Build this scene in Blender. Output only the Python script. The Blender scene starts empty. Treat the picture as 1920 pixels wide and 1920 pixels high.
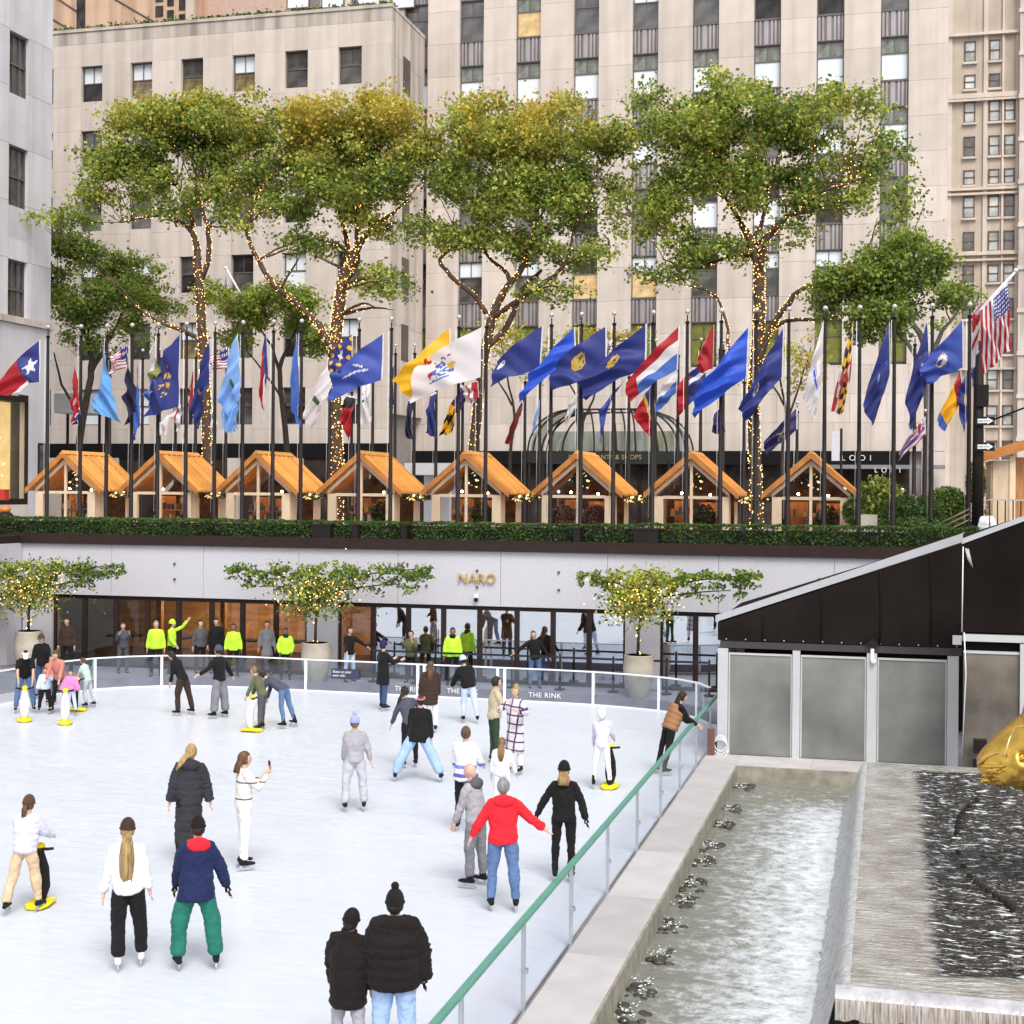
import bpy, math, random
from math import sin, cos, pi, radians, atan, sqrt
from mathutils import Vector, Matrix
scene = bpy.context.scene
R = random.Random(7)
# ------------------------------------------------------------------ camera
EYE = 5.6; FOC = 2700.0; TH = atan(705 / 2700.0); ROLL = 0.0078; CX, CY = 960.0, 925.0
cd = bpy.data.cameras.new('camera'); cam = bpy.data.objects.new('camera', cd)
scene.collection.objects.link(cam); scene.camera = cam
cd.sensor_width = 36; cd.lens = FOC / 1920 * 36; cd.clip_end = 2000; cd.clip_start = 0.1
cd.shift_y = -(960 - CY) / 1920.0
cam.matrix_world = Matrix.Translation((0, 0, EYE)) @ Matrix.Rotation(TH, 4, 'Z') @ Matrix.Rotation(pi / 2, 4, 'X') @ Matrix.Rotation(ROLL, 4, 'Z')
# ------------------------------------------------------------------ sky, sun, exposure
SUN_EL, SUN_AZ = radians(52), radians(150)
w = bpy.data.worlds.new("World"); scene.world = w; w.use_nodes = True
nt = w.node_tree; bg = nt.nodes['Background']
sky = nt.nodes.new('ShaderNodeTexSky'); sky.sky_type = 'NISHITA'; sky.sun_disc = False
sky.sun_elevation = SUN_EL; sky.sun_rotation = SUN_AZ; sky.dust_density = 3.0; sky.air_density = 1.0
hs = nt.nodes.new('ShaderNodeHueSaturation'); hs.inputs['Saturation'].default_value = 0.22
nt.links.new(sky.outputs[0], hs.inputs['Color']); nt.links.new(hs.outputs[0], bg.inputs[0])
bg.inputs[1].default_value = 0.15
sl = bpy.data.lights.new('sun', 'SUN'); sl.energy = 1.3; sl.angle = radians(24); sl.color = (1, 0.95, 0.88)
so = bpy.data.objects.new('sun', sl); scene.collection.objects.link(so)
# sky rotation: direction to the sun is (sin az, cos az) measured from +Y clockwise
sd = Vector((sin(SUN_AZ) * cos(SUN_EL), cos(SUN_AZ) * cos(SUN_EL), sin(SUN_EL)))
so.rotation_euler = sd.to_track_quat('Z', 'Y').to_euler(); so.location = (0, 0, 60)
vs = scene.view_settings; vs.view_transform = 'Standard'; vs.look = 'None'; vs.gamma = 1; vs.use_curve_mapping = False
vs.exposure = 0.68
# ------------------------------------------------------------------ measuring the place from the photograph
def ray(u, v):
    dx, dy = u - CX, v - CY
    a = (dx * cos(ROLL) + dy * sin(ROLL)) / FOC; b = -(-dx * sin(ROLL) + dy * cos(ROLL)) / FOC
    return Vector((a * cos(TH) - sin(TH), a * sin(TH) + cos(TH), b))
def gz(u, v, z=0.0):
    d = ray(u, v); return Vector((0, 0, EYE)) + d * ((z - EYE) / d.z)
def gy(u, v, Y):
    d = ray(u, v); return Vector((0, 0, EYE)) + d * (Y / d.y)
def gx(u, v, X):
    d = ray(u, v); return Vector((0, 0, EYE)) + d * (X / d.x)
# ------------------------------------------------------------------ materials
MATS = {}
def mat(name, col, rough=0.7, metal=0.0, var=0.12, scale=3.0, bump=0.0, bscale=None, spec=0.5, emit=None, estr=0.0, trans=0.0, alpha=1.0, sub=0.0, stretch=(1, 1, 1)):
    if name in MATS: return MATS[name]
    m = bpy.data.materials.new(name); m.use_nodes = True; MATS[name] = m
    n = m.node_tree.nodes; l = m.node_tree.links; b = n['Principled BSDF']
    b.inputs['Roughness'].default_value = rough; b.inputs['Metallic'].default_value = metal
    b.inputs['Specular IOR Level'].default_value = spec
    b.inputs['Transmission Weight'].default_value = trans; b.inputs['Alpha'].default_value = alpha
    tc = n.new('ShaderNodeTexCoord'); mp = n.new('ShaderNodeMapping'); mp.inputs['Scale'].default_value = stretch
    l.new(tc.outputs['Object'], mp.inputs[0])
    no = n.new('ShaderNodeTexNoise'); no.inputs['Scale'].default_value = scale; no.inputs['Detail'].default_value = 6
    l.new(mp.outputs[0], no.inputs[0])
    cr = n.new('ShaderNodeValToRGB'); cr.color_ramp.elements[0].position = 0.3; cr.color_ramp.elements[1].position = 0.7
    cr.color_ramp.elements[0].color = [max(0, c * (1 - var)) for c in col] + [1]
    cr.color_ramp.elements[1].color = [min(1, c * (1 + var)) for c in col] + [1]
    l.new(no.outputs[0], cr.inputs[0]); l.new(cr.outputs[0], b.inputs['Base Color'])
    if bump:
        n2 = n.new('ShaderNodeTexNoise'); n2.inputs['Scale'].default_value = bscale or scale * 6; n2.inputs['Detail'].default_value = 4
        l.new(mp.outputs[0], n2.inputs[0])
        bp = n.new('ShaderNodeBump'); bp.inputs['Strength'].default_value = bump; bp.inputs['Distance'].default_value = 0.02
        l.new(n2.outputs[0], bp.inputs['Height']); l.new(bp.outputs[0], b.inputs['Normal'])
    if emit:
        b.inputs['Emission Color'].default_value = list(emit) + [1]; b.inputs['Emission Strength'].default_value = estr
    return m
def glassmat(name, tint, refl, rough=0.01, bump=0.0, bscale=1.0, ior=.6):
    m = bpy.data.materials.new(name); m.use_nodes = True; MATS[name] = m
    n = m.node_tree.nodes; l = m.node_tree.links; n.remove(n['Principled BSDF'])
    tr = n.new('ShaderNodeBsdfTransparent'); tr.inputs[0].default_value = list(tint) + [1]
    gl = n.new('ShaderNodeBsdfGlossy'); gl.inputs['Roughness'].default_value = rough; gl.inputs[0].default_value = (.9, .95, 1, 1)
    mx = n.new('ShaderNodeMixShader'); lw = n.new('ShaderNodeLayerWeight'); lw.inputs[0].default_value = .5
    pw = n.new('ShaderNodeMath'); pw.operation = 'POWER'; pw.inputs[1].default_value = 5; l.new(lw.outputs['Facing'], pw.inputs[0])
    fr = n.new('ShaderNodeMath'); fr.operation = 'MULTIPLY'; fr.inputs[1].default_value = ior; l.new(pw.outputs[0], fr.inputs[0])
    ad = n.new('ShaderNodeMath'); ad.operation = 'ADD'; ad.inputs[1].default_value = refl; ad.use_clamp = True
    l.new(fr.outputs[0], ad.inputs[0]); l.new(ad.outputs[0], mx.inputs[0])
    l.new(tr.outputs[0], mx.inputs[1]); l.new(gl.outputs[0], mx.inputs[2]); l.new(mx.outputs[0], n['Material Output'].inputs[0])
    if bump:
        tc = n.new('ShaderNodeTexCoord'); no = n.new('ShaderNodeTexNoise'); no.inputs['Scale'].default_value = bscale
        bp = n.new('ShaderNodeBump'); bp.inputs['Strength'].default_value = bump; bp.inputs['Distance'].default_value = 0.02
        l.new(tc.outputs['Object'], no.inputs[0]); l.new(no.outputs[0], bp.inputs['Height']); l.new(bp.outputs[0], gl.inputs['Normal'])
    return m
# ------------------------------------------------------------------ mesh helpers
class MB:
    def __init__(s): s.v = []; s.f = []; s.m = []; s.mats = []; s.cur = 0; s.smooth = []; s.sm = False
    def use(s, m):
        if m not in s.mats: s.mats.append(m)
        s.cur = s.mats.index(m); return s
    def face(s, idx): s.f.append(idx); s.m.append(s.cur); s.smooth.append(s.sm)
    def quad(s, a, b, c, d):
        i = len(s.v); s.v += [tuple(a), tuple(b), tuple(c), tuple(d)]; s.face((i, i + 1, i + 2, i + 3)); return s
    def poly(s, pts):
        i = len(s.v); s.v += [tuple(p) for p in pts]; s.face(tuple(range(i, i + len(pts)))); return s
    def box(s, x0, x1, y0, y1, z0, z1):
        i = len(s.v)
        s.v += [(x0, y0, z0), (x1, y0, z0), (x1, y1, z0), (x0, y1, z0), (x0, y0, z1), (x1, y0, z1), (x1, y1, z1), (x0, y1, z1)]
        for q in ((0, 3, 2, 1), (4, 5, 6, 7), (0, 1, 5, 4), (1, 2, 6, 5), (2, 3, 7, 6), (3, 0, 4, 7)): s.face(tuple(i + k for k in q))
        return s
    def prism(s, pts, d):
        n = len(pts); i = len(s.v); d = Vector(d)
        s.v += [tuple(p) for p in pts] + [tuple(Vector(p) + d) for p in pts]
        s.face(tuple(range(i, i + n))); s.face(tuple(range(i + 2 * n - 1, i + n - 1, -1)))
        for k in range(n): s.face((i + k, i + n + k, i + n + (k + 1) % n, i + (k + 1) % n))
        return s
    def tube(s, pts, rad, n=8, cap=True, flat=None):
        """pts list of points, rad scalar / list of r or (rx, ry)"""
        pts = [Vector(p) for p in pts]; i0 = len(s.v); old = s.sm; s.sm = True
        if not isinstance(rad, (list,)): rad = [rad] * len(pts)
        up = None
        for k, p in enumerate(pts):
            t = (pts[min(k + 1, len(pts) - 1)] - pts[max(k - 1, 0)])
            if t.length < 1e-9: t = Vector((0, 0, 1))
            t.normalize()
            if up is None:
                ref = Vector(flat) if flat else (Vector((1, 0, 0)) if abs(t.x) < .8 else Vector((0, 1, 0)))
                up = (ref - t * ref.dot(t)).normalized()
            else: 
                up = (up - t * up.dot(t))
                up = up.normalized() if up.length > 1e-6 else t.orthogonal().normalized()
            bi = t.cross(up); r = rad[k]; rx, ry = (r if isinstance(r, tuple) else (r, r))
            for j in range(n):
                a = 2 * pi * j / n; s.v.append(tuple(p + up * (cos(a) * rx) + bi * (sin(a) * ry)))
        for k in range(len(pts) - 1):
            for j in range(n):
                a = i0 + k * n + j; b = i0 + k * n + (j + 1) % n; s.face((a, b, b + n, a + n))
        if cap:
            s.face(tuple(i0 + j for j in range(n - 1, -1, -1))); e = i0 + (len(pts) - 1) * n; s.face(tuple(e + j for j in range(n)))
        s.sm = old; return s
    def ball(s, c, r, n=10, m=6, f=None):
        rx, ry, rz = r if isinstance(r, (tuple, list)) else (r, r, r)
        i0 = len(s.v); old = s.sm; s.sm = True
        for k in range(1, m):
            ph = pi * k / m
            for j in range(n):
                a = 2 * pi * j / n; p = Vector((cos(a) * sin(ph) * rx, sin(a) * sin(ph) * ry, cos(ph) * rz))
                if f: p = f(p)
                s.v.append((c[0] + p.x, c[1] + p.y, c[2] + p.z))
        t = len(s.v); p = Vector((0, 0, rz)); p = f(p) if f else p; s.v.append((c[0] + p.x, c[1] + p.y, c[2] + p.z))
        p = Vector((0, 0, -rz)); p = f(p) if f else p; s.v.append((c[0] + p.x, c[1] + p.y, c[2] + p.z))
        for k in range(m - 2):
            for j in range(n):
                a = i0 + k * n + j; b = i0 + k * n + (j + 1) % n; s.face((a, a + n, b + n, b))
        for j in range(n):
            s.face((t, i0 + j, i0 + (j + 1) % n)); e = i0 + (m - 2) * n; s.face((t + 1, e + (j + 1) % n, e + j))
        s.sm = old; return s
    def mesh(s, name, m=None):
        me = bpy.data.meshes.new(name); me.from_pydata(s.v, [], s.f)
        for q in (s.mats or [m]): 
            if q: me.materials.append(q)
        if len(s.mats) > 1: me.polygons.foreach_set('material_index', s.m)
        me.polygons.foreach_set('use_smooth', s.smooth); me.update(); return me
    def build(s, name, m=None, parent=None, loc=None, rot=None): return link(name, s.mesh(name, m), parent, loc, rot)
def link(name, data, parent=None, loc=None, rot=None):
    o = bpy.data.objects.new(name, data); scene.collection.objects.link(o)
    if parent is not None: o.parent = parent
    if loc is not None: o.location = loc
    if rot is not None: o.rotation_euler = rot
    return o
def tag(o, label=None, cat=None, group=None, kind=None):
    if label: o['label'] = label
    if cat: o['category'] = cat
    if group: o['group'] = group
    if kind: o['kind'] = kind
    return o
def empty(name, loc=(0, 0, 0), rz=0.0, label=None, cat=None, group=None):
    o = link(name, None, None, loc, (0, 0, rz)); o.empty_display_size = 0.2
    return tag(o, label, cat, group)
BOXES = {}
def piece(name, parent, x0, x1, y0, y1, z0, z1, m):
    """a box piece whose mesh is shared with all pieces of the same size"""
    k = (round(x1 - x0, 3), round(y1 - y0, 3), round(z1 - z0, 3), m.name)
    if k not in BOXES: BOXES[k] = MB().box(0, x1 - x0, 0, y1 - y0, 0, z1 - z0).mesh(name, m)
    return link(name, BOXES[k], parent, (x0, y0, z0))
def text_mesh(s, size, depth, m, align='CENTER', spacing=1.0):
    c = bpy.data.curves.new('lettering', 'FONT'); c.body = s; c.size = size; c.extrude = depth; c.align_x = align; c.space_character = spacing
    t = bpy.data.objects.new('lettering', c); scene.collection.objects.link(t)
    bpy.context.view_layer.update()
    me = bpy.data.meshes.new_from_object(t.evaluated_get(bpy.context.evaluated_depsgraph_get()))
    bpy.data.objects.remove(t); me.materials.clear(); me.materials.append(m); return me
def randtint(m, lo, hi):
    """each object carrying this material is a little lighter or darker than the next"""
    n = m.node_tree.nodes; l = m.node_tree.links; b = n['Principled BSDF']; src = b.inputs['Base Color'].links[0].from_socket
    oi = n.new('ShaderNodeObjectInfo'); mr = n.new('ShaderNodeMapRange'); mr.inputs[3].default_value = lo; mr.inputs[4].default_value = hi; l.new(oi.outputs['Random'], mr.inputs[0])
    mx = n.new('ShaderNodeMix'); mx.data_type = 'RGBA'; mx.blend_type = 'MULTIPLY'; mx.inputs[0].default_value = 1; l.new(src, mx.inputs[6]); l.new(mr.outputs[0], mx.inputs[7]); l.new(mx.outputs[2], b.inputs['Base Color']); return m
# ------------------------------------------------------------------ palette
def stonemat(name, col, streak=0.25, sc=0.5):
    m = mat(name, col, 0.85, var=0.10, scale=sc, bump=0.25, bscale=30)
    n = m.node_tree.nodes; l = m.node_tree.links; b = n['Principled BSDF']; src = b.inputs['Base Color'].links[0].from_socket
    g = n.new('ShaderNodeNewGeometry'); mp = n.new('ShaderNodeMapping'); mp.inputs['Scale'].default_value = (1.6, 1.6, 0.10)
    l.new(g.outputs['Position'], mp.inputs[0]); no = n.new('ShaderNodeTexNoise'); no.inputs['Scale'].default_value = 1.0; no.inputs['Detail'].default_value = 8
    l.new(mp.outputs[0], no.inputs[0])
    cr = n.new('ShaderNodeValToRGB'); cr.color_ramp.elements[0].position = 0.34; cr.color_ramp.elements[1].position = 0.56
    k = 1 - streak; cr.color_ramp.elements[0].color = (k, k * .99, k * .97, 1); cr.color_ramp.elements[1].color = (1, 1, 1, 1)
    l.new(no.outputs[0], cr.inputs[0])
    oi = n.new('ShaderNodeObjectInfo'); mr = n.new('ShaderNodeMapRange'); mr.inputs[3].default_value = 0.90; mr.inputs[4].default_value = 1.06
    l.new(oi.outputs['Random'], mr.inputs[0])
    mx = n.new('ShaderNodeMix'); mx.data_type = 'RGBA'; mx.blend_type = 'MULTIPLY'; mx.inputs[0].default_value = 1
    l.new(src, mx.inputs[6]); l.new(cr.outputs[0], mx.inputs[7])
    m2 = n.new('ShaderNodeMix'); m2.data_type = 'RGBA'; m2.blend_type = 'MULTIPLY'; m2.inputs[0].default_value = 1
    l.new(mx.outputs[2], m2.inputs[6]); l.new(mr.outputs[0], m2.inputs[7]); l.new(m2.outputs[2], b.inputs['Base Color'])
    return m
M_lime = stonemat('limestone', (0.62, 0.54, 0.485), 0.15)
M_lime2 = stonemat('limestone_weathered', (0.58, 0.505, 0.45), 0.30)
M_parapet = stonemat('limestone_stained', (0.56, 0.49, 0.435), 0.48)
M_limecool = stonemat('limestone_pale', (0.60, 0.585, 0.62), 0.10)
M_joint = mat('mortar', (0.30, 0.26, 0.24))
M_tan = stonemat('tan_stone', (0.52, 0.43, 0.35), 0.15)
M_tan2 = stonemat('cream_trim', (0.60, 0.51, 0.43), 0.1)
M_rose = stonemat('orange_sandstone', (0.60, 0.40, 0.28), 0.3)  # orange tan of the stone itself
M_granite = mat('speckled_granite', (0.50, 0.487, 0.525), 0.55, var=0.16, scale=26, bump=0.15)
M_black = mat('black_metal', (0.016, 0.012, 0.012), 0.55, 0.0, spec=.18)
M_bronze = mat('dark_bronze', (0.03, 0.019, 0.017), 0.5, 0.0, spec=.15)
M_steel = mat('brushed_steel', (0.55, 0.56, 0.58), 0.3, 0.8)
M_white = mat('white_paint', (0.78, 0.79, 0.82), 0.4, var=0.03)
M_frame = mat('window_frame_bronze', (0.13, 0.115, 0.11), 0.5, 0.3)
M_pane = mat('window_pane', (0.09, 0.085, 0.08), 0.08, var=0.7, scale=1.2, spec=0.8)
M_pane2 = mat('window_pane_dark', (0.03, 0.025, 0.025), 0.12, var=0.8, scale=1.5, spec=0.3)
M_blind = mat('roller_blind', (0.72, 0.76, 0.80), 0.8, var=0.03)
M_warm = mat('lit_ceiling', (0.6, 0.4, 0.15), 0.8, emit=(1.0, 0.62, 0.22), estr=0.9)
M_spand = mat('spandrel_metal', (0.16, 0.145, 0.145), 0.5, 0.4, var=0.3, scale=2, stretch=(1, 1, .2))
M_spand2 = mat('spandrel_metal_light', (0.33, 0.30, 0.30), 0.45, 0.4, var=0.25, scale=2, stretch=(1, 1, .2))
M_ice = mat('ice', (0.575, 0.61, 0.67), 0.35, var=0.03, scale=0.3, bump=0.03, bscale=8, spec=.25)
M_pave = mat('plaza_paving', (0.25, 0.25, 0.275), 0.6, var=0.15, scale=1.5, spec=.2)
M_bulb = mat('fairy_bulb', (1, .6, .2), 0.5, emit=(1.0, 0.5, 0.13), estr=5.0)
M_lamp = mat('globe_lamp', (.9, .85, .75), 0.3, emit=(1.0, 0.85, 0.65), estr=0.6)
# ================================================================== setting: grounds
def struct(o): return tag(o, kind='structure')
FX = -3.75
GZ = 3.9          # street level of the plaza behind the rink
struct(MB().box(-60, FX + .02, -30, 41.2, -0.5, -0.02).box(FX + .02, 25, 31.0, 41.2, -0.5, -0.02).box(FX + .02, 25, -30, 3.5, -0.5, -0.02).box(9.2, 25, 3.5, 31.0, -0.5, -0.02).build('terrace', M_pave))
street = struct(MB().box(-150, 150, 41.9, 420, GZ - 1.2, GZ).build('street', M_pave))
# barrier line measured on the ice
bpx = [(-160, 1352), (-60, 1334), (20, 1318), (90, 1304), (178, 1293), (240, 1289), (303, 1287), (390, 1287), (480, 1290), (573, 1295), (680, 1300), (790, 1306), (860, 1309), (938, 1313), (1025, 1317), (1112, 1322), (1175, 1327), (1235, 1333), (1275, 1339), (1306, 1346), (1328, 1356)]
bpt = [gz(u, v, 0.0) for u, v in bpx]
FX = -3.75
ice_poly = [Vector((FX, -6, 0))] + [Vector((FX, bpt[-1].y - .3, 0))] + bpt[::-1] + [Vector((bpt[0].x - 1, bpt[0].y - 6, 0)), Vector((bpt[0].x - 1, -6, 0))]
struct(MB().prism([(p.x, p.y, 0.0) for p in ice_poly], (0, 0, -0.012)).build('ice_rink', M_ice))
# ice: faint scratches
n = M_ice.node_tree.nodes; l = M_ice.node_tree.links; b = n['Principled BSDF']
w1 = n.new('ShaderNodeTexNoise'); w1.inputs['Scale'].default_value = 1.2; w1.inputs['Detail'].default_value = 9; w1.inputs['Distortion'].default_value = 2.5
tc = n.new('ShaderNodeTexCoord'); mp = n.new('ShaderNodeMapping'); mp.inputs['Scale'].default_value = (1, 5, 1); mp.inputs['Rotation'].default_value = (0, 0, .5)
l.new(tc.outputs['Object'], mp.inputs[0]); l.new(mp.outputs[0], w1.inputs[0])
cr = n.new('ShaderNodeValToRGB'); cr.color_ramp.elements[0].position = .47; cr.color_ramp.elements[1].position = .55
cr.color_ramp.elements[0].color = (.28, .28, .28, 1); cr.color_ramp.elements[1].color = (.5, .5, .5, 1)
l.new(w1.outputs[0], cr.inputs[0]); l.new(cr.outputs[0], b.inputs['Roughness'])
# thin blade cuts: two crossing sets of stretched noise lines, a little whiter or greyer than the sheet
src = b.inputs['Base Color'].links[0].from_socket
for rot, sc_, off in ((.35, (.9, 26, 1), 0), (-.9, (.8, 22, 1), 7), (1.7, (1.0, 30, 1), 13)):
    mp = n.new('ShaderNodeMapping'); mp.inputs['Scale'].default_value = sc_; mp.inputs['Rotation'].default_value = (0, 0, rot); mp.inputs['Location'].default_value = (off, off, 0)
    l.new(tc.outputs['Object'], mp.inputs[0]); q = n.new('ShaderNodeTexNoise'); q.inputs['Scale'].default_value = 1.0; q.inputs['Detail'].default_value = 3; q.inputs['Distortion'].default_value = .6; l.new(mp.outputs[0], q.inputs[0])
    r1 = n.new('ShaderNodeValToRGB'); r1.color_ramp.elements[0].position = .64; r1.color_ramp.elements[1].position = .70; r1.color_ramp.elements[0].color = (1, 1, 1, 1); r1.color_ramp.elements[1].color = (.90, .91, .93, 1)
    l.new(q.outputs[0], r1.inputs[0]); m3 = n.new('ShaderNodeMix'); m3.data_type = 'RGBA'; m3.blend_type = 'MULTIPLY'; m3.inputs[0].default_value = 1; l.new(src, m3.inputs[6]); l.new(r1.outputs[0], m3.inputs[7]); src = m3.outputs[2]
l.new(src, b.inputs['Base Color'])
# ================================================================== sunken wall with glass doors
WY = 41.0; WT = 3.88; DT = 2.26
def wx(u, v=1200): return gy(u, v, WY).x
wall = empty('sunken_wall', (0, WY, 0), label='speckled grey granite retaining wall with dark glass doors behind the rink', cat='wall')
M_gran2 = mat('granite_band', (0.36, 0.355, 0.375), 0.5, var=0.14, scale=45, bump=0.1)
xa, xb = wx(42, 1030), 9.0
X = xa; k = 0
while X < xb:
    x2 = min(X + 3.2, xb)
    piece('granite_panel', wall, X + .006, x2 - .006, 0, .35, DT, WT, M_granite)
    X = x2
MB().box(xa, xb, .06, .5, DT - .001, WT - .01).build('backing', M_joint, wall)
pier_px = [(42, 97), (575, 632), (1172, 1237)]
for a_, b_ in pier_px:
    piece('granite_pier', wall, wx(a_), wx(b_), .0, .5, 0, DT - .004, M_granite)
# left cheek wall turning toward the camera
cheek = empty('side_wall', (xa, 0, 0), label='pale granite side wall with planting above at the left end of the rink', cat='wall')
for q in range(5):
    piece('granite_panel', cheek, -.4, 0, WY - 3.2 * (q + 1) + .006, WY - 3.2 * q - .006, DT, WT, M_granite)
    if q % 2 == 0: piece('granite_pier', cheek, -.4, -.01, WY - 3.2 * q - .8, WY - 3.2 * q, 0, DT - .004, M_granite)
MB().box(-.5, -.42, WY - 16, WY, 0, DT).build('door_glass', M_pane2, cheek)
# coping + planter box of the hedge
cop = tag(MB().box(xa - .5, 9, WY - .12, WY + 1.55, WT, WT + .24).box(xa - .5, 9, WY - .06, WY + .1, WT + .24, WT + .32).box(xa - .5, xa + .0, WY - 14, WY - .12, WT, WT + .24).build('planter_ledge', M_bronze), 'long dark bronze planter ledge running along the top of the grey wall', 'ledge')
# interior
M_inwall = mat('walnut_wall', (0.40, 0.235, 0.10), 0.5, var=0.35, scale=1.5, stretch=(1, 1, 4))
M_infloor = mat('dark_floor', (0.08, 0.06, 0.05), 0.4)
room = empty('restaurant_interior', (0, WY + .5, 0), label='warm lit restaurant room seen through the glass doors', cat='room')
MB().box(xa, xb, 5.2, 5.4, 0, 3).build('back_wall', M_inwall, room)
MB().box(xa, xb, 0, 5.4, -.1, 0.0).build('room_floor', M_infloor, room)
MB().box(xa, xb, 0.05, 5.4, 2.6, 2.7).build('room_ceiling', M_infloor, room)
for a_, b_ in ((205, 215), (332, 341), (500, 508), (690, 700), (830, 838)):
    MB().box(wx(a_), wx(b_), 2.5, 2.7, 0, 2.6).build('partition', M_inwall, room)
for u in (240, 300, 370, 430, 690, 735, 800, 850, 1120):
    x = wx(u); MB().box(x - .6, x + .6, 2.6, 3.4, 2.50, 2.55).build('ceiling_lamp', mat('warm_panel', (1, .7, .4), emit=(1, .72, .45), estr=12.0), room)
for u in (160, 260, 395, 480, 560, 665, 760, 1010, 1150):
    x = wx(u); t = MB().box(x - .5, x + .5, 1.6, 2.3, .7, .76).box(x - .03, x + .03, 1.9, 2.0, 0, .7).build('dining_table', M_bronze, room)
# glass doors
G_clear = glassmat('door_glass', (.78, .75, .72), 0.05)
G_mirror = glassmat('door_glass_reflective', (.5, .5, .5), 0.62, 0.004, 0.02, 1.5)
doorsA = [97, 154, 213, 272, 331, 393, 451, 514, 575]
doorsB = [632, 697, 763, 829, 897, 967, 1035, 1103, 1172]
doorsC = [1237, 1303, 1370, 1440]
def door_run(us, gm, grp, txt):
    for i in range(len(us) - 1):
        x0, x1 = wx(us[i]), wx(us[i + 1]); fw = .075
        d = empty('glass_door', ((x0 + x1) / 2, WY + .1, 0), label=txt(i), cat='door', group=grp); h = (x1 - x0) / 2
        f = MB()
        for sx in (-1, 1): f.box(sx * h - (fw if sx > 0 else 0), sx * h + (0 if sx > 0 else fw), 0, .1, 0, DT - .01)
        f.box(-h + fw, h - fw, 0, .1, DT - .13, DT - .01).box(-h + fw, h - fw, 0, .1, 0, .1)
        f.build('door_frame', M_bronze, d)
        MB().box(-h + fw, h - fw, .04, .055, .1, DT - .13).build('door_pane', gm[i] if isinstance(gm, list) else gm, d)
        if i in (2, 4): MB().tube([(h - fw - .12, -.05, .8), (h - fw - .12, -.05, 1.5)], .018, 6).build('door_handle', M_black, d)
ords = ['first', 'second', 'third', 'fourth', 'fifth', 'sixth', 'seventh', 'eighth']
door_run(doorsA, G_clear, 'glass doors of the restaurant front', lambda i: f'dark framed glass door, {ords[i]} from the left pot, warm room behind it')
door_run(doorsB, [G_clear] + [G_mirror] * 7, 'glass doors of the restaurant front', lambda i: f'dark framed glass door mirroring the ice, {ords[i]} right of the middle pot')
door_run(doorsC, G_mirror, 'glass doors of the restaurant front', lambda i: f'dark framed glass door, {ords[i]} right of the right pot beside the tent')
door_run([-120, -60, 4, 42], G_clear, 'glass doors of the restaurant front', lambda i: f'dark framed glass door, {ords[i]} of those left of the left pot')
# NARO letters, spotlights
p = gy(895, 1093, WY)
gold = mat('gold_letters', (0.62, 0.42, 0.13), 0.35, 0.6)
me = text_mesh('NARO', 0.40, 0.03, gold, spacing=1.05)
nm = link('sign_letters', me, None, (p.x, WY - .05, p.z), (pi / 2, 0, 0)); tag(nm, 'gold NARO lettering on the grey granite wall', 'sign')
cm = empty('security_camera', (gy(895, 1120, WY).x, WY - .02, gy(895, 1120, WY).z), label='small white dome camera on the wall under the gold letters', cat='camera')
MB().box(-.05, .05, -.14, 0, -.02, .1).build('bracket', M_white, cm); MB().ball((0, -.12, -.06), .07).build('dome', M_black, cm)
for i, (u, v) in enumerate([(328, 1057), (328, 1086), (1048, 1073), (1048, 1106), (1536, 1086), (895, 1070), (895, 1101), (800, 1098)]):
    q = gy(u, v, WY); mb = MB(); mb.tube([(q.x, WY, q.z), (q.x, WY - .05, q.z)], .04, 8)
    tag(mb.build('wall_fixing', M_frame), ['round fixing on the granite wall between the left trees, upper one', 'round fixing on the granite wall between the left trees, lower one', 'round fixing right of the gold letters, upper one', 'round fixing right of the gold letters, lower one', 'round fixing on the granite wall above the tent roof', 'round fixing above the gold letters', 'round fixing under the gold letters', 'round fixing on the granite wall at the right tip of the middle tree'][i], 'fixing', 'round metal fixings on the granite wall')
# belt barrier in front of doors
M_belt = mat('black_belt', (.01, .01, .01), .6)
us_b = [700, 780, 870, 960, 1050, 1150, 1250, 1330]
zb = .95
for i in range(len(us_b)):
    q = gy(us_b[i], 1240, WY - .8); e = empty('belt_post', (q.x, WY - .8, 0), label=f'black crowd barrier post, {["first","second","third","fourth","fifth","sixth","seventh","eighth"][i]} from the left in front of the doors', cat='barrier post', group='belt barrier posts in front of the doors')
    MB().tube([(0, 0, 0), (0, 0, .03)], .16, 14).build('base', M_black, e); MB().tube([(0, 0, 0.03), (0, 0, 1.0)], .032, 8).build('post', M_black, e)
    if i < len(us_b) - 1:
        q2 = gy(us_b[i + 1], 1240, WY - .8); MB().box(0.04, q2.x - q.x - .04, -.004, .004, zb - .06, zb).build('belt', M_belt, e)
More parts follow.
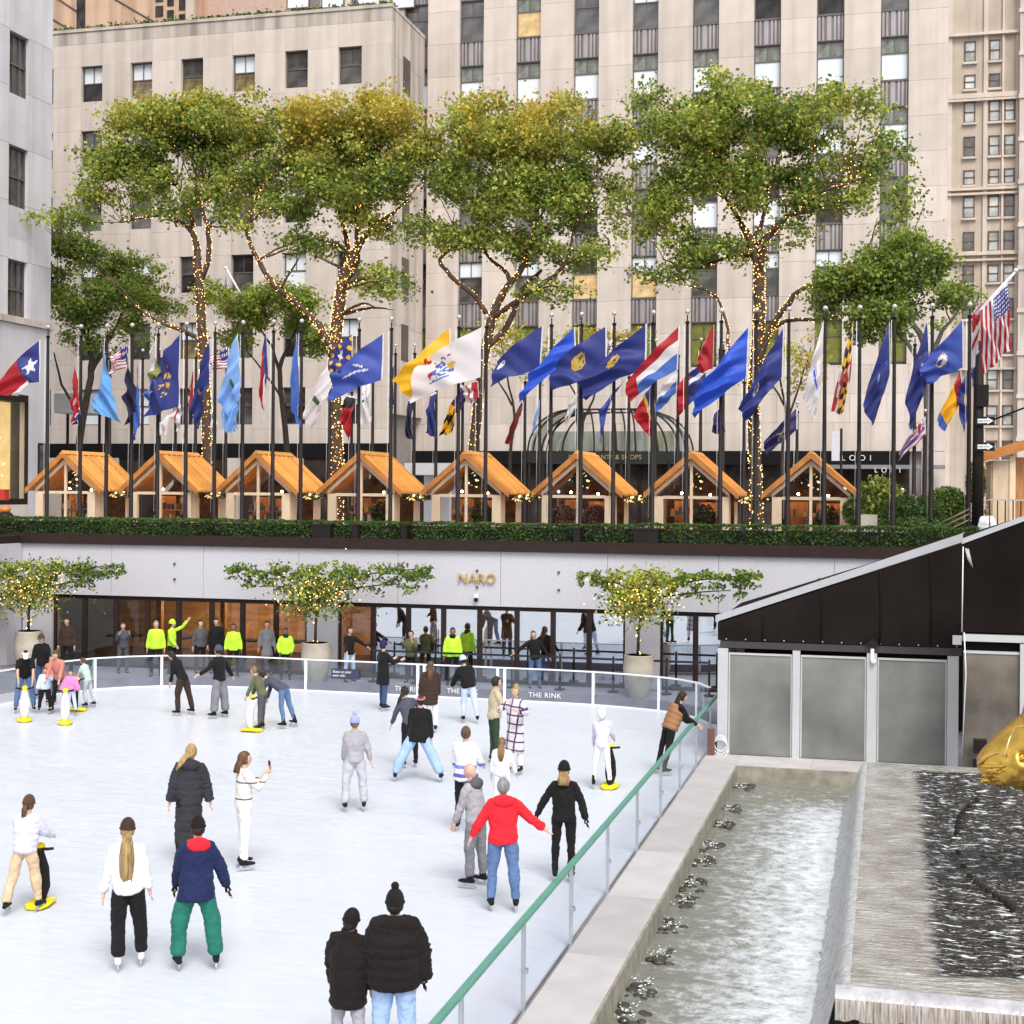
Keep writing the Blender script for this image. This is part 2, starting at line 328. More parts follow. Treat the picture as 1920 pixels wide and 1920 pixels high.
# ================================================================== rink barrier
G_bar = glassmat('barrier_glass', (.80, .83, .88), 0.07, 0.05)
M_kick = mat('barrier_board', (0.17, 0.175, 0.215), 0.4, var=.15, scale=2, spec=.25)
bar = empty('rink_barrier', (0, 0, 0), label='curved glass rink barrier with white posts and top rail', cat='barrier')
BH = 0.86
posts = [178, 303, 573, 783, 795, 933, 946, 1112, 1235, 1306]
for i in range(len(bpt) - 1):
    a_, b_ = bpt[i], bpt[i + 1]; d = (b_ - a_); nrm = Vector((-d.y, d.x, 0)).normalized()
    if nrm.y < 0: nrm = -nrm
    g = MB(); t = .012
    def slab(mb, z0, z1, o0, o1):
        mb.prism([a_ + nrm * o0 + Vector((0, 0, z0)), b_ + nrm * o0 + Vector((0, 0, z0)), b_ + nrm * o1 + Vector((0, 0, z0)), a_ + nrm * o1 + Vector((0, 0, z0))], (0, 0, z1 - z0))
    slab(g, .27, BH, 0.02, .03); g.build('glass_panel', G_bar, bar)
    g = MB(); slab(g, .03, .27, 0.0, .05); g.build('kick_board', M_kick if i > 2 else M_granite, bar)
    g = MB(); slab(g, -.0, .03, -.03, .07); g.build('base_rail', M_white, bar)
    g = MB(); slab(g, BH, BH + .035, -.01, .055); g.build('top_rail', M_white, bar)
def on_barrier(u, z=0.0):
    for i in range(len(bpx) - 1):
        if bpx[i][0] <= u <= bpx[i + 1][0]:
            s = (u - bpx[i][0]) / (bpx[i + 1][0] - bpx[i][0]); p = bpt[i].lerp(bpt[i + 1], s); d = bpt[i + 1] - bpt[i]
            return Vector((p.x, p.y, z)), math.atan2(d.y, d.x)
for u in posts:
    p, an = on_barrier(u); MB().box(-.035, .035, -.02, 0.08, 0.03, BH + .002).build('post', M_white, bar, p, (0, 0, an))
M_signwhite = mat('sign_white', (.8, .8, .8), .5, var=.01, emit=None)
for u in (770, 868, 1022):
    p, an = on_barrier(u, .13); o = Vector((sin(an), -cos(an), 0)) * .035
    tag(link('rink_lettering', text_mesh('THE RINK', .19, .004, M_signwhite, spacing=1.1), None, p + o, (pi / 2, 0, an)), {770: 'white THE RINK lettering on the barrier, leftmost of the three', 868: 'white THE RINK lettering half hidden by the skater in pale jeans', 1022: 'white THE RINK lettering on the barrier right of the hugging couple'}[u], 'lettering', 'rink lettering on the barrier')
p, an = on_barrier(648, .38); o = Vector((sin(an), -cos(an), 0)) * .02
sg = empty('notice_board', p + o, an, 'small navy notice reading Skate at your own risk on the rink barrier', 'sign')
MB().box(-.42, .42, -.01, .0, 0, .28).build('board', mat('navy_board', (.03, .04, .08), .4), sg)
link('words', text_mesh('Skate at your\nown risk.', .105, .002, M_signwhite, 'LEFT'), sg, (-.38, -.014, .165), (pi / 2, 0, 0))
# ================================================================== right-hand fence
fence = empty('glass_fence', (FX, 0, 0), label='long glass fence with green handrail between the ice and the fountain', cat='fence')
M_green = mat('green_handrail', (0.095, 0.28, 0.22), 0.4, var=.08)
G_fence = glassmat('fence_glass', (.96, .97, .985), 0.02, 0.02, ior=.12)
ys = [5.6, 8.0, 10.3, 12.66, 15.0, 17.4, 19.8, 22.25, 24.65, 27.0, 29.4, 31.8, 34.2]
MB().box(-.038, .038, 3.2, 35.2, 1.0, 1.04).build('handrail', M_green, fence)
MB().box(-.03, .03, 3.2, 35.2, 0.0, .05).build('base_channel', M_steel, fence)
for i, y in enumerate(ys):
    MB().box(-.02, .02, y - .025, y + .025, .05, 1.0).build('post', M_steel, fence)
    if i < len(ys) - 1: MB().box(-.008, .008, y + .03, ys[i + 1] - .03, .05, .98).build('glass_panel', G_fence, fence)
    if i % 1 == 0: MB().box(.02, .05, y - .04, y + .04, .45, .5).build('clamp', M_steel, fence)
# ================================================================== fountain
M_walk = mat('pale_slab', (0.46, 0.44, 0.44), 0.6, var=.12, scale=1.5, bump=.1)
M_edge = mat('algae_stone', (0.27, 0.25, 0.20), 0.6, var=.3, scale=4, bump=.3)
PX0, PX1, PYB = -2.98, -.42, 29.8
y = 4.0
wk = empty('fountain_walkway', (0, 0, 0), label='pale stone walkway and coping beside the lower pool', cat='walkway'); struct(wk)
while y < 30.9:
    y2 = min(y + 2.6, 30.95); piece('coping_slab', wk, FX + .04, PX0, y + .003, y2 - .003, -.02, .06, M_walk); y = y2
X = PX0 + .004
while X < 1.8:
    piece('coping_slab', wk, X, X + 1.5, PYB, 30.95, -.02, .06, M_walk); X += 1.504
MB().box(PX0 - .02, PX0 + .03, 4, PYB, -.5, .045).box(PX0 + .03, -.3, PYB - .03, PYB + .02, -.5, .045).build('pool_edge', M_edge, wk)
randtint(M_walk, .88, 1.08)
# lower pool water
def watermat(name, deep, foam, foam_glint_fn, rough=.06, bs=9, bstr=.5, dist=.03, stretch=(1, 1, 1), det=8):  # foam colour doubles as painted sky glints on the upper pool
    m = bpy.data.materials.new(name); m.use_nodes = True; MATS[name] = m
    n = m.node_tree.nodes; l = m.node_tree.links; b = n['Principled BSDF']; b.inputs['Roughness'].default_value = rough
    g = n.new('ShaderNodeNewGeometry'); mp = n.new('ShaderNodeMapping'); mp.inputs['Scale'].default_value = stretch; l.new(g.outputs['Position'], mp.inputs[0])
    no = n.new('ShaderNodeTexNoise'); no.inputs['Scale'].default_value = bs; no.inputs['Detail'].default_value = det; no.inputs['Roughness'].default_value = .65; l.new(mp.outputs[0], no.inputs[0])
    bp = n.new('ShaderNodeBump'); bp.inputs['Strength'].default_value = bstr; bp.inputs['Distance'].default_value = dist
    l.new(no.outputs[0], bp.inputs['Height']); l.new(bp.outputs[0], b.inputs['Normal'])
    sx = n.new('ShaderNodeSeparateXYZ'); l.new(g.outputs['Position'], sx.inputs[0])
    fac = foam_glint_fn(n, l, sx, no)
    mx = n.new('ShaderNodeMix'); mx.data_type = 'RGBA'; mx.inputs[6].default_value = list(deep) + [1]; mx.inputs[7].default_value = list(foam) + [1]
    l.new(fac, mx.inputs[0]); l.new(mx.outputs[2], b.inputs['Base Color'])
    mr = n.new('ShaderNodeMapRange'); mr.inputs[3].default_value = rough; mr.inputs[4].default_value = .6; l.new(fac, mr.inputs[0]); l.new(mr.outputs[0], b.inputs['Roughness'])
    return m
def mathn(n, l, op, a, b=None, clamp=False):
    q = n.new('ShaderNodeMath'); q.operation = op; q.use_clamp = clamp
    for i, x in enumerate((a, b)):
        if x is None: continue
        if isinstance(x, (int, float)): q.inputs[i].default_value = x
        else: l.new(x, q.inputs[i])
    return q.outputs[0]
def foam_low(n, l, sx, no):
    # foam thickens towards the waterfall (x = -0.42) away from the still far end (y > 28)
    fx = mathn(n, l, 'MULTIPLY', mathn(n, l, 'ADD', sx.outputs[0], 2.75), .46, True)
    fy = mathn(n, l, 'MULTIPLY', mathn(n, l, 'SUBTRACT', 29.0, sx.outputs[1]), .45, True)
    nn = n.new('ShaderNodeTexNoise'); nn.inputs['Scale'].default_value = 5; nn.inputs['Detail'].default_value = 9; nn.inputs['Roughness'].default_value = .75
    g = n.new('ShaderNodeNewGeometry'); l.new(g.outputs['Position'], nn.inputs[0])
    a = mathn(n, l, 'MULTIPLY', fx, fy)
    s = mathn(n, l, 'ADD', a, mathn(n, l, 'MULTIPLY', mathn(n, l, 'SUBTRACT', nn.outputs[0], .5), 2.6))
    return mathn(n, l, 'MULTIPLY', mathn(n, l, 'SUBTRACT', s, .10), 1.25, True)
M_wlow = watermat('pool_water_foaming', (0.19, 0.195, 0.165), (0.68, 0.72, 0.76), foam_low, bs=7, bstr=.8, dist=.04)
from mathutils import noise as NZ
def water_grid(name, x0, x1, y0, y1, z, dx, dy, amp, m, parent=None, sc=1.5, an=(1, 1)):
    nx = int((x1 - x0) / dx); ny = int((y1 - y0) / dy); vs_ = []; fs = []
    for j in range(ny + 1):
        for i in range(nx + 1):
            X = x0 + (x1 - x0) * i / nx; Y = y0 + (y1 - y0) * j / ny
            h = amp * (NZ.noise((X * sc * an[0], Y * sc * an[1], 0)) + .5 * NZ.noise((X * sc * 2.3 * an[0], Y * sc * 2.3 * an[1], 5)) + .3 * NZ.noise((X * sc * 6, Y * sc * 6, 9)))
            vs_.append((X, Y, z + h))
    for j in range(ny):
        for i in range(nx): a = j * (nx + 1) + i; fs.append((a, a + 1, a + nx + 2, a + nx + 1))
    me = bpy.data.meshes.new(name); me.from_pydata(vs_, [], fs); me.materials.append(m); me.polygons.foreach_set('use_smooth', [True] * len(fs)); me.update()
    return link(name, me, parent)
struct(water_grid('lower_pool_water', PX0 + .02, -.1, 5.0, PYB - .02, -.26, .06, .08, .02, M_wlow))
struct(MB().box(PX0 - .1, 4, 3, 30.2, -.9, -.55).build('pool_floor', M_edge))
# upper basin
BZ = .6; bx0 = -.40; by0 = 15.05; by1 = 27.9; bx1 = 9.0
basin = empty('upper_basin', (0, 0, 0), label='raised pale granite fountain basin brimming over on all sides', cat='fountain basin')
def film_fn(n, l, sx, no): 
    return mathn(n, l, 'MULTIPLY', mathn(n, l, 'SUBTRACT', no.outputs[0], .60), 5.0, True)
M_film = watermat('wet_granite', (0.34, 0.32, 0.28), (0.66, 0.68, 0.70), film_fn, rough=.08, bs=7, bstr=.6, dist=.025, stretch=(.6, 1.6, 1))
def sky_glint_fn(n, l, sx, no): return mathn(n, l, 'MULTIPLY', mathn(n, l, 'SUBTRACT', no.outputs[0], .565), 8.0, True)  # white flecks painted into the water colour as sky glints on the ripples
M_wup = watermat('rippling_water', (0.018, 0.014, 0.008), (0.78, 0.83, 0.88), sky_glint_fn, rough=.02, bs=7, bstr=1.0, dist=.10, stretch=(.55, 1.9, 1), det=2.5)
# the stone shelf shows through the shallow rim of the basin, its edge wavering under the ripples
n = M_wup.node_tree.nodes; l = M_wup.node_tree.links; _b = n['Principled BSDF']; _b.inputs['Specular IOR Level'].default_value = .8
_g = n.new('ShaderNodeNewGeometry'); _s = n.new('ShaderNodeSeparateXYZ'); l.new(_g.outputs['Position'], _s.inputs[0])
_n = n.new('ShaderNodeTexNoise'); _n.inputs['Scale'].default_value = 3.2; _n.inputs['Detail'].default_value = 6; _m = n.new('ShaderNodeMapping'); _m.inputs['Scale'].default_value = (.6, 1.8, 1); l.new(_g.outputs['Position'], _m.inputs[0]); l.new(_m.outputs[0], _n.inputs[0])
dx_ = mathn(n, l, 'SUBTRACT', _s.outputs[0], .50); dy_ = mathn(n, l, 'SUBTRACT', _s.outputs[1], by0 + .62); dz_ = mathn(n, l, 'SUBTRACT', by1 - .5, _s.outputs[1])
mn = mathn(n, l, 'MINIMUM', dx_, mathn(n, l, 'MINIMUM', dy_, dz_)); fd = mathn(n, l, 'ADD', mathn(n, l, 'MULTIPLY', mathn(n, l, 'ADD', mn, mathn(n, l, 'MULTIPLY', mathn(n, l, 'SUBTRACT', _n.outputs[0], .5), .55)), 7.0), .3, True)
_st = n.new('ShaderNodeTexNoise'); _st.inputs['Scale'].default_value = 2.0; _st.inputs['Detail'].default_value = 9; l.new(_g.outputs['Position'], _st.inputs[0]); _cr = n.new('ShaderNodeValToRGB'); _cr.color_ramp.elements[0].color = (.25, .225, .19, 1); _cr.color_ramp.elements[1].color = (.40, .385, .36, 1); _cr.color_ramp.elements[0].position = .35; _cr.color_ramp.elements[1].position = .65; l.new(_st.outputs[0], _cr.inputs[0])
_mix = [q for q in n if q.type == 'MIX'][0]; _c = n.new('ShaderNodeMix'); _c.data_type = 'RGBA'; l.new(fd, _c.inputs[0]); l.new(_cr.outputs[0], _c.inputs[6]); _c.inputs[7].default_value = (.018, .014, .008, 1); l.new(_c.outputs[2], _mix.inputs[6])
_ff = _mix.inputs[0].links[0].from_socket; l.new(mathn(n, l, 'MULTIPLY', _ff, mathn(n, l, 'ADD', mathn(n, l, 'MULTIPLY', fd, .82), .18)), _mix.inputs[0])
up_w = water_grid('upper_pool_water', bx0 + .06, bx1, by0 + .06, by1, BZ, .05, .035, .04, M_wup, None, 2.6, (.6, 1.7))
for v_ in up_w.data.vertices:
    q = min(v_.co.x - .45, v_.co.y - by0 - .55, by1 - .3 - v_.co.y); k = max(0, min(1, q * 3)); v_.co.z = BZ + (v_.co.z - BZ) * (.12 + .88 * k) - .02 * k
tag(up_w, kind='structure')
def fall_fn(n, l, sx, no): 
    return mathn(n, l, 'MULTIPLY', mathn(n, l, 'SUBTRACT', no.outputs[0], .36), 3.2, True)
M_fall = watermat('falling_water', (0.30, 0.285, 0.26), (0.76, 0.79, 0.82), fall_fn, rough=.25, bs=9, bstr=.9, dist=.03, stretch=(1.2, 3.4, 1.0))
M_fall2 = watermat('falling_water_front', (0.16, 0.11, 0.06), (0.50, 0.49, 0.50), fall_fn, rough=.25, bs=9, bstr=.7, dist=.03, stretch=(6, .5, .35))
# profile of the sheet leaving the lip on the left side
prof = [(bx0 + .06, BZ), (bx0, BZ - .015), (bx0 - .05, BZ - .06), (bx0 - .09, BZ - .16), (bx0 - .13, BZ - .32), (bx0 - .19, BZ - .52), (bx0 - .27, BZ - .72), (bx0 - .38, -.25)]
ny = 170; vv = []; ff = []
for j in range(ny + 1):
    Y = by0 + (by1 - by0) * j / ny
    for k, (px_, pz_) in enumerate(prof):
        w_ = .018 * k / 7 * (NZ.noise((Y * 6, k * .4, 3)) + NZ.noise((Y * 17, k * .3, 1)) * .7) * 2
        vv.append((px_ + w_, Y, pz_))
K = len(prof)
for j in range(ny):
    for k in range(K - 1): a = j * K + k; ff.append((a, a + 1, a + K + 1, a + K))
me = bpy.data.meshes.new('waterfall'); me.from_pydata(vv, [], ff); me.materials.append(M_fall); me.polygons.foreach_set('use_smooth', [True] * len(ff)); me.update()
tag(link('waterfall', me), 'white sheet of water falling from the basin lip into the lower pool', 'waterfall')
# front sheet
prof = [(by0 + .06, BZ), (by0 - .02, BZ - .02), (by0 - .10, BZ - .09), (by0 - .13, BZ - .18), (by0 - .14, BZ - .29)]
nx = 200; vv = []; ff = []; K = len(prof)
for j in range(nx + 1):
    Xx = bx0 - .08 + (bx1 - bx0) * j / nx
    for k, (py_, pz_) in enumerate(prof): vv.append((Xx, py_ + .01 * NZ.noise((Xx * 12, k, 0)), pz_ + (.06 * NZ.noise((Xx * 9, 0, 4)) if k == K - 1 else 0)))
for j in range(nx):
    for k in range(K - 1): a = j * K + k; ff.append((a + 1, a, a + K, a + K + 1))
me = bpy.data.meshes.new('front_fringe'); me.from_pydata(vv, [], ff); me.materials.append(mat('lip_water', (.40, .39, .42), .25, var=.25, scale=5, bump=.5, bscale=20)); me.materials.append(M_fall2); me.polygons.foreach_set('material_index', [0 if q % (K - 1) < 2 else 1 for q in range(len(ff))]); me.polygons.foreach_set('use_smooth', [True] * len(ff)); me.update()
link('dripping_lip', me, basin)
MB().box(bx0 + .02, bx1, by0 + .06, by1, BZ - .25, BZ - .18).build('lip_stone', M_edge, basin)
MB().box(.46, .54, by0 + .55, by1 - .3, BZ - .18, BZ - .012).build('inner_kerb', M_edge, basin)
MB().box(.54, bx1, by0 + .54, by0 + .62, BZ - .18, BZ - .012).build('inner_kerb', M_edge, basin)
MB().box(bx0 + .15, bx1 - .3, by0 + .3, by1 - .2, -.6, BZ - .25).build('basin_wall', M_edge, basin)
# dark nozzle string under the upper water line, seen as a row of small blocks
noz = []
for u, v in [(1832, 1500), (1826, 1506), (1818, 1511), (1812, 1518), (1806, 1524), (1800, 1531), (1797, 1540), (1795, 1550), (1794, 1560), (1797, 1600), (1806, 1625), (1818, 1643), (1830, 1655), (1842, 1663), (1853, 1670), (1866, 1678), (1878, 1686), (1890, 1693), (1898, 1702)]:
    q = gz(u, v, BZ); noz.append(u); mb = MB().tube([(0, 0, -.1), (0, 0, .03), (0, 0, .05)], [.04, .04, .02], 8)
    tag(mb.build('fountain_nozzle', M_black, None, (q.x, q.y, BZ - .01)), f'dark fountain nozzle in the upper pool, number {len(noz)} from the far end', 'nozzle', 'nozzles in a curved line across the upper pool')
# splashing heads along the lower pool's left edge
M_splash = mat('splash', (.75, .78, .8), .3, var=.1)
M_rock = mat('wet_rock', (.045, .04, .03), .25, var=.5, scale=8, bump=.5)
for i, (u, v) in enumerate([(1385, 1475), (1362, 1515), (1345, 1545), (1325, 1585), (1305, 1615), (1292, 1655), (1275, 1690), (1250, 1735), (1232, 1790), (1200, 1850), (1175, 1900)]):
    q = gz(u + 4, v, -.24); q.x = max(q.x, PX0 + .16)
    e = empty('bubbling_jet', (q.x, q.y, -.26), label=f'dark wet rock bubbling with spray in the lower pool, {["first","second","third","fourth","fifth","sixth","seventh","eighth","ninth","tenth","eleventh"][i]} from the far end', cat='fountain jet', group='bubbling rocks along the pool edge')
    rr = random.Random(i); mb = MB()
    for k in range(14): q_ = rr.uniform(.03, .075); mb.ball((rr.uniform(-.13, .2), rr.uniform(-.38, .38), rr.uniform(-.03, .01)), (q_ * 1.3, q_ * 1.5, q_ * .6), 7, 5)
    mb.build('rock', M_rock, e)['kind'] = 'stuff'; mb = MB()
    for k in range(22):
        a = rr.uniform(0, 6.28); r = rr.uniform(0, .2) ; mb.ball((cos(a) * r, sin(a) * r * 1.9, rr.uniform(0.02, .07)), (rr.uniform(.006, .022), rr.uniform(.006, .022), .007), 5, 4)
    mb.build('spray', M_splash, e)['kind'] = 'stuff'
# ================================================================== office tower (main facade)
TY = 78.0
tower = empty('stone_tower', (0, TY, GZ), label='tall limestone office tower with vertical window strips behind the trees', cat='building')
def tl(o): return o
cols = [(883, 45), (990, 46), (1098, 47), (1208, 48), (1323, 49), (1437, 50), (1557, 52), (1677, 53)]
TX1 = gy(1777, 300, TY).x; TX0 = gy(545, 10, TY).x
colx = []
for u, wd in cols:
    a_ = gy(u - wd / 2 + 1, 100, TY).x; b_ = gy(u + wd / 2 + 1, 100, TY).x; colx.append((a_, b_))
stepx = (colx[-1][0] - colx[0][0]) / 7; cw = sum(b - a for a, b in colx) / 8
colx = [(colx[0][0] + stepx * i, colx[0][0] + stepx * i + cw) for i in range(-3, 8)]
z_sp = gy(883, 75, TY).z; FH = 3.70; SPH = 1.42
ztop = 36.0; zst = gy(1600, 846, TY).z            # top of the shopfront
z_low = z_sp - FH * 4 - SPH - (FH - SPH)          # bottom of the lowest window
lowbase = z_low - .15
xs = []
X = -48.0
edges = []
prev = X
for a_, b_ in colx: edges.append((prev, a_)); prev = b_
edges.append((prev, TX1))
# piers: courses of stone panels
zc = lowbase
while zc < ztop:
    for a_, b_ in edges:
        if b_ < TX0: continue
        a_ = max(a_, TX0)
        piece('stone_panel', tower, a_ + .004, b_ - .004, 0, .5, zc - GZ + .006, zc + FH / 2 - GZ - .006, M_lime)
    zc += FH / 2
# blank courses between shopfront and lowest windows
zc = zst; nrow = 3; hh = (lowbase - zst) / nrow
for r_ in range(nrow):
    X = -27.5 + (r_ % 2) * .8
    while X < TX1 - .01:
        x2 = min(X + 1.9, TX1); piece('stone_panel', tower, X + .005, x2 - .005, 0, .4, zc - GZ + .005, zc + hh - GZ - .005, M_lime); X = x2
    zc += hh

MB().box(TX0 + .01, TX1 - .02, .48, 14, 0, ztop - GZ).build('core_wall', M_joint, tower)
# window units and ribbed spandrels, built once and copied
def window_unit(parent, wd, ht, n_v, split, frame, pane, blind=None, depth=.12, pane_top=None):
    w_ = empty('window'); 
    bpy.data.objects.remove(w_)
    f = MB(); t = .055
    f.box(0, t, 0, depth, 0, ht).box(wd - t, wd, 0, depth, 0, ht).box(t, wd - t, 0, depth, 0, t).box(t, wd - t, 0, depth, ht - t, ht)
    f.box(t, wd - t, 0.01, depth, ht * split - .035, ht * split + .035)
    for i in range(1, n_v): x = wd * i / n_v; f.box(x - .018, x + .018, 0.02, depth - .02, ht * split + .035, ht - t)
    fm = f.mesh('window', frame)
    lo = MB().box(t, wd - t, .05, .06, t, ht * split - .035).mesh('pane', pane)
    up = MB().box(t, wd - t, .07, .08, ht * split + .035, ht - t).mesh('pane', pane_top or pane)
    return fm, lo, up, t
def with_mat(me, m):
    k = me.copy(); k.materials.clear(); k.materials.append(m); return k
WH = FH - SPH
fm, lo, up, tt = window_unit(tower, cw, WH, 2, .62, M_frame, M_pane)
lo_b = with_mat(lo, M_blind); lo_w = with_mat(lo, mat('lit_office', (.45, .33, .16), .6, var=.35, scale=2.5, emit=(1, .62, .28), estr=.16)); up_d = with_mat(up, M_pane2); lo_d = with_mat(lo, M_pane2)
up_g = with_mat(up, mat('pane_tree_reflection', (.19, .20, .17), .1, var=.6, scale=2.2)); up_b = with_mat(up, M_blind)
sp = MB().use(M_spand); sp.box(0, cw, .05, .2, 0, SPH); 
for (x0, x1, m) in ((.06, .16, M_spand2), (.24, .34, M_spand2), (.46, .68, M_spand2), (.80, .90, M_spand2), (.98, 1.08, M_spand2), (1.18, 1.24, M_spand2)):
    sp.use(m).box(x0 * cw / 1.3, x1 * cw / 1.3, 0, .05, .06, SPH - .08)
sp.use(M_frame).box(0, cw, -.03, .05, SPH - .07, SPH).box(0, cw, -.02, .05, 0, .05)
spm = sp.mesh('spandrel')
rr = random.Random(3)
for i, (a_, b_) in enumerate(colx):
    if b_ < -30: continue
    for k in range(-1, 6):
        zt = z_sp - FH * k                      # spandrel top / window bottom
        if k < 5:
            link('spandrel', spm, tower, (a_, .22, zt - SPH - GZ))
        zb = zt + .0
        wn = link('window', fm, tower, (a_, .26, zb - GZ))
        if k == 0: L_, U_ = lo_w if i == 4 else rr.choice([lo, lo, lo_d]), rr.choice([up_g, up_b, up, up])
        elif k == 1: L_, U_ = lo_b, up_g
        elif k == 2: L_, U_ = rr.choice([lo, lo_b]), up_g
        elif k == 4: L_, U_ = lo_w if i in (5, 6) else lo, rr.choice([up_b, up_d])
        elif k == 5: L_, U_ = with_mat(lo, mat('green_room_window', (.16, .17, .03), .3, var=.3)), with_mat(up, MATS['green_room_window'])
        else: L_, U_ = rr.choice([lo, lo_b, lo_d]), rr.choice([up, up_b, up_d])
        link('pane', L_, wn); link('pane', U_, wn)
for u in (560, 625, 692, 757):
    xq = gy(u, 10, TY).x; zq = gy(u, 17, TY).z
    wn = link('window', fm, tower, (xq - cw / 2, -.13, zq - GZ)); link('pane', lo_b, wn); link('pane', up_b, wn)
# shopfront band of the tower
shop = empty('shopfront', (0, TY, GZ), label='dark shopfront with a black awning band along the foot of the tower', cat='shopfront')
zs = zst - GZ
M_shopdark = mat('shop_interior', (0.035, 0.025, 0.02), .5, var=.7, scale=1.2, spec=.15)
M_awn = mat('awning_black', (0.009, 0.008, 0.009), .7, spec=.1)
MB().box(-40, TX1 - 1.8, .1, .28, 0, zs - .02).build('shop_wall', M_shopdark, shop)
MB().box(-27, TX1 - 1.8, -.5, .1, zs - .75, zs - .0).build('awning_band', M_awn, shop)
MB().box(gy(1490, 866, TY).x, gy(1770, 866, TY).x, -1.6, -.5, zs - .95, zs - .75).build('canopy', mat('canopy_grey', (.2, .2, .21), .4), shop)
X = -26
while X < TX1 - 2.4:
    MB().box(X, X + .12, -.02, .1, 0, zs - .76).build('mullion', M_black, shop); X += 1.6
for u0, u1 in ((1735, 1777),):
    MB().box(gy(u0, 900, TY).x, TX1, -.02, .1, 0, zs - .02).build('corner_pier', M_lime, shop)
for i, X in enumerate(sorted(rr.uniform(-26, 1.0) for _ in range(22))):
    X = X; z = rr.uniform(.8, 2.6); s_ = rr.uniform(.05, .12)
    tag(MB().ball((X, TY - .25 , GZ + z), s_, 8, 6).build('shop_lamp', M_lamp), f'small warm globe lamp at the dark shopfront, number {i + 1} from the left', 'lamp', 'warm lamps along the shopfront')
q = gy(1606, 864, TY); tag(link('sign_letters', text_mesh('LODI', .42, .03, mat('pale_letters', (.7, .66, .6), .5), spacing=1.9), None, (q.x, TY - .56, q.z), (pi / 2, 0, 0)), 'pale LODI lettering on the upper black awning band', 'sign')
q = gy(1664, 886, TY - 1.6); tag(link('sign_letters', text_mesh('LODI', .36, .02, MATS['pale_letters'], spacing=1.9), None, (q.x, TY - 1.64, q.z), (pi / 2, 0, 0)), 'smaller pale LODI lettering hanging below the awning', 'sign')
# ================================================================== arched glass entrance canopy
AY = 66.0
ax0, ax1 = gy(1002, 868, AY).x, gy(1292, 868, AY).x; az0 = gy(1150, 868, AY).z; az1 = gy(1150, 849, AY).z; az2 = gy(1150, 771, AY).z
arb = empty('glass_canopy', ((ax0 + ax1) / 2, AY, GZ), label='arched iron and glass entrance canopy in front of the tower', cat='canopy')
hw = (ax1 - ax0) / 2; a0, a1, a2 = az0 - GZ, az1 - GZ, az2 - GZ
MB().box(-hw, hw, -1.4, 1.6, a0, a1).build('sign_band', mat('canopy_iron', (.018, .02, .018), .5), arb)
M_iron = MATS['canopy_iron']
G_can = glassmat('canopy_glass', (.62, .68, .64), .12, .05)
def arch(x0, x1, yy, r_, ztopp, nseg=14):
    pts = []
    for i in range(nseg + 1):
        t = i / nseg; pts.append((x0 + (x1 - x0) * sin(t * pi / 2), yy, a1 + (ztopp - a1) * (1 - cos(t * pi / 2)) if False else a1 + (ztopp - a1) * sin(t * pi / 2)))
    return pts
def qarc(xo, xi, yy):
    return [(xi + (xo - xi) * cos(t * pi / 28), yy, a1 + (a2 - a1) * sin(t * pi / 28)) for t in range(15)]
for xo, xi in ((-hw, -hw * .45), (-hw * .93, -hw * .38), (-hw * .72, -hw * .3), (hw, hw * .45), (hw * .92, hw * .38), (hw * .66, hw * .28)):
    MB().tube(qarc(xo, xi, -1.3), .045, 6).build('rib', M_iron, arb); MB().tube(qarc(xo, xi, 1.4), .045, 6).build('rib', M_iron, arb)
for x in (-.42, -.22, -.10, .06, .18, .3):
    s_ = 1 if x > 0 else -1
    MB().tube([(hw * (x + .08 * cos(t * pi / 28)), -1.35, a1 + (a2 - a1) * sin(t * pi / 28)) for t in range(15)], .04, 6).build('rib', M_iron, arb)
MB().box(-hw * .5, hw * .5, -1.4, -1.3, a2 - .03, a2 + .05).box(-hw * .5, hw * .5, 1.3, 1.4, a2 - .03, a2 + .05).build('ridge_rail', M_iron, arb)
for s_ in (-1, 1):
    g = MB(); arc = qarc(s_ * hw * .97, s_ * hw * .42, -1.28)
    for i in range(14): g.quad(arc[i], arc[i + 1], (arc[i + 1][0], 1.38, arc[i + 1][2]), (arc[i][0], 1.38, arc[i][2]))
    g.build('glass_vault', G_can, arb)
g = MB(); g.box(-hw * .9, hw * .9, 1.42, 1.44, a1, a1 + (a2 - a1) * .55); g.build('glass_back', G_can, arb)
for x in (-.98, -.86, -.80, -.2, .2, .8, .98):
    MB().box(hw * x - .05, hw * x + .05, -1.3, -1.2, 0, a0).build('column', M_iron, arb)
link('lettering', text_mesh('RESTAURANTS & SHOPS', .30, .02, mat('brass_letters', (.55, .42, .22), .4, .3), spacing=1.05), arb, (0, -1.43, (a0 + a1) / 2 - .1), (pi / 2, 0, 0))
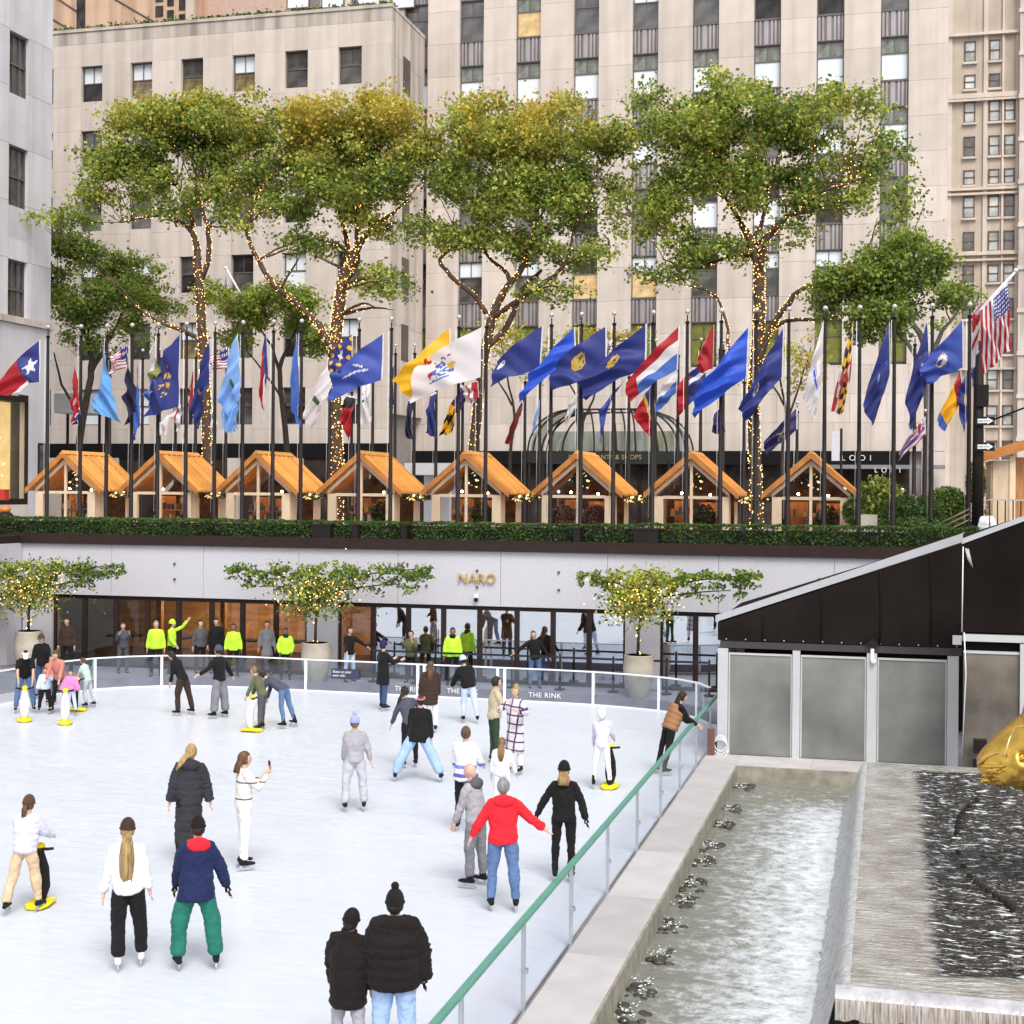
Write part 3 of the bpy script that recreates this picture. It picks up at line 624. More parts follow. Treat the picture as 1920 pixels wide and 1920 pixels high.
# ================================================================== lower wing with roof garden
NY = 72.4
NX1 = gy(735, 12, NY).x; nzt = gy(735, 12, NY).z
wing = empty('stone_wing', (0, NY, GZ), label='lower limestone wing with streaked parapet and a roof garden', cat='building')
wc = [(172, 38), (265, 40), (360, 42), (457, 43), (555, 45), (656, 46)]
wxs = [gy(u, 150, NY).x for u, _ in wc]; st = (wxs[-1] - wxs[0]) / 5; ww = 1.33
wxs = [wxs[0] + st * i for i in range(-2, 6)]
zw_top = gy(656, 87, NY).z; zw_bot = gy(656, 157, NY).z; whh = zw_top - zw_bot
prev = NX1 - 27; ed = []
for x in wxs: ed.append((prev, x - ww / 2)); ed.append((x - ww / 2, x + ww / 2)); prev = x + ww / 2
ed.append((prev, NX1))
nr = 7
for j, (a_, b_) in enumerate(ed):
    win = j % 2 == 1
    # parapet course
    piece('stone_panel', wing, a_ + .004, b_ - .004, 0, .4, zw_top + 1.25 - GZ + .006, nzt - GZ - .01, M_parapet)
    piece('stone_panel', wing, a_ + .004, b_ - .004, 0, .4, zw_top - GZ + .0, zw_top + 1.25 - GZ - .006, M_lime)
    for r_ in range(nr):
        zt = zw_top - FH * r_ * .985; zb = zt - whh; zn = zw_top - FH * (r_ + 1) * .985
        if zn < zst - .5: break
        if not win:
            piece('stone_panel', wing, a_ + .004, b_ - .004, 0, .4, zb - .25 - GZ + .005, zt - GZ - .005, M_lime)
        piece('stone_panel', wing, a_ + .004, b_ - .004, 0 if not win else .03, .4, zn - GZ + .005, (zb - .25 if not win else zb) - GZ - .005, M_lime)
MB().box(NX1 - 27, NX1 - .4, .36, 6, 0, nzt - GZ - .3).build('core_wall', M_joint, wing)
MB().box(NX1 - 27, NX1 + .03, -.06, .5, nzt - GZ - .01, nzt - GZ + .16).box(NX1 - .45, NX1 + .03, .5, 5.6, nzt - GZ - .01, nzt - GZ + .16).build('parapet_cap', M_lime2, wing)
fm2, lo2, up2, _ = window_unit(wing, ww, whh, 2, .52, M_frame, M_pane, depth=.1)
pp = {'b': with_mat(up2, M_blind), 'd': with_mat(up2, M_pane2), 'n': up2}; pl_ = {'d': with_mat(lo2, M_pane2), 'n': lo2, 'o': with_mat(lo2, mat('ochre_room', (.22, .17, .08), .15, var=.6, scale=2)), 'b': with_mat(lo2, M_blind)}
pat = ['bd', 'bo', 'no', 'bo', 'nn', 'nn']
for i, x in enumerate(wxs):
    for r_ in range(6):
        zb = zw_top - FH * r_ * .985 - whh
        if zb < zst: break
        wn = link('window', fm2, wing, (x - ww / 2, .22, zb - GZ))
        c = pat[(i - 2) % 6] if r_ == 0 else rr.choice(['bd', 'bo', 'nd', 'dn', 'bb', 'nn'])
        link('pane', pp[c[0]], wn); link('pane', pl_[c[1]], wn)
# side return of the wing
for r_ in range(9):
    z0 = nzt - GZ - .01 - 2.4 * (r_ + 1); 
    for s_ in range(2):
        piece('stone_panel', wing, NX1 - .4, NX1 - .001, .41 + s_ * 2.6, .41 + s_ * 2.6 + 2.59, z0 + .006, z0 + 2.39, M_parapet if r_ < 2 else M_lime2)
for r_ in range(5):
    zb = zw_top - FH * r_ * .985 - whh - .1
    MB().box(NX1 - .02, NX1 + .01, 1.9, 3.1, zb - GZ, zb + whh - GZ).build('side_window', M_pane2, wing)
# entrance band
MB().box(NX1 - 27, NX1, -.03, .3, zst - GZ - .55, zst - GZ + .25).build('dark_fascia', M_awn, wing)
MB().box(NX1 - 27, NX1 - .05, 0.05, .34, 0, zst - GZ - .55).build('shop_wall', M_shopdark, wing)
for x in (-.6, -5.3, -9.0, -12.8, -16.4, -20): MB().box(NX1 + x - .45, NX1 + x + .45, -.04, .05, 0, zst - GZ - .55).build('shop_pier', M_lime2, wing)
# roof garden
def leafmass(name, n, fn, size, mats, parent=None, seed=1, kind=None, flat=0.0):
    r = random.Random(seed); mb = MB()
    for k in range(n):
        p, mi = fn(r)
        if p is None: continue
        mb.use(mats[mi % len(mats)]); s = size * r.uniform(.6, 1.3)
        nrm = Vector((r.gauss(0, 1), r.gauss(0, 1), r.gauss(0, 1) + flat)).normalized(); t = nrm.orthogonal().normalized(); t = Matrix.Rotation(r.uniform(0, 6.28), 3, nrm) @ t; b = nrm.cross(t)
        p = Vector(p); i = len(mb.v)
        mb.v += [tuple(p - t * s * .5), tuple(p + b * s * .38 ), tuple(p + t * s * .6), tuple(p - b * s * .38)]; mb.face((i, i + 1, i + 2, i + 3))
    o = mb.build(name, None, parent)
    if kind: o['kind'] = kind
    return o
def leafm(name, c, v=.35):
    m = mat(name, c, .55, var=v, scale=1.1); b = m.node_tree.nodes['Principled BSDF']; b.inputs['Subsurface Weight'].default_value = 0
    n = m.node_tree.nodes; l = m.node_tree.links; tr = n.new('ShaderNodeBsdfTranslucent'); mx = n.new('ShaderNodeMixShader'); mx.inputs[0].default_value = .38
    l.new(b.inputs['Base Color'].links[0].from_socket, tr.inputs[0]); l.new(b.outputs[0], mx.inputs[1]); l.new(tr.outputs[0], mx.inputs[2]); l.new(mx.outputs[0], n['Material Output'].inputs[0]); return m
L_dk = leafm('leaf_dark', (.09, .16, .035)); L_md = leafm('leaf_mid', (.25, .33, .055)); L_yg = leafm('leaf_yellow_green', (.50, .52, .10)); L_ye = leafm('leaf_yellow', (.60, .42, .06)); L_or = leafm('leaf_rust', (.36, .17, .04)); L_hedge = leafm('leaf_hedge', (.04, .085, .016), .5); L_hedge2 = leafm('leaf_hedge_light', (.085, .15, .026), .4)
o = leafmass('roof_garden', 5000, lambda r: ((NX1 - abs(r.gauss(0, 1)) * 0 - r.uniform(0, 23), NY + r.uniform(.05, .9), nzt + .15 + abs(r.gauss(0, .09)) + (.35 * r.random() if r.random() < .03 else 0)), r.randrange(3)), .18, [L_hedge2, L_md, L_hedge], None, 5)
tag(o, 'low green planting spilling along the roof edge of the wing', 'plants', kind='stuff')
# ================================================================== left building (side face toward the square)
LX = -35.5
left = empty('pale_building', (LX, 54, GZ), label='pale stone building at the left edge with tall dark windows and a lit shop', cat='building')
zb_ = gx(60, 600, LX).z - GZ
y0L, y1L = 44.0, gx(97, 300, LX).y
z = zb_ + .02
while z < 36:
    for ya, yb in ((y0L, 46.4), (46.42, 49.1), (49.12, 52.66), (54.05, 54.35), (54.38, y1L)):
        piece('stone_panel', left, -.4, 0, ya - 54, yb - 54, z, z + 2.37, M_limecool)
    z += 2.385
MB().box(-12, -.9, y0L - 54, y1L - 54 - .02, 0, 34).build('core_wall', M_joint, left)
wy0, wy1 = 52.68, 54.03
for vt, vb in ((60, 180), (273, 390), (487, 600)):
    zt, zbt = gx(28, vt, LX).z - GZ, gx(28, vb - 3, LX).z - GZ
    f = MB(); n_ = 3
    f.box(-.22, -.14, wy0 - 54, wy0 - 54 + .06, zbt, zt).box(-.22, -.14, wy1 - 54 - .06, wy1 - 54, zbt, zt).box(-.22, -.14, wy0 - 54, wy1 - 54, zbt, zbt + .08).box(-.22, -.14, wy0 - 54, wy1 - 54, zt - .08, zt).box(-.22, -.14, wy0 - 54, wy1 - 54, (zt + zbt) / 2 - .04, (zt + zbt) / 2 + .04)
    for i in (1, 2): y = wy0 - 54 + (wy1 - wy0) * i / 3; f.box(-.21, -.15, y - .02, y + .02, zbt, zt)
    wn = f.build('window', M_frame, left)
    MB().box(-.25, -.23, wy0 - 54, wy1 - 54, zbt, zt).build('pane', M_pane, wn)
    MB().box(-.4, -.001, wy0 - 54, wy1 - 54, zt, zt + .9).build('lintel', M_limecool, left)
zprev = 36 
spans = [(gx(28, 60, LX).z - GZ + .9, 34), (gx(28, 273, LX).z - GZ + .9, gx(28, 177, LX).z - GZ), (gx(28, 487, LX).z - GZ + .9, gx(28, 387, LX).z - GZ)]
for a_, b_ in spans:
    if b_ > a_: piece('stone_panel', left, -.4, -.002, wy0 - 54, wy1 - 54, a_ + .005, b_ - .005, M_limecool)
MB().box(-.4, .12, y0L - 54, y1L - 54 + .15, zb_ - .28, zb_).build('cornice', M_lime2, left)
yp = gx(52, 850, LX).y
yq = yp - 54
MB().box(-.4, 0, yq, y1L - 54, 0, zb_ - .3).box(-.4, 0, y0L - 54, yq, gx(20, 738, LX).z - GZ, zb_ - .3).build('base_wall', M_limecool, left)
zs0, zs1 = gx(20, 935, LX).z - GZ, gx(20, 738, LX).z - GZ
MB().box(-.1, .02, y0L - 54, yq - .0, zs1 - .3, zs1).box(-.1, .02, yq - .1, yq, zs0, zs1 - .3).box(-.1, .02, y0L - 54, yq, zs0 - .25, zs0).build('shop_frame', M_black, left)
MB().box(-.09, -.07, y0L - 54, yq - .1, zs0, zs1 - .3).build('shop_glass', glassmat('shop_glass', (.9, .9, .85), .02), left)
MB().box(-.8, -.75, y0L - 54, yq - .15, zs0, zs1 - .3).build('shop_display', mat('display_wall', (.55, .40, .20), .6, var=.35, scale=1.5, emit=(1, .68, .30), estr=.55), left)
MB().box(-.4, .05, y0L - 54, yq, 0, zs0 - .25).build('plinth', M_lime2, left)
for k in range(9):
    MB().ball((-.65, yq - .5 - rr.random() * 1.6, zs0 + .6 + rr.random() * 3.0), .05, 8, 6).build('display_lamp', M_lamp, left)
q = gx(78, 870, LX); MB().box(.0, .05, q.y - 54 - .3, q.y - 54 + .3, q.z - GZ - .9, q.z - GZ + .9).build('notice_case', M_black, left)
MB().box(.05, .06, q.y - 54 - .23, q.y - 54 + .23, q.z - GZ - .4, q.z - GZ + .8).build('notice_pane', M_pane, left)
# red mailbox shape and black sphere bin at the lower left corner
q = gy(10, 935, 47); e = empty('red_kettle', (q.x, 47, GZ), label='red and black stand with an orange top at the lower left corner of the plaza', cat='stand')
MB().tube([(0, 0, 0), (0, 0, .3), (0, 0, .75), (0, 0, .85)], [.2, .32, .30, .2], 14).build('drum', M_black, e)
MB().ball((0, 0, .95), (.2, .2, .14)).build('top', mat('orange_top', (.7, .2, .04), .5), e)
MB().box(-.42, -.16, .2, .5, 1.3, 1.7).build('red_panel', mat('red_panel', (.45, .03, .02), .5), e)
# ================================================================== tan tower, right
RY = 150.0
tan = empty('tan_tower', (0, RY, GZ), label='distant tan brick apartment tower with paired windows at the right edge', cat='building')
def rx(u): return gy(u, 300, RY).x
def rz(v): return gy(1840, v, RY).z - GZ
zt0, zb0 = 56 - GZ, 0
MB().box(rx(1765), rx(1913), .1, 20, 0, 60).build('wall', M_tan, tan)
for u0, u1 in ((1776, 1784), (1843, 1851), (1878, 1882), (1904, 1912)):
    MB().box(rx(u0), rx(u1), -.12, .1, 0, 60).build('pilaster', M_tan2, tan)
for v, h in ((62, 5), (176, 9), (186, 4), (352, 5), (362, 4), (474, 5), (486, 4), (690, 4)):
    MB().box(rx(1770), rx(1913), -.4, .1, rz(v + h), rz(v)).build('cornice', M_tan2, tan)
wrows = [(76, 115), (139, 166), (190, 229), (255, 293), (318, 346), (368, 408), (434, 471), (497, 530), (560, 598), (626, 665), (693, 731), (760, 798), (826, 862)]
M_winf = mat('far_window_frame', (.12, .06, .04), .6)
M_win_b = mat('far_pane_bright', (.42, .43, .42), .25, var=.6, scale=.6)
for (v0, v1) in wrows:
    for u0, u1 in ((1807, 1828), (1854, 1874), (1883, 1902)):
        if v0 < 150 and u0 > 1880: continue
        if u0 < 1810 and v0 > 560: continue
        x0, x1, z0, z1 = rx(u0), rx(u1), rz(v1), rz(v0); 
        f = MB().box(x0, x1, -.05, .1, z1 - .12, z1).box(x0, x1, -.05, .1, z0, z0 + .1).box(x0, x0 + .1, -.05, .1, z0, z1).box(x1 - .1, x1, -.05, .1, z0, z1).box(x0, x1, -.05, .1, (z0 + z1) / 2 - .05, (z0 + z1) / 2 + .05).build('window', M_winf, tan)
        MB().box(x0 + .1, x1 - .1, .02, .05, z0, z1).build('pane', rr.choice([M_win_b, M_win_b, M_pane]), f)
        MB().box(x0 - .15, x1 + .15, -.2, .1, z0 - .22, z0 - .002).build('sill', M_tan2, tan)
top = MB().box(rx(1770), rx(1905), 3, 20, 60, 75).build('upper_block', mat('pale_cream', (.6, .54, .48), .8), tan)
e2 = empty('pale_tower', (0, RY - 1, GZ), label='pale narrow tower face cut off by the right picture edge', cat='building')
xa2 = gy(1911, 300, RY - 1).x; MB().box(xa2, xa2 + 20, 0, 20, 0, 62).build('wall', M_lime2, e2)
for k in range(14): MB().box(xa2 - .1, xa2 + 20, -.15, 0, 3 + 4.2 * k, 3.4 + 4.2 * k).build('ledge', M_lime, e2)
# tan buildings top left, beyond the wing
bt = empty('sandstone_tower', (0, 96, GZ), label='warm sandstone tower rising behind the roof garden at the top left', cat='building')
def lx(u): return gy(u, 30, 96).x
MB().box(lx(60), lx(366), 0, 14, 0, 60).build('wall', M_rose, bt)
MB().box(lx(366), lx(560), 2.0, 14, 0, 60).build('wall', mat('tan_wall', (.50, .36, .29), .85, var=.08), bt)
MB().box(lx(144), lx(160), -.05, .2, 0, 60).build('dark_recess', M_pane2, bt)
for u0, u1 in ((292, 306), (314, 326), (336, 347)):
    for v0, v1 in ((-40, 4), (12, 32)):
        z0, z1 = gy(u0, v1 + (u0 - 292) * .35, 96).z - GZ, gy(u0, v0 + (u0 - 292) * .35, 96).z - GZ
        MB().box(lx(u0), lx(u1), -.06, .1, z0, z1).build('window', M_pane2, bt)
for (ua, va, ub, vb) in ((97, -10, 145, 22), (97, 35, 142, 62), (215, -2, 290, 42)):
    p1, p2 = gy(ua, va, 96), gy(ub, vb, 96); MB().tube([(p1.x, -.02, p1.z - GZ), (p2.x, -.02, p2.z - GZ)], .07, 4).build('string_course', M_frame, bt)
MB().box(lx(352), lx(366), -.3, 0, 0, 60).build('corner_pier', M_tan2, bt)
# ================================================================== white marquee, banner, wall flag
q0, q1 = gy(758, 868, 64), gy(845, 905, 64)
t_ = empty('white_marquee', ((q0.x + q1.x) / 2, 64, GZ), label='white flat roofed marquee between the chalets', cat='marquee')
h_ = (q1.x - q0.x) / 2; MB().box(-h_, h_, 0, 3, q0.z - GZ - .55, q0.z - GZ).build('roof', M_white, t_)
for s_ in (-1, 1): MB().box(s_ * h_ - .05, s_ * h_ + .05, 0, .1, 0, q0.z - GZ - .55).build('leg', M_white, t_)
MB().box(-h_ + .06, h_ - .06, 2.8, 2.9, 0, q0.z - GZ - .56).build('back_sheet', M_white, t_)
q = gy(1570, 865, 60); e = empty('banner_post', (q.x + .15, 60, GZ), label='white vertical banner on a slim black post in front of the tower', cat='banner')
zt = gy(1570, 808, 60).z - GZ; zb = gy(1570, 864, 60).z - GZ
MB().tube([(0, 0, 0), (0, 0, zt + .1)], .05, 8).build('post', M_black, e); MB().box(-.38, -.06, -.02, .0, zb, zt).build('banner', M_white, e)
q = gy(110, 757, 62); e = empty('white_awning', (q.x + .7, 62, GZ), label='white square awning over the entrance beside the left building', cat='awning')
MB().box(-.95, 1.0, 0, 2.5, q.z - GZ - .45, q.z - GZ + .5).build('valance', M_white, e); MB().box(-.9, -.8, 1, 1.1, 0, q.z - GZ - .45).box(.85, .95, 1, 1.1, 0, q.z - GZ - .45).build('frame', M_black, e)
# ================================================================== tent cabin on the right
CYN = 31.0
M_fab = mat('dark_fabric', (0.012, 0.0085, 0.0075), 0.75, var=.35, scale=.8, bump=.8, bscale=2.2, spec=.12)
M_fab2 = mat('dark_fabric_deep', (0.008, 0.0055, 0.0045), 0.75, var=.35, scale=.8, bump=.5, bscale=2, spec=.1)
M_post = mat('grey_post', (0.50, 0.51, 0.52), .45, .1, var=.05)
M_frost = mat('frosted_pane', (0.20, 0.205, 0.19), .3, var=.5, scale=.55, spec=.4)
nn = M_frost.node_tree.nodes
cab = empty('tent_cabin', (0, CYN, 0), label='dark fabric tent with sloping silver roof edge and frosted glass panels', cat='tent')
def cx(u): return gy(u, 1300, CYN).x
def cz(u, v): return gy(u, v, CYN).z
x0c, x1c = cx(1345), cx(1803)
zl0, zl1 = cz(1347, 1168), cz(1805, 1018); zf = cz(1347, 1200); 
nseg = 26; vv = []; ff = []
for i in range(nseg + 1):
    for j in range(9):
        X = x0c + (x1c - x0c) * i / nseg; zt = zl0 + (zl1 - zl0) * i / nseg; Z = zf + (zt - zf) * j / 8
        vv.append((X, -.03 * sin(X * 5 + Z * 2) * NZ.noise((X * 1.5, Z * .8, 2)) - .02 * sin((Z - zf) * 3), Z))
for i in range(nseg):
    for j in range(8): a = i * 9 + j; ff.append((a, a + 9, a + 10, a + 1))
me = bpy.data.meshes.new('gable_fabric'); me.from_pydata(vv, [], ff); me.materials.append(M_fab); me.polygons.foreach_set('use_smooth', [True] * len(ff)); me.update()
link('gable_fabric', me, cab)
# roof body behind (sloping) with thickness and silver edge
MB().prism([(x0c - .05, -.02, zl0 + .02), (x1c, -.02, zl1 + .02), (x1c, -.02, zl1 + .20), (x0c - .05, -.02, zl0 + .16)], (0, .10, 0)).build('roof_edge', mat('silver_edge', (.50, .50, .53), .35, .4, var=.04), cab)
MB().prism([(x0c, .1, zl0 - .01), (x1c + 5, .1, zl1 + 1.55), (x1c + 5, .1, zl1 + 1.63), (x0c, .1, zl0 + .07)], (0, 5.0, 0)).build('roof', M_fab2, cab)
MB().prism([(x0c + .05, 0, zf - .02), (x1c, 0, zf - .02), (x1c, 0, zf - .16), (x0c + .05, 0, zf - .16)], (0, .12, 0)).build('hem_bar', mat('hem_bar', (.05, .04, .045), .5, .2), cab)
MB().box(x0c, x1c, .05, .14, cz(1600, 1222), zf - .17).build('shade_strip', M_fab2, cab)
pz = cz(1500, 1215)
for u0, u1 in ((1346, 1365), (1486, 1500), (1625, 1644), (1776, 1797)):
    MB().box(cx(u0), cx(u1), -.06, .06, 0.06, zf - .17).build('post', M_post, cab)
for u0, u1 in ((1365, 1486), (1500, 1625), (1644, 1776)):
    a_, b_ = cx(u0) + .01, cx(u1) - .01; zz = cz(1500, 1228)
    MB().box(a_ + .03, b_ - .03, 0, .03, .06, zz - .04).build('frosted_panel', M_frost, cab)
    MB().box(a_, b_, -.02, .04, zz - .04, zz).box(a_, a_ + .03, -.02, .04, .06, zz - .04).box(b_ - .03, b_, -.02, .04, .06, zz - .04).build('panel_frame', M_post, cab)
MB().box(x0c + .05, x0c + .1, .1, 5, .06, zf).build('side_wall', M_frost, cab)
MB().box(x0c, 9, 5.0, 5.1, 0, zf).build('back_wall', M_fab2, cab)
for u in (1430, 1540, 1650, 1745):
    q = gy(u, 1150, CYN); tt = (q.x - x0c) / (x1c - x0c); MB().tube([(q.x, -.035, zf + .02), (q.x + .01, -.04, (zf + zl0 + (zl1 - zl0) * tt) / 2), (q.x, -.035, zl0 + (zl1 - zl0) * tt)], .012, 4).build('fabric_seam', M_fab, cab)
for u in range(1362, 1800, 36):
    q = gy(u, 1203, CYN); MB().ball((q.x, -.02, zf + .03), .018, 6, 4).build('eyelet', M_steel, cab)
# hardware: finial, junction boxes, lamp, cord coil
q = gy(1636, 1205, CYN); MB().prism([(q.x - .14, -.1, q.z - .05), (q.x + .14, -.1, q.z - .05), (q.x, -.1, q.z + .1)], (0, .08, 0)).build('bracket', M_black, cab)
MB().box(q.x - .035, q.x + .035, -.12, -.06, q.z - .36, q.z - .12).ball((q.x + .02, -.12, q.z - .38), .06, 8, 6).build('floodlight', M_white, cab)
q = gy(1797, 1200, CYN); MB().box(q.x - .12, q.x + .06, -.2, -.06, q.z - .08, q.z + .1).build('junction_box', M_white, cab)
q = gy(1352, 1392, CYN); cl = MB()
for k in range(3):
    cl.tube([(q.x + (.13 + k * .02) * cos(t * pi / 8), -.12 - .02 * k, q.z + .0 + (.17 + .01 * k) * sin(t * pi / 8) - .05 * k) for t in range(17)], .012, 5)
tag(cl.build('cable_coil', M_white, None, (0, CYN, 0)), 'white cable coiled at the foot of the tent corner post', 'cable')
tag(MB().box(cx(1330), cx(1343), -.3, -.2, 0, .62).build('pipe_stub', mat('rust_brown', (.14, .06, .04), .7), None, (0, CYN, 0)), 'brown upright board between the fence end and the tent', 'board')
# second, nearer section at the picture edge
C2 = 29.2
ct = empty('tent_section', (0, C2, 0), label='nearer dark tent section with a frosted panel cut off by the right edge', cat='tent')
def c2(u, v): return gy(u, v, C2)
a_, b_ = c2(1806, 1100).x, c2(2100, 1100).x
z1_, z2_ = c2(1806, 1020).z, c2(2100, 910).z; zb_2 = c2(1850, 1186).z
MB().prism([(a_, 0, zb_2), (b_, 0, zb_2), (b_, 0, z2_), (a_, 0, z1_)], (0, .12, 0)).build('gable_fabric', M_fab2, ct)
MB().prism([(a_ - .03, -.02, z1_), (b_, -.02, z2_), (b_, -.02, z2_ + .1), (a_ - .03, -.02, z1_ + .1)], (0, .16, 0)).build('roof_edge', MATS['silver_edge'], ct)
MB().box(a_, b_, -.05, .1, c2(1850, 1203).z, c2(1850, 1190).z).build('white_beam', M_post, ct)
MB().box(c2(1803, 1300).x, b_, .1, .16, c2(1850, 1222).z, c2(1850, 1203).z).build('shade_strip', M_fab2, ct)
MB().box(c2(1806, 1300).x, c2(1912, 1300).x, .02, .05, .06, c2(1850, 1224).z).build('frosted_panel', mat('frosted_pane_brown', (.15, .13, .11), .25, var=.5, scale=1), ct)
MB().box(c2(1806, 1300).x, c2(1914, 1300).x, 0, .06, c2(1850, 1226).z, c2(1850, 1221).z).box(c2(1912, 1300).x, c2(1922, 1300).x, -.05, .07, .06, c2(1850, 1205).z).build('panel_frame', M_post, ct)
MB().tube([(a_ + .02, -.08, zb_2), (a_ + .06, -.06, zb_2 - .8), (a_ + .0, -.06, .6)], .012, 5).tube([(a_ - .01, -.06, z1_ - .05), (a_ - .02, -.05, zb_2)], .012, 5).build('cord', M_white, ct)
mb = MB()
for k in range(8): mb.tube([(a_ + .03 + .008 * k, -.1, z1_ - .08 - .02 * (k % 3)), (a_ + .08 + .012 * k, -.1, z1_ - .3 - .02 * k)], .008, 4)
mb.build('rope_tie', mat('rope', (.5, .45, .4), .8), ct)
q = c2(1826, 1410); tag(MB().box(q.x - .02, q.x + .22, -.35, -.1, .7, .95).box(q.x - .02, q.x + .2, -.35, -.1, .08, .55).build('equipment_box', M_black, None, (0, C2, 0)), 'black equipment box by the tent post behind the gilded ornament', 'box')
# ================================================================== gilded ornament at the right edge
M_gold = mat('gilded_bronze', (0.80, 0.50, 0.10), 0.30, 0.9, var=.25, scale=5, bump=.35, bscale=9)
GYd = 19.5; USH = 6
orn = empty('gilded_ornament', gy(1960, 1400, GYd), label='gilded bronze ornament with raised scrollwork jutting in at the right edge', cat='sculpture')
tip, end = gy(1838, 1425, GYd), gy(2120, 1310, GYd); O = Vector(orn.location); px = GYd / 2700 * 1.02
sec = []
N = 60
for i in range(N + 1):
    t = i / N; u = 1832 + 300 * t; c = 1436 - 20 * t - 70 * t * t
    top = 1420 - (78 * (t / .3) ** .8 if t < .3 else 92 + 60 * (t - .3)); bot = 1438 + 27 * (min(t, .16) / .16) ** .5 - (50 * (t - .3) if t > .3 else 0)
    sec.append((u, (top + bot) / 2, (bot - top) / 2))
vv = []; ff = []; K = 72
for i, (u, vc, h) in enumerate(sec):
    p = gy(u, vc, GYd) - O; r_ = h * px
    for k in range(K):
        a = 2 * pi * k / K; ridge = 1 + .05 * abs(sin(3 * a)) + (.16 * (1 - abs(NZ.noise((i * .22, cos(a) * 2.6, sin(a) * 2.6 + i * .05))) * 3.0) * (1 if sin(a) < .12 else .0) * min(1, i / 8))
        vv.append((p.x, p.y + cos(a) * r_ * 1.1 * ridge, p.z + sin(a) * r_ * ridge))
for i in range(N):
    for k in range(K): a = i * K + k; b = i * K + (k + 1) % K; ff.append((a, b, b + K, a + K))
ff.append(tuple(range(K - 1, -1, -1))); ff.append(tuple(N * K + k for k in range(K)))
me = bpy.data.meshes.new('gilded_body'); me.from_pydata(vv, [], ff); me.materials.append(M_gold); me.polygons.foreach_set('use_smooth', [True] * len(ff)); me.update(); link('gilded_body', me, orn)
def gp(u, v, dy=-.28): return Vector(gy(u, v, GYd)) - O + Vector((0, dy, 0))
def gsurf(u, v, lift=.01):
    t = max(0, min(1, (u - 1829) / 300)); i = min(N - 1, int(t * N)); f = t * N - i; vc = sec[i][1] * (1 - f) + sec[i + 1][1] * f; h = sec[i][2] * (1 - f) + sec[i + 1][2] * f
    k = max(-.97, min(.97, (v - vc) / max(h, 1))); return Vector(gy(u, v, GYd)) - O + Vector((0, -1.12 * h * px * sqrt(1 - k * k) - lift, 0))
line = [(1834, 1430), (1850, 1412), (1868, 1403), (1880, 1408), (1888, 1380), (1902, 1358), (1925, 1350)]
MB().tube([gsurf(u, v) for u, v in line], .016, 6).build('raised_line', mat('pale_gilding', (.85, .6, .25), .3, .8), orn)
MB().tube([gsurf(u, v) for u, v in [(1833, 1432), (1850, 1430), (1875, 1427), (1900, 1415), (1930, 1400)]], .026, 6).build('raised_band', M_gold, orn)
mb = MB(); rg = random.Random(9)
for k in range(70): 
    u = rg.uniform(1848, 1945); v = rg.uniform(1430, 1462 if u < 1900 else 1450); a0 = rg.uniform(-.9, .9); ln = rg.uniform(8, 22); pts_ = [gsurf(u + ln * cos(a0) * q_ * .5, min(v + ln * sin(a0 + q_ * .8) * q_ * .5, 1466), -.005) for q_ in (-1, -.4, .3, 1)]; r_ = rg.uniform(.018, .042); mb.tube(pts_, [r_ * .3, r_, r_ * .9, r_ * .2], 7)
mb.build('scrollwork', M_gold, orn)['kind'] = 'stuff'
q = gy(2060, 1500, GYd); MB().tube([(q.x - O.x, 0, -.1), (q.x - O.x, 0, BZ - .7 - O.z)], .3, 12).build('support', M_gold, orn)
# ================================================================== hedge with lamp boxes
hx0, hx1 = gy(-40, 985, WY + .7).x, gy(1835, 985, WY + .7).x
hedge = empty('clipped_hedge', ((hx0 + hx1) / 2, WY + .8, WT + .2), label='long low clipped green hedge in the ledge above the grey wall', cat='hedge')
hl = (hx1 - hx0) / 2
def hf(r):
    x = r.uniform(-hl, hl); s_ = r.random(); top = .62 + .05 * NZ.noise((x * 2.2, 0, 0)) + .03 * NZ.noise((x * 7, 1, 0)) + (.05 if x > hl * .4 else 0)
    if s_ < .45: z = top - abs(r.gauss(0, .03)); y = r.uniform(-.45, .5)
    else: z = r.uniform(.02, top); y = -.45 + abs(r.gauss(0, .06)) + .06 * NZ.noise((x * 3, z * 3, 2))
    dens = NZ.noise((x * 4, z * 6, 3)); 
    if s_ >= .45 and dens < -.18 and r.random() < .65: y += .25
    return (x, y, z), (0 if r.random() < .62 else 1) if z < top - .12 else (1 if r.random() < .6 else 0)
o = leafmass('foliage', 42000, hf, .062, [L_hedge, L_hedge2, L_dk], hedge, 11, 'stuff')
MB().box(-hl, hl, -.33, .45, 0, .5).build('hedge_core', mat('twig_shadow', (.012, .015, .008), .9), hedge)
for i, (u, v, w_) in enumerate([(605, 995, 42), (668, 998, 14), (1083, 1000, 14), (1212, 1006, 50), (760, 995, 12)]):
    q = gy(u, v, WY + .25); h2 = w_ / 2 * WY / 2700 * .95
    e = empty('lamp_box', (q.x, WY + .25, WT + .24), label=['wide black lamp box set in the hedge, left one', 'small black lamp box left of centre in the hedge', 'small black lamp box in the hedge below the arched canopy', 'wide black lamp box set in the hedge, right one', 'small black lamp box in the hedge right of the wide one'][i], cat='lamp box', group='black lamp boxes in the hedge')
    MB().box(-h2, h2, -.15, .25, 0, .46).build('box_body', M_black, e); MB().box(-h2 - .02, h2 + .02, -.17, .27, .46, .50).build('box_lid', M_bronze, e)
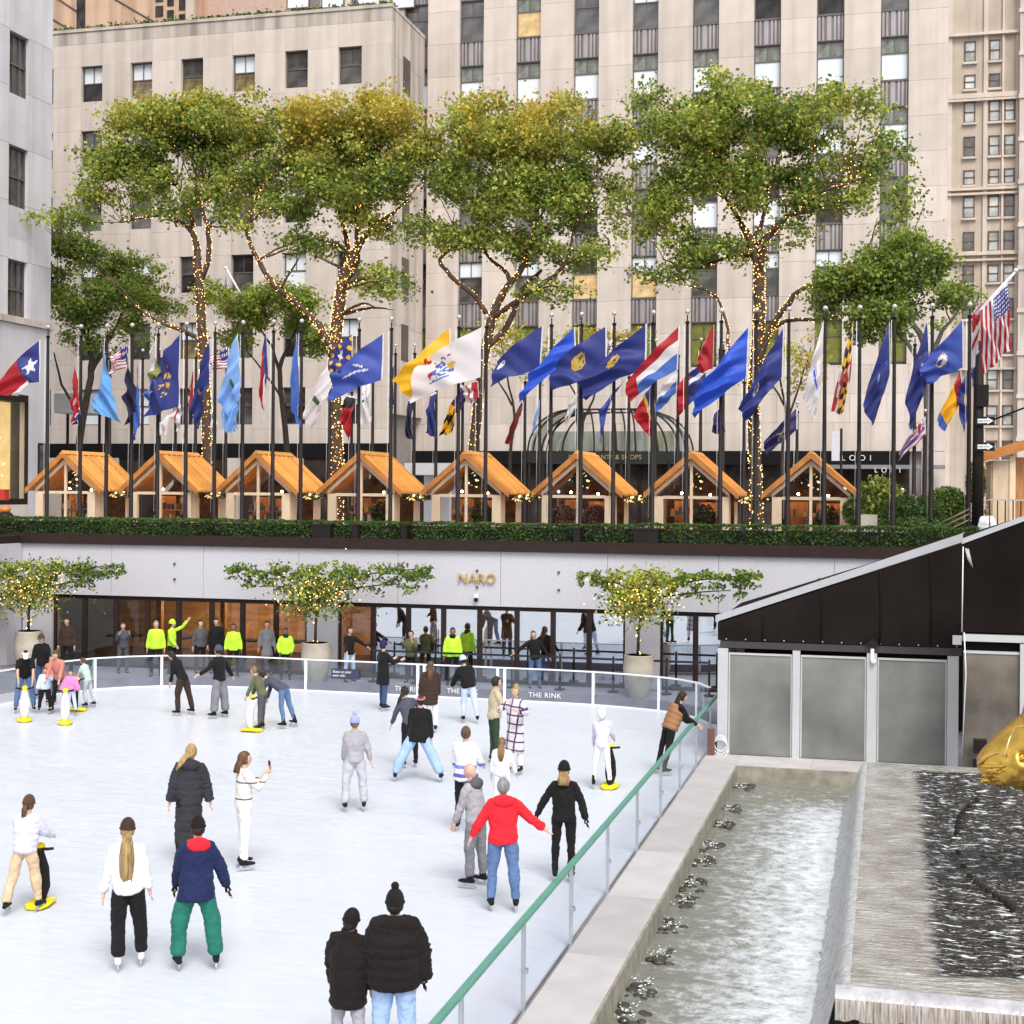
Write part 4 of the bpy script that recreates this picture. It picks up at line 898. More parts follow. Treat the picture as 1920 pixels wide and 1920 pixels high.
# ================================================================== chalets
CHY = 46.5
M_roofw = mat('cedar_roof', (0.68, 0.32, 0.075), .55, var=.18, scale=2.5, stretch=(1, 5, 1))
M_roofe = mat('cedar_edge', (0.50, 0.19, 0.04), .55, var=.2, scale=3)
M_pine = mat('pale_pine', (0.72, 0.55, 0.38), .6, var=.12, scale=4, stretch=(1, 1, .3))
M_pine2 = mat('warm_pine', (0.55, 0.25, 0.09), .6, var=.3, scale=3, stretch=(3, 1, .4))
M_wreath = leafm('wreath_green', (.03, .06, .02), .6)
M_berry = mat('plum_flowers', (.20, .08, .10), .7, var=.4)
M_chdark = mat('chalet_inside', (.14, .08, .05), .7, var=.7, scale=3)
G_ch = glassmat('chalet_glass', (.85, .82, .80), .015, .02, ior=.3)
M_bulb2 = mat('small_bulb', (1, .7, .4), .5, emit=(1, .6, .25), estr=1.6)
M_pend = mat('pendant_lamp', (1, .8, .5), .5, emit=(1, .55, .2), estr=70)
randtint(M_roofw, .76, 1.14); randtint(M_pine, .88, 1.08); randtint(M_pine2, .6, 1.25)
WCH, DCH, EH, RH = 2.42, 2.75, 1.66, 3.0      # wall width, depth, eave height, ridge height
OH = .30; FO = .22
half = WCH / 2; slope = (RH - EH) / (half + OH); sl_len = sqrt((half + OH) ** 2 + (RH - EH) ** 2); ang = math.atan2(RH - EH, half + OH)
nb = 8; bw = (DCH + FO + .1) / nb
roof_board = {}
def board_mesh(s_):
    mb = MB(); x1 = s_ * (half + OH); 
    pts = [(0, 0, RH + .06), (x1, 0, EH + .06), (x1, 0, EH + .0), (0, 0, RH + .0)]
    if s_ < 0: pts = pts[::-1]
    mb.prism(pts, (0, bw - .02, 0)); 
    # batten over the joint
    pts = [(0, bw - .07, RH + .125), (x1, bw - .07, EH + .125), (x1, bw - .07, EH + .06), (0, bw - .07, RH + .06)]
    if s_ < 0: pts = pts[::-1]
    mb.prism(pts, (0, .07, 0)); return mb.mesh('roof_board', M_roofw)
def chalet_meshes():
    P = []
    for s_ in (-1, 1):
        bm_ = board_mesh(s_)
        for k in range(nb): P.append(('roof_board', bm_, (0, -FO + k * bw, 0)))
    P.append(('ridge_cap', MB().prism([(-.13, -FO - .04, RH - .0), (0, -FO - .04, RH + .13), (.13, -FO - .04, RH - .0)], (0, DCH + FO + .1, 0)).mesh('ridge_cap', M_roofw), None))
    # barge boards (orange) + inner pale trim
    for s_ in (-1, 1):
        x1 = s_ * (half + OH + .02)
        pts = [(0, -FO - .03, RH + .10), (x1, -FO - .03, EH + .10), (x1, -FO - .03, EH - .10), (0, -FO - .03, RH - .13)]
        P.append(('barge_board', MB().prism(pts if s_ > 0 else pts[::-1], (0, .05, 0)).mesh('barge_board', M_roofe), None))
        x2 = s_ * (half + .02); zt = RH - .17; sl_ = slope
        pts = [(0, -.05, zt), (x2, -.05, zt - half * sl_), (x2, -.05, zt - half * sl_ - .13), (0, -.05, zt - .15)]
        P.append(('gable_trim', MB().prism(pts if s_ > 0 else pts[::-1], (0, .08, 0)).mesh('gable_trim', M_pine), None))
        P.append(('corner_post', MB().box(s_ * half - (.3 if s_ > 0 else 0), s_ * half + (0 if s_ > 0 else .3), -.05, .10, 0, EH - .02).mesh('corner_post', M_pine), None))
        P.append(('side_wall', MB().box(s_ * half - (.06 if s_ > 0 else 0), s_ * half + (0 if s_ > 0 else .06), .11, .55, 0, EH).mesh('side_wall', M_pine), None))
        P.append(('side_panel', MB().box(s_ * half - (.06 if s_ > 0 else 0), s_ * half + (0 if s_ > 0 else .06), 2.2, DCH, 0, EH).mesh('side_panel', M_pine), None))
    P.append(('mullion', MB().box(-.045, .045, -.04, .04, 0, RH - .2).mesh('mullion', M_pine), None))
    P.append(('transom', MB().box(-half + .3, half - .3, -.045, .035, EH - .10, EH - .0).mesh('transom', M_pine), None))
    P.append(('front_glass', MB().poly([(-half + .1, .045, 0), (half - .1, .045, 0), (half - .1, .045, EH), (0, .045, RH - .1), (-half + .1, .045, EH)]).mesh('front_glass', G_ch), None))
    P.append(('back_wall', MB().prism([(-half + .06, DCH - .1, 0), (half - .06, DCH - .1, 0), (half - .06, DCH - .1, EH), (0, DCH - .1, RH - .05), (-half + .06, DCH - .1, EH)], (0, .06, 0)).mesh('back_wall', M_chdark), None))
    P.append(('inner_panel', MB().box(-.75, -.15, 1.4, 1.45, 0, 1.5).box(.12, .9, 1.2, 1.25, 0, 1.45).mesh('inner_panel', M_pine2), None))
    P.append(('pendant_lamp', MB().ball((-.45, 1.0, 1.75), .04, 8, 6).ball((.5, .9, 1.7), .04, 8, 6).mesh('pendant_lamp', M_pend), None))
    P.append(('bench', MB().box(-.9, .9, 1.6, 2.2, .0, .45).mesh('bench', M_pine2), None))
    return P
CHM = chalet_meshes()
# seven hanging decorations (wreath) meshes
def wreath_mesh(rad, n, seed, ms):
    r = random.Random(seed); mb = MB()
    for k in range(n):
        a = r.uniform(0, 6.28); rr_ = rad + r.gauss(0, rad * .22); c = Vector((cos(a) * rr_, r.gauss(0, .05), sin(a) * rr_)); s_ = .07
        mb.use(ms[0] if r.random() < .95 else ms[1]); t = Vector((r.gauss(0, 1), r.gauss(0, 1), r.gauss(0, 1))).normalized(); b_ = t.orthogonal()
        i = len(mb.v); mb.v += [tuple(c - t * s_), tuple(c + b_ * s_ * .6), tuple(c + t * s_), tuple(c - b_ * s_ * .6)]; mb.face((i, i + 1, i + 2, i + 3))
    return mb.mesh('wreath')
wr1 = wreath_mesh(.22, 260, 1, [M_wreath, M_bulb2]); 
def bush_mesh(rx_, rz_, n, seed, ms):
    r = random.Random(seed); mb = MB()
    for k in range(n):
        v_ = Vector((r.gauss(0, 1), r.gauss(0, .6), r.gauss(0, 1))).normalized() * r.random() ** .4; c = Vector((v_.x * rx_, v_.y * .2, v_.z * rz_)); s_ = .055
        mb.use(r.choice(ms)); t = Vector((r.gauss(0, 1), r.gauss(0, 1), r.gauss(0, 1))).normalized(); b_ = t.orthogonal()
        i = len(mb.v); mb.v += [tuple(c - t * s_), tuple(c + b_ * s_ * .6), tuple(c + t * s_), tuple(c - b_ * s_ * .6)]; mb.face((i, i + 1, i + 2, i + 3))
    return mb.mesh('flower_bush')
bs1 = bush_mesh(.42, .38, 520, 2, [M_berry, M_wreath, M_chdark, M_berry]); bs2 = bush_mesh(.36, .45, 480, 3, [M_wreath, M_chdark, L_hedge2, M_wreath])
gar = bush_mesh(.62, .10, 240, 4, [M_wreath, L_dk, M_wreath, M_wreath, M_wreath, M_bulb2, M_wreath, M_berry])
ch_lab = ['wooden chalet stall with orange cedar roof, leftmost of the row', 'wooden chalet stall second from the left with a diagonal brace panel inside', 'wooden chalet stall under the light blue flag, third from the left', 'wooden chalet stall below the blue flag with white streaks, fourth from the left', 'wooden chalet stall below the white flag beside the glowing trunk, fifth from the left', 'wooden chalet stall under the arched glass canopy with plum flowers inside', 'wooden chalet stall between the canopy and the tallest glowing trunk', 'wooden chalet stall at the right end of the row by the shrubs']
apex = [124, 302, 485, 678, 875, 1084, 1297, 1521]
ax = [gy(u, 850, CHY).x for u in apex]; stp = (ax[-1] - ax[0]) / 7
def garnish(name, me, loc, lab, cat, grp): o = link(name, me, None, loc); tag(o, lab, cat, grp); return o
for i in range(8):
    X = ax[i]
    c = empty('chalet', (X, CHY, GZ), label=ch_lab[i], cat='chalet', group='row of wooden chalets above the rink')
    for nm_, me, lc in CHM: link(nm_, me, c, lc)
    rg_ = random.Random(i * 5 + 2); gm = MB(); gm.use(M_pine2).box(-.85, .85, 1.0, 1.25, .98, 1.02).box(-.85, .85, 1.0, 1.25, .58, .62)
    gcol = [mat('goods_' + nm2, cc, .6) for nm2, cc in (('red', (.35, .04, .03)), ('cream', (.6, .5, .38)), ('green', (.06, .16, .07)), ('blue', (.08, .12, .25)), ('amber', (.55, .28, .06)))]
    for z_ in (.62, 1.02):
        x_ = -.82
        while x_ < .78: w_ = rg_.uniform(.06, .16); gm.use(rg_.choice(gcol)).box(x_, x_ + w_, 1.03, 1.2, z_ + .002, z_ + rg_.uniform(.10, .30)); x_ += w_ + rg_.uniform(.02, .10)
    gm.build('shelf_goods', None, c)['kind'] = 'stuff'
    if i in (0, 5, 7, 6, 4): garnish('wreath', wr1, (X + (.05 if i != 7 else 0), CHY + .35, GZ + (2.15 if i != 0 else 2.1)), f'round evergreen wreath hanging in the gable of the {["first","second","third","fourth","fifth","sixth","seventh","eighth"][i]} chalet from the left', 'wreath', 'wreaths in the chalet gables')
    if i in (5,): 
        for s_ in (-.62, .5): garnish('flower_bush', bs1, (X + s_, CHY + .5, GZ + .95), 'plum coloured flower bush in the chalet under the arched canopy, ' + ('left' if s_ < 0 else 'right') + ' one', 'flower bush', 'flower bushes in the chalets')
    if i in (4, 6, 7, 3): garnish('flower_bush', bs2, (X + (.5 if i % 2 else .35), CHY + .7, GZ + .95), f'dark leafy bush inside the {["","","","fourth","fifth","","seventh","eighth"][i]} chalet from the left', 'plant', 'flower bushes in the chalets')
    if i < 7: garnish('garland', gar, (X + stp / 2, CHY + .6, GZ + EH - .12), f'lit evergreen garland between chalets {["one and two","two and three","three and four","four and five","five and six","six and seven","seven and eight"][i]} of the row', 'garland', 'garlands hung between the chalets')
# big kiosk at the far right
kx = gy(1893, 900, 43.0).x
kk = empty('kiosk', (kx, 43.0, GZ), label='larger timber kiosk with orange roof edge at the right picture edge', cat='kiosk')
zr = gy(1852, 850, 43).z - GZ; zr2 = gy(1960, 815, 43).z - GZ; xl = gy(1845, 850, 43).x - kx; xr_ = gy(1960, 850, 43).x - kx
MB().prism([(xl, -.2, zr), (xr_, -.2, zr2), (xr_, -.2, zr2 - .22), (xl, -.2, zr - .22)], (0, 2.6, 0)).build('roof', M_roofw, kk)
MB().prism([(xl - .03, -.26, zr + .03), (xr_, -.26, zr2 + .03), (xr_, -.26, zr2 - .27), (xl - .03, -.26, zr - .25)], (0, .05, 0)).build('barge_board', M_roofe, kk)
MB().box(-.45, 0, 0.04, .1, -.2, zr - .2).box(-.5, -.44, .1, 2.2, -.2, zr - .2).build('side_wall', M_pine, kk)
MB().box(0, .16, 0, .1, -.2, zr - .08).build('corner_post', M_pine, kk)
MB().box(.16, 1.6, .4, .45, -.2, zr - .1).build('inner_panel', M_pine2, kk)
for k, nm_ in enumerate(('jar', 'jar', 'jar')): MB().ball((.4 + .2 * k, .35, .95), .07, 8, 6).build('hanging_ornament', M_roofe, kk)
MB().box(.03, .28, -.25, -.1, -.3, .85).build('grey_locker', mat('locker_grey', (.2, .24, .25), .5), kk)
# ================================================================== flag poles
FPY, BPY = 43.0, 51.0
fp_u = [89, 151, 200, 247, 296, 349, 402.6, 455, 512, 564.6, 672.7, 733, 859.4, 911, 1033, 1089.4, 1150.6, 1224, 1287.6, 1351.4, 1417.5, 1478, 1546, 1611, 1676, 1747, 1817]
zt_f = 11.08
def pole(x, y, zt, z0, r0, lab, grp, ball=.075):
    e = empty('flagpole', (x, y, z0), label=lab, cat='flagpole', group=grp); h = zt - z0
    MB().tube([(0, 0, 0), (0, 0, .5), (0, 0, .52), (0, 0, h - .35)], [r0 * 1.25, r0 * 1.25, r0, r0 * .62], 10).build('shaft', M_black, e)
    MB().tube([(0, 0, h - .36), (0, 0, h - .30), (0, 0, h - .28), (0, 0, h - .1)], [r0 * .9, r0 * .9, .02, .02], 8).build('truck', M_black, e)
    MB().ball((0, 0, h), ball, 12, 8).build('finial', mat('silver_ball', (.55, .53, .50), .3, .4), e)
    MB().tube([(-r0 * 1.5, -.03, 1.0), (-.09, -.03, h - .4)], .008, 4).build('halyard', M_white, e)
    return e
FLAGNAMES = {}
def nth(i): return ['first', 'second', 'third', 'fourth', 'fifth', 'sixth', 'seventh', 'eighth', 'ninth', 'tenth', 'eleventh', 'twelfth', 'thirteenth', 'fourteenth', 'fifteenth', 'sixteenth', 'seventeenth', 'eighteenth', 'nineteenth', 'twentieth', 'twenty first', 'twenty second', 'twenty third', 'twenty fourth', 'twenty fifth', 'twenty sixth', 'twenty seventh'][i]
for i, u in enumerate(fp_u):
    q = gy(u, 780, FPY); pole(q.x, FPY, zt_f, GZ, .072, f'black flagpole with a silver ball, {nth(i)} from the left in the front row', 'flagpoles in the front row')
bp_u = [(207, 651), (268, 650), (300, 650), (330, 705), (368, 648), (425, 640), (619, 643), (660, 720), (700, 643), (742, 642), (778, 638), (819, 632), (868, 700), (898, 640), (985, 700), (1013, 700), (1085, 690), (1180, 690), (1230, 635), (1272, 650), (1315, 629), (1357, 640), (1396, 700), (1495, 755), (1716, 610), (1735, 770), (1832, 625)]
for i, (u, v) in enumerate(bp_u):
    q = gy(u, v, BPY); pole(q.x, BPY, min(q.z, 11.1), GZ, .075, f'black flagpole of the farther row, {nth(i)} from the left', 'flagpoles in the back row', .065)
# ================================================================== flags
def lin(c): return tuple(((x / 255) / 12.92 if x / 255 < .04045 else ((x / 255 + .055) / 1.055) ** 2.4) for x in c)
NAVY = lin((46, 56, 132)); NAVY2 = lin((30, 30, 66)); BLUE = lin((66, 88, 180)); BRIGHT = lin((46, 92, 214)); LBLUE = lin((106, 168, 232)); SKYB = lin((140, 184, 240)); RED = lin((178, 24, 38)); DRED = lin((140, 24, 36))
WHT = lin((232, 228, 232)); YEL = lin((250, 190, 30)); BLK = lin((22, 20, 24)); GOLD = lin((214, 176, 70)); GRN = lin((70, 110, 70)); OLV = lin((150, 150, 90)); PUR = lin((52, 44, 104)); MIDB = lin((70, 110, 196))
M_flag = bpy.data.materials.new('flag_cloth'); M_flag.use_nodes = True
n = M_flag.node_tree.nodes; l = M_flag.node_tree.links; b = n['Principled BSDF']; b.inputs['Roughness'].default_value = .55; b.inputs['Sheen Weight'].default_value = .2
vc = n.new('ShaderNodeVertexColor'); vc.layer_name = 'Col'; l.new(vc.outputs[0], b.inputs['Base Color'])
tr = n.new('ShaderNodeBsdfTranslucent'); l.new(vc.outputs[0], tr.inputs[0]); mx = n.new('ShaderNodeMixShader'); mx.inputs[0].default_value = .42
l.new(b.outputs[0], mx.inputs[1]); l.new(tr.outputs[0], mx.inputs[2]); l.new(mx.outputs[0], n['Material Output'].inputs[0])
def star(x, y, r):
    d = sqrt(x * x + y * y); a = math.atan2(x, y) % (2 * pi / 5); a = min(a, 2 * pi / 5 - a)
    # five pointed star radius test
    R1 = r; R2 = r * .40; k = sin(pi / 5)
    px_, py_ = d * sin(a), d * cos(a); ax_, ay_ = 0, R1; bx_, by_ = R2 * sin(pi / 5), R2 * cos(pi / 5)
    return (bx_ - ax_) * (py_ - ay_) - (by_ - ay_) * (px_ - ax_) > 0 if False else ((py_ - ay_) * (bx_ - ax_) - (px_ - ax_) * (by_ - ay_)) < 0
def solid(c): return lambda s, t: c
def f_texas(s, t):
    if s < .42: return WHT if star((s - .22) * 1.5, -(t - .5), .27) else NAVY
    return RED if t < .86 else WHT
def seal(base, ring, inner, cx=.5, cy=.5, r=.2):
    def f(s, t):
        d = sqrt(((s - cx) * 1.5) ** 2 + (t - cy) ** 2)
        if d < r:
            if d > r * .82: return ring
            k = NZ.noise((s * 14, t * 14, 2)); return inner if k > -.05 else (ring if k > -.3 else base)
        return base
    return f
def f_nevada(s, t):
    if star((s - .45) * 1.5, -(t - .35), .2): return WHT
    k = sin(s * 16 + t * 9) * sin(t * 13)
    return YEL if k > .45 else NAVY
def f_tn(s, t): return NAVY if s > .93 else WHT if s > .90 else (WHT if star((s - .62) * 1.5, -(t - .5), .15) else RED)
def f_swoosh(s, t):
    d = abs(t - (.75 - .42 * s)) ; d2 = abs((t - .4) * .8 + (s - .45) * .9)
    return WHT if (d < .028 and .25 < s < .75) or (d2 < .02 and .35 < s < .55) else BLUE
def f_nm(s, t):
    x = (s - .42) * 1.5; y = t - .45; d = sqrt(x * x + y * y)
    if d < .07 and d > .04: return RED
    if (abs(x) < .035 or abs(y) < .035) and d < .20 and d > .08: return RED if int((x + 1) * 60 if abs(y) > abs(x) else (y + 1) * 60) % 2 else YEL
    return YEL
def f_il(s, t):
    x = (s - .55) * 1.5; y = t - .52
    if sqrt((x + .2) ** 2 + (y + .03) ** 2) < .085: return GOLD
    if sqrt((x - .24) ** 2 + (y) ** 2) < .06: return RED
    if abs(x) < .25 and abs(y - .03) < .2 and NZ.noise((s * 16, t * 18, 1)) > .02: return MIDB
    if abs(x) < .2 and -.3 < y < -.1 and NZ.noise((s * 26, t * 18, 5)) > .22: return NAVY
    return WHT
def f_trib(s, t): return RED if t < .30 or s > .80 else (WHT if t < .62 else MIDB)
def f_redyel(s, t): return GOLD if t < .05 and s > .3 else RED
def f_md(s, t):
    q = (s < .5) == (t < .5)
    if q: 
        return YEL if (int(s * 10 + t * 3) + (1 if (t * 2 % 1) > .5 else 0)) % 2 == 0 else BLK
    x = (s % .5) * 4 - 1; y = (t % .5) * 4 - 1
    return RED if (abs(x) < .35) != (abs(y) < .35) and x * y < .6 else (WHT if x * y > -.1 else RED)
def f_ny(s, t):
    k = NZ.noise((s * 9, t * 14, 3)); d = abs(s - .45) * 1.4 + abs(t - .5)
    if d < .3 and k > .1: return GOLD
    if d < .38 and k > -.02 and t < .6: return PUR
    return NAVY
def f_usa(s, t):
    if s < .40 and t < .54:
        x = (s * 16) % 1 - .5; y = (t * 14.8) % 1 - .5; return WHT if x * x + y * y < .085 and (int(s * 16) + int(t * 14.8)) % 1 == 0 else lin((44, 56, 140))
    return RED if int(t * 13) % 2 == 0 else WHT
def f_hawaii(s, t):
    if s < .5 and t < .5:
        x = s * 2 - .5; y = t * 2 - .5; return RED if abs(x) < .08 or abs(y) < .1 else (WHT if abs(x) < .16 or abs(y) < .2 or abs(abs(x) - abs(y)) < .07 else NAVY)
    return (WHT, RED, MIDB)[int(t * 8) % 3]
def f_az(s, t):
    return RED if s < .3 else (YEL if s < .85 else MIDB)
def f_checks(s, t):
    x = (s * 5 + t * 2.2); y = (t * 4 - s * .6); return YEL if (int(x) + int(y)) % 2 == 0 and s > .4 else (PUR if s <= .4 else BLK)
def f_rwthin(s, t): return NAVY if s < .3 else RED if t < .6 else WHT
def f_whitegrn(s, t): return GRN if abs(s - .55) < .06 and .3 < t < .7 else WHT
def f_olive(s, t): return WHT if s < .55 else (OLV if t < .6 else MIDB)
def f_script(s, t): return BLK if NZ.noise((s * 14, t * 14, 7)) > .3 and .2 < t < .7 and s < .6 else WHT
def f_blkred(s, t): return BLK if s + t * .3 < .5 else RED
def f_redstripe(s, t): return GOLD if abs(s - .4) < .045 else (PUR if s < .38 else RED)
def f_wb(s, t): return WHT if t < .45 else MIDB
def f_utah(s, t): return (NAVY if abs(t - .3) > .1 else WHT) if s < .6 else RED
def f_purp(s, t): return OLV if abs(s - .5) < .12 and abs(t - .5) < .3 and NZ.noise((s * 9, t * 9, 1)) > 0 else PUR
def f_whb(s, t): return BRIGHT if abs(s - .52) < .05 and abs(t - .5) < .3 and NZ.noise((s * 20, t * 9, 1)) > -.2 else WHT
def f_redw(s, t): return RED if (s < .35 or abs(s - .62) < .06) else WHT
def f_lbseal(s, t): return GRN if sqrt(((s - .5) * 1.5) ** 2 + (t - .45) ** 2) < .10 else SKYB
def f_kansas(s, t):
    d = sqrt(((s - .55) * 1.5) ** 2 + (t - .5) ** 2)
    return GOLD if .17 < d < .21 else WHT if d <= .17 and NZ.noise((s * 9, t * 9, 1)) > -.12 else BLUE
def flag(name, Y, TH_, BH_, BF, TF, fn, lab, cat='flag', grp='flags on the poles round the rink', folds=2.2, amp=.11, nx=40, ny=26, sag=.0, ph=None, pinch=0.0):
    """TH_/BH_: top and bottom of the hoist, TF/BF: fly corners, measured in the photograph and set out at depth Y"""
    P = [gy(u, v, Y) for u, v in (TH_, BH_, BF, TF)]; O = P[0].copy()
    if ph is None: ph = (TH_[0] * .37) % 6.28
    me = bpy.data.meshes.new(name); vv = []; ff = []
    L_ = ((P[3] + P[2]) / 2 - (P[0] + P[1]) / 2); drop = abs(L_.z) / (L_.length + 1e-6)
    for j in range(ny + 1):
        t = j / ny
        for i in range(nx + 1):
            s = i / nx
            a_ = P[0].lerp(P[3], s); b_ = P[1].lerp(P[2], s); p = a_.lerp(b_, t)
            bow = sin(pi * s) * sag; p = p + Vector((0, 0, -bow * (.6 + .4 * t)))
            env = min(1, .12 + s * 2.0)
            # folds run from the hoist corner out to the fly
            ph1 = (t * folds + s * (.9 + .5 * drop)) * 2 * pi + ph
            d = 1.25 * amp * env * (sin(ph1) + .45 * sin(ph1 * 1.9 + s * 4 + ph) + .25 * sin(s * 14 + ph + t * 3))
            p = p + Vector((.10 * d * sin(ph + s * 3), d, .22 * d * cos(s * 5 + ph)))
            p += Vector((0, -.12 - .30 * min(1, s * 2.5), 0))
            if i == nx: p += Vector((.03 * sin(t * 9 + ph), 0, .02 * sin(t * 7)))
            p += Vector((0.0, 0, .025 * env * sin(s * 9 + ph)))
            vv.append(tuple(p - O))
    for j in range(ny):
        for i in range(nx): a = j * (nx + 1) + i; ff.append((a, a + nx + 1, a + nx + 2, a + 1))
    me.from_pydata(vv, [], ff); ca = me.color_attributes.new('Col', 'FLOAT_COLOR', 'CORNER'); cols_ = []
    for j in range(ny):
        for i in range(nx):
            s = (i + .5) / nx; t = (j + .5) / ny; c = WHT if s < .035 else fn(s, t); cols_ += list(c) * 0 + [c[0], c[1], c[2], 1] * 4
    ca.data.foreach_set('color', cols_); me.materials.append(M_flag); me.polygons.foreach_set('use_smooth', [True] * len(ff)); me.update()
    return tag(link('flag', me, None, O), lab, cat, grp)
FY = FPY - .05; FB = BPY - .05
F = flag
F('f', FY, (80, 637), (79, 716), (46, 745), (-8, 742), f_texas, 'blue and red flag with a white star at the left edge', folds=1.1, amp=.06, sag=-.1)
F('f', FY, (144, 636), (143, 745), (150, 800), (166, 778), f_tn, 'dark red flag hanging limp on the second front pole', folds=2, amp=.07)
F('f', FY, (197, 642), (195, 726), (182, 770), (241, 796), solid(LBLUE), 'sky blue flag swinging to the right of its pole near the left', folds=1.4, amp=.10, sag=.1)
F('f', FY, (242, 640), (243, 716), (250, 798), (270, 762), solid(NAVY2), 'very dark navy flag hanging beside the sky blue one', folds=2)
F('f', FY, (290, 634), (285, 718), (288, 768), (311, 700), f_olive, 'white flag with an olive part, mostly furled', folds=2)
F('f', FY, (341, 626), (340, 762), (284, 783), (306, 690), f_ny, 'navy flag with a yellow and purple crest in its upper half', folds=1.3, amp=.10, sag=.05)
F('f', FY, (398, 634), (396, 716), (385, 806), (369, 772), seal(NAVY, GOLD, GOLD, .6, .4, .06), 'navy flag hanging straight down by the first glowing trunk', folds=2)
F('f', FY, (449, 624), (455, 722), (457, 806), (420, 752), f_lbseal, 'pale blue flag drooping with a small green crest', folds=2.2, amp=.11)
F('f', FY, (420, 745), (455, 740), (450, 812), (432, 814), solid(SKYB), 'lower pale blue tail of cloth under the drooping flag with the crest', folds=2, amp=.06)
F('f', FY, (502, 618), (506, 700), (508, 792), (497, 745), f_rwthin, 'furled red white and blue flag, thin strip left of the light blue one', folds=2, amp=.05)
F('f', FY, (559, 625), (565, 735), (573, 804), (554, 770), solid(MIDB), 'furled mid blue flag right of the thin red and white one', folds=2, amp=.05)
F('f', FY, (664, 627), (663, 692), (630, 718), (624, 672), f_nevada, 'navy flag with yellow scrolls and a white star', folds=1.2, amp=.06)
F('f', FY, (723, 626), (720, 712), (625, 757), (632, 705), f_swoosh, 'mid blue flag with thin white strokes flying left', folds=1.2, amp=.07, sag=-.04)
F('f', FY + .15, (847, 614), (848, 700), (780, 752), (742, 716), f_nm, 'bright yellow flag with a small red sun symbol', folds=1.1, amp=.08)
F('f', FY, (905, 614), (903, 708), (777, 757), (783, 692), f_il, 'large white flag with a blue, red and gold crest', folds=1.0, amp=.06, sag=-.05)
F('f', FY, (1020, 611), (1016, 695), (926, 728), (936, 682), seal(NAVY, WHT, WHT, .85, .35, .12), 'plain navy flag right of the big white one', folds=.9, amp=.06, sag=-.08)
F('f', FY, (1080, 613), (1082, 668), (976, 755), (1000, 705), solid(BRIGHT), 'bright blue flag streaming steeply to the lower left', folds=1.4, amp=.08)
F('f', FY, (1139, 612), (1140, 715), (1036, 735), (1040, 690), seal(PUR if False else NAVY, GOLD, GOLD, .5, .42, .2), 'navy flag with a round gold and blue seal', folds=1.1, amp=.07, sag=-.06)
F('f', FY, (1215, 607), (1213, 690), (1102, 752), (1090, 720), seal(NAVY, GOLD, GOLD, .5, .35, .14), 'navy flag with a yellow disc crest, long curled fly', folds=1.3, amp=.10, sag=-.05)
F('f', FY, (1276, 611), (1272, 694), (1184, 757), (1176, 722), f_trib, 'red white and blue striped flag', folds=1.1, amp=.07, sag=-.05)
F('f', FY, (1340, 608), (1338, 692), (1316, 704), (1310, 676), f_redyel, 'small bright red flag with a yellow fringe', folds=1.2, amp=.05)
F('f', FY, (1406, 611), (1402, 706), (1302, 787), (1306, 742), solid(BRIGHT), 'large plain bright blue flag beside the tallest glowing trunk', folds=2.0, amp=.10)
F('f', FY, (1471, 612), (1468, 705), (1400, 792), (1388, 768), seal(NAVY, WHT, GRN, .65, .4, .12), 'navy flag with a pale crest right of the tallest glowing trunk', folds=1.5, amp=.09)
F('f', FY, (1545, 600), (1542, 700), (1530, 790), (1506, 748), f_whb, 'white flag with a small blue mark hanging down', folds=1.8, amp=.09)
F('f', FY, (1600, 603), (1597, 694), (1582, 776), (1558, 772), f_md, 'quartered yellow, black, red and white flag hanging twisted', folds=1.6, amp=.11)
F('f', FY, (1668, 603), (1669, 700), (1638, 800), (1617, 762), seal(NAVY, MIDB, SKYB, .5, .45, .10), 'navy flag with a light blue spot, drooping', folds=1.7, amp=.10)
F('f', FY, (1739, 600), (1744, 702), (1708, 808), (1697, 745), seal(NAVY, WHT, NAVY, .35, .5, .1), 'deep navy flag hanging behind the blue one with a ring', folds=1.8, amp=.10)
F('f', FY - .1, (1806, 600), (1806, 690), (1740, 722), (1722, 694), f_kansas, 'blue flag with a gold ringed white disc', folds=1.2, amp=.08)
# farther row
G2 = 'flags on the farther row of poles'
def FBk(a, b_, c, d, fn, lab, **k): return flag('f', FB, a, b_, c, d, fn, lab, grp=G2, **{**dict(folds=1.8, amp=.08, nx=26, ny=18), **k})
FBk((262, 672), (262, 740), (258, 832), (275, 790), solid(MIDB), 'thin mid blue flag of the farther row between dark navy and white flags')
FBk((331, 712), (327, 770), (343, 812), (352, 768), f_redw, 'white flag with a red band behind the crested navy flag')
FBk((328, 775), (314, 780), (304, 815), (322, 815), solid(WHT), 'white flag tail beside the crested navy flag')
FBk((366, 690), (366, 740), (353, 826), (362, 800), f_redw, 'red and white furled flag left of the first glowing trunk')
FBk((404, 740), (398, 800), (412, 828), (416, 790), f_redw, 'red and white cloth tail behind the straight navy flag')
FBk((432, 652), (434, 690), (402, 700), (404, 668), f_usa, 'red and white striped flag curling behind the first glowing trunk', folds=1)
FBk((246, 645), (240, 690), (215, 705), (222, 668), f_usa, 'dim striped flag behind the sky blue flag', folds=1)
FBk((617, 684), (625, 722), (596, 806), (574, 782), f_whitegrn, 'white flag with a green fleck streaming down left of the second glowing trunk')
FBk((652, 742), (672, 745), (662, 828), (646, 790), f_blkred, 'black and red flag below the blue flag with white strokes')
FBk((697, 712), (683, 720), (679, 800), (702, 792), f_script, 'small white flag with black script')
FBk((742, 672), (737, 700), (738, 770), (746, 760), solid(NAVY), 'thin navy flag furled on the farther pole behind the blue one')
FBk((778, 745), (768, 750), (768, 820), (779, 828), solid(NAVY2), 'narrow dark navy flag under the yellow flag')
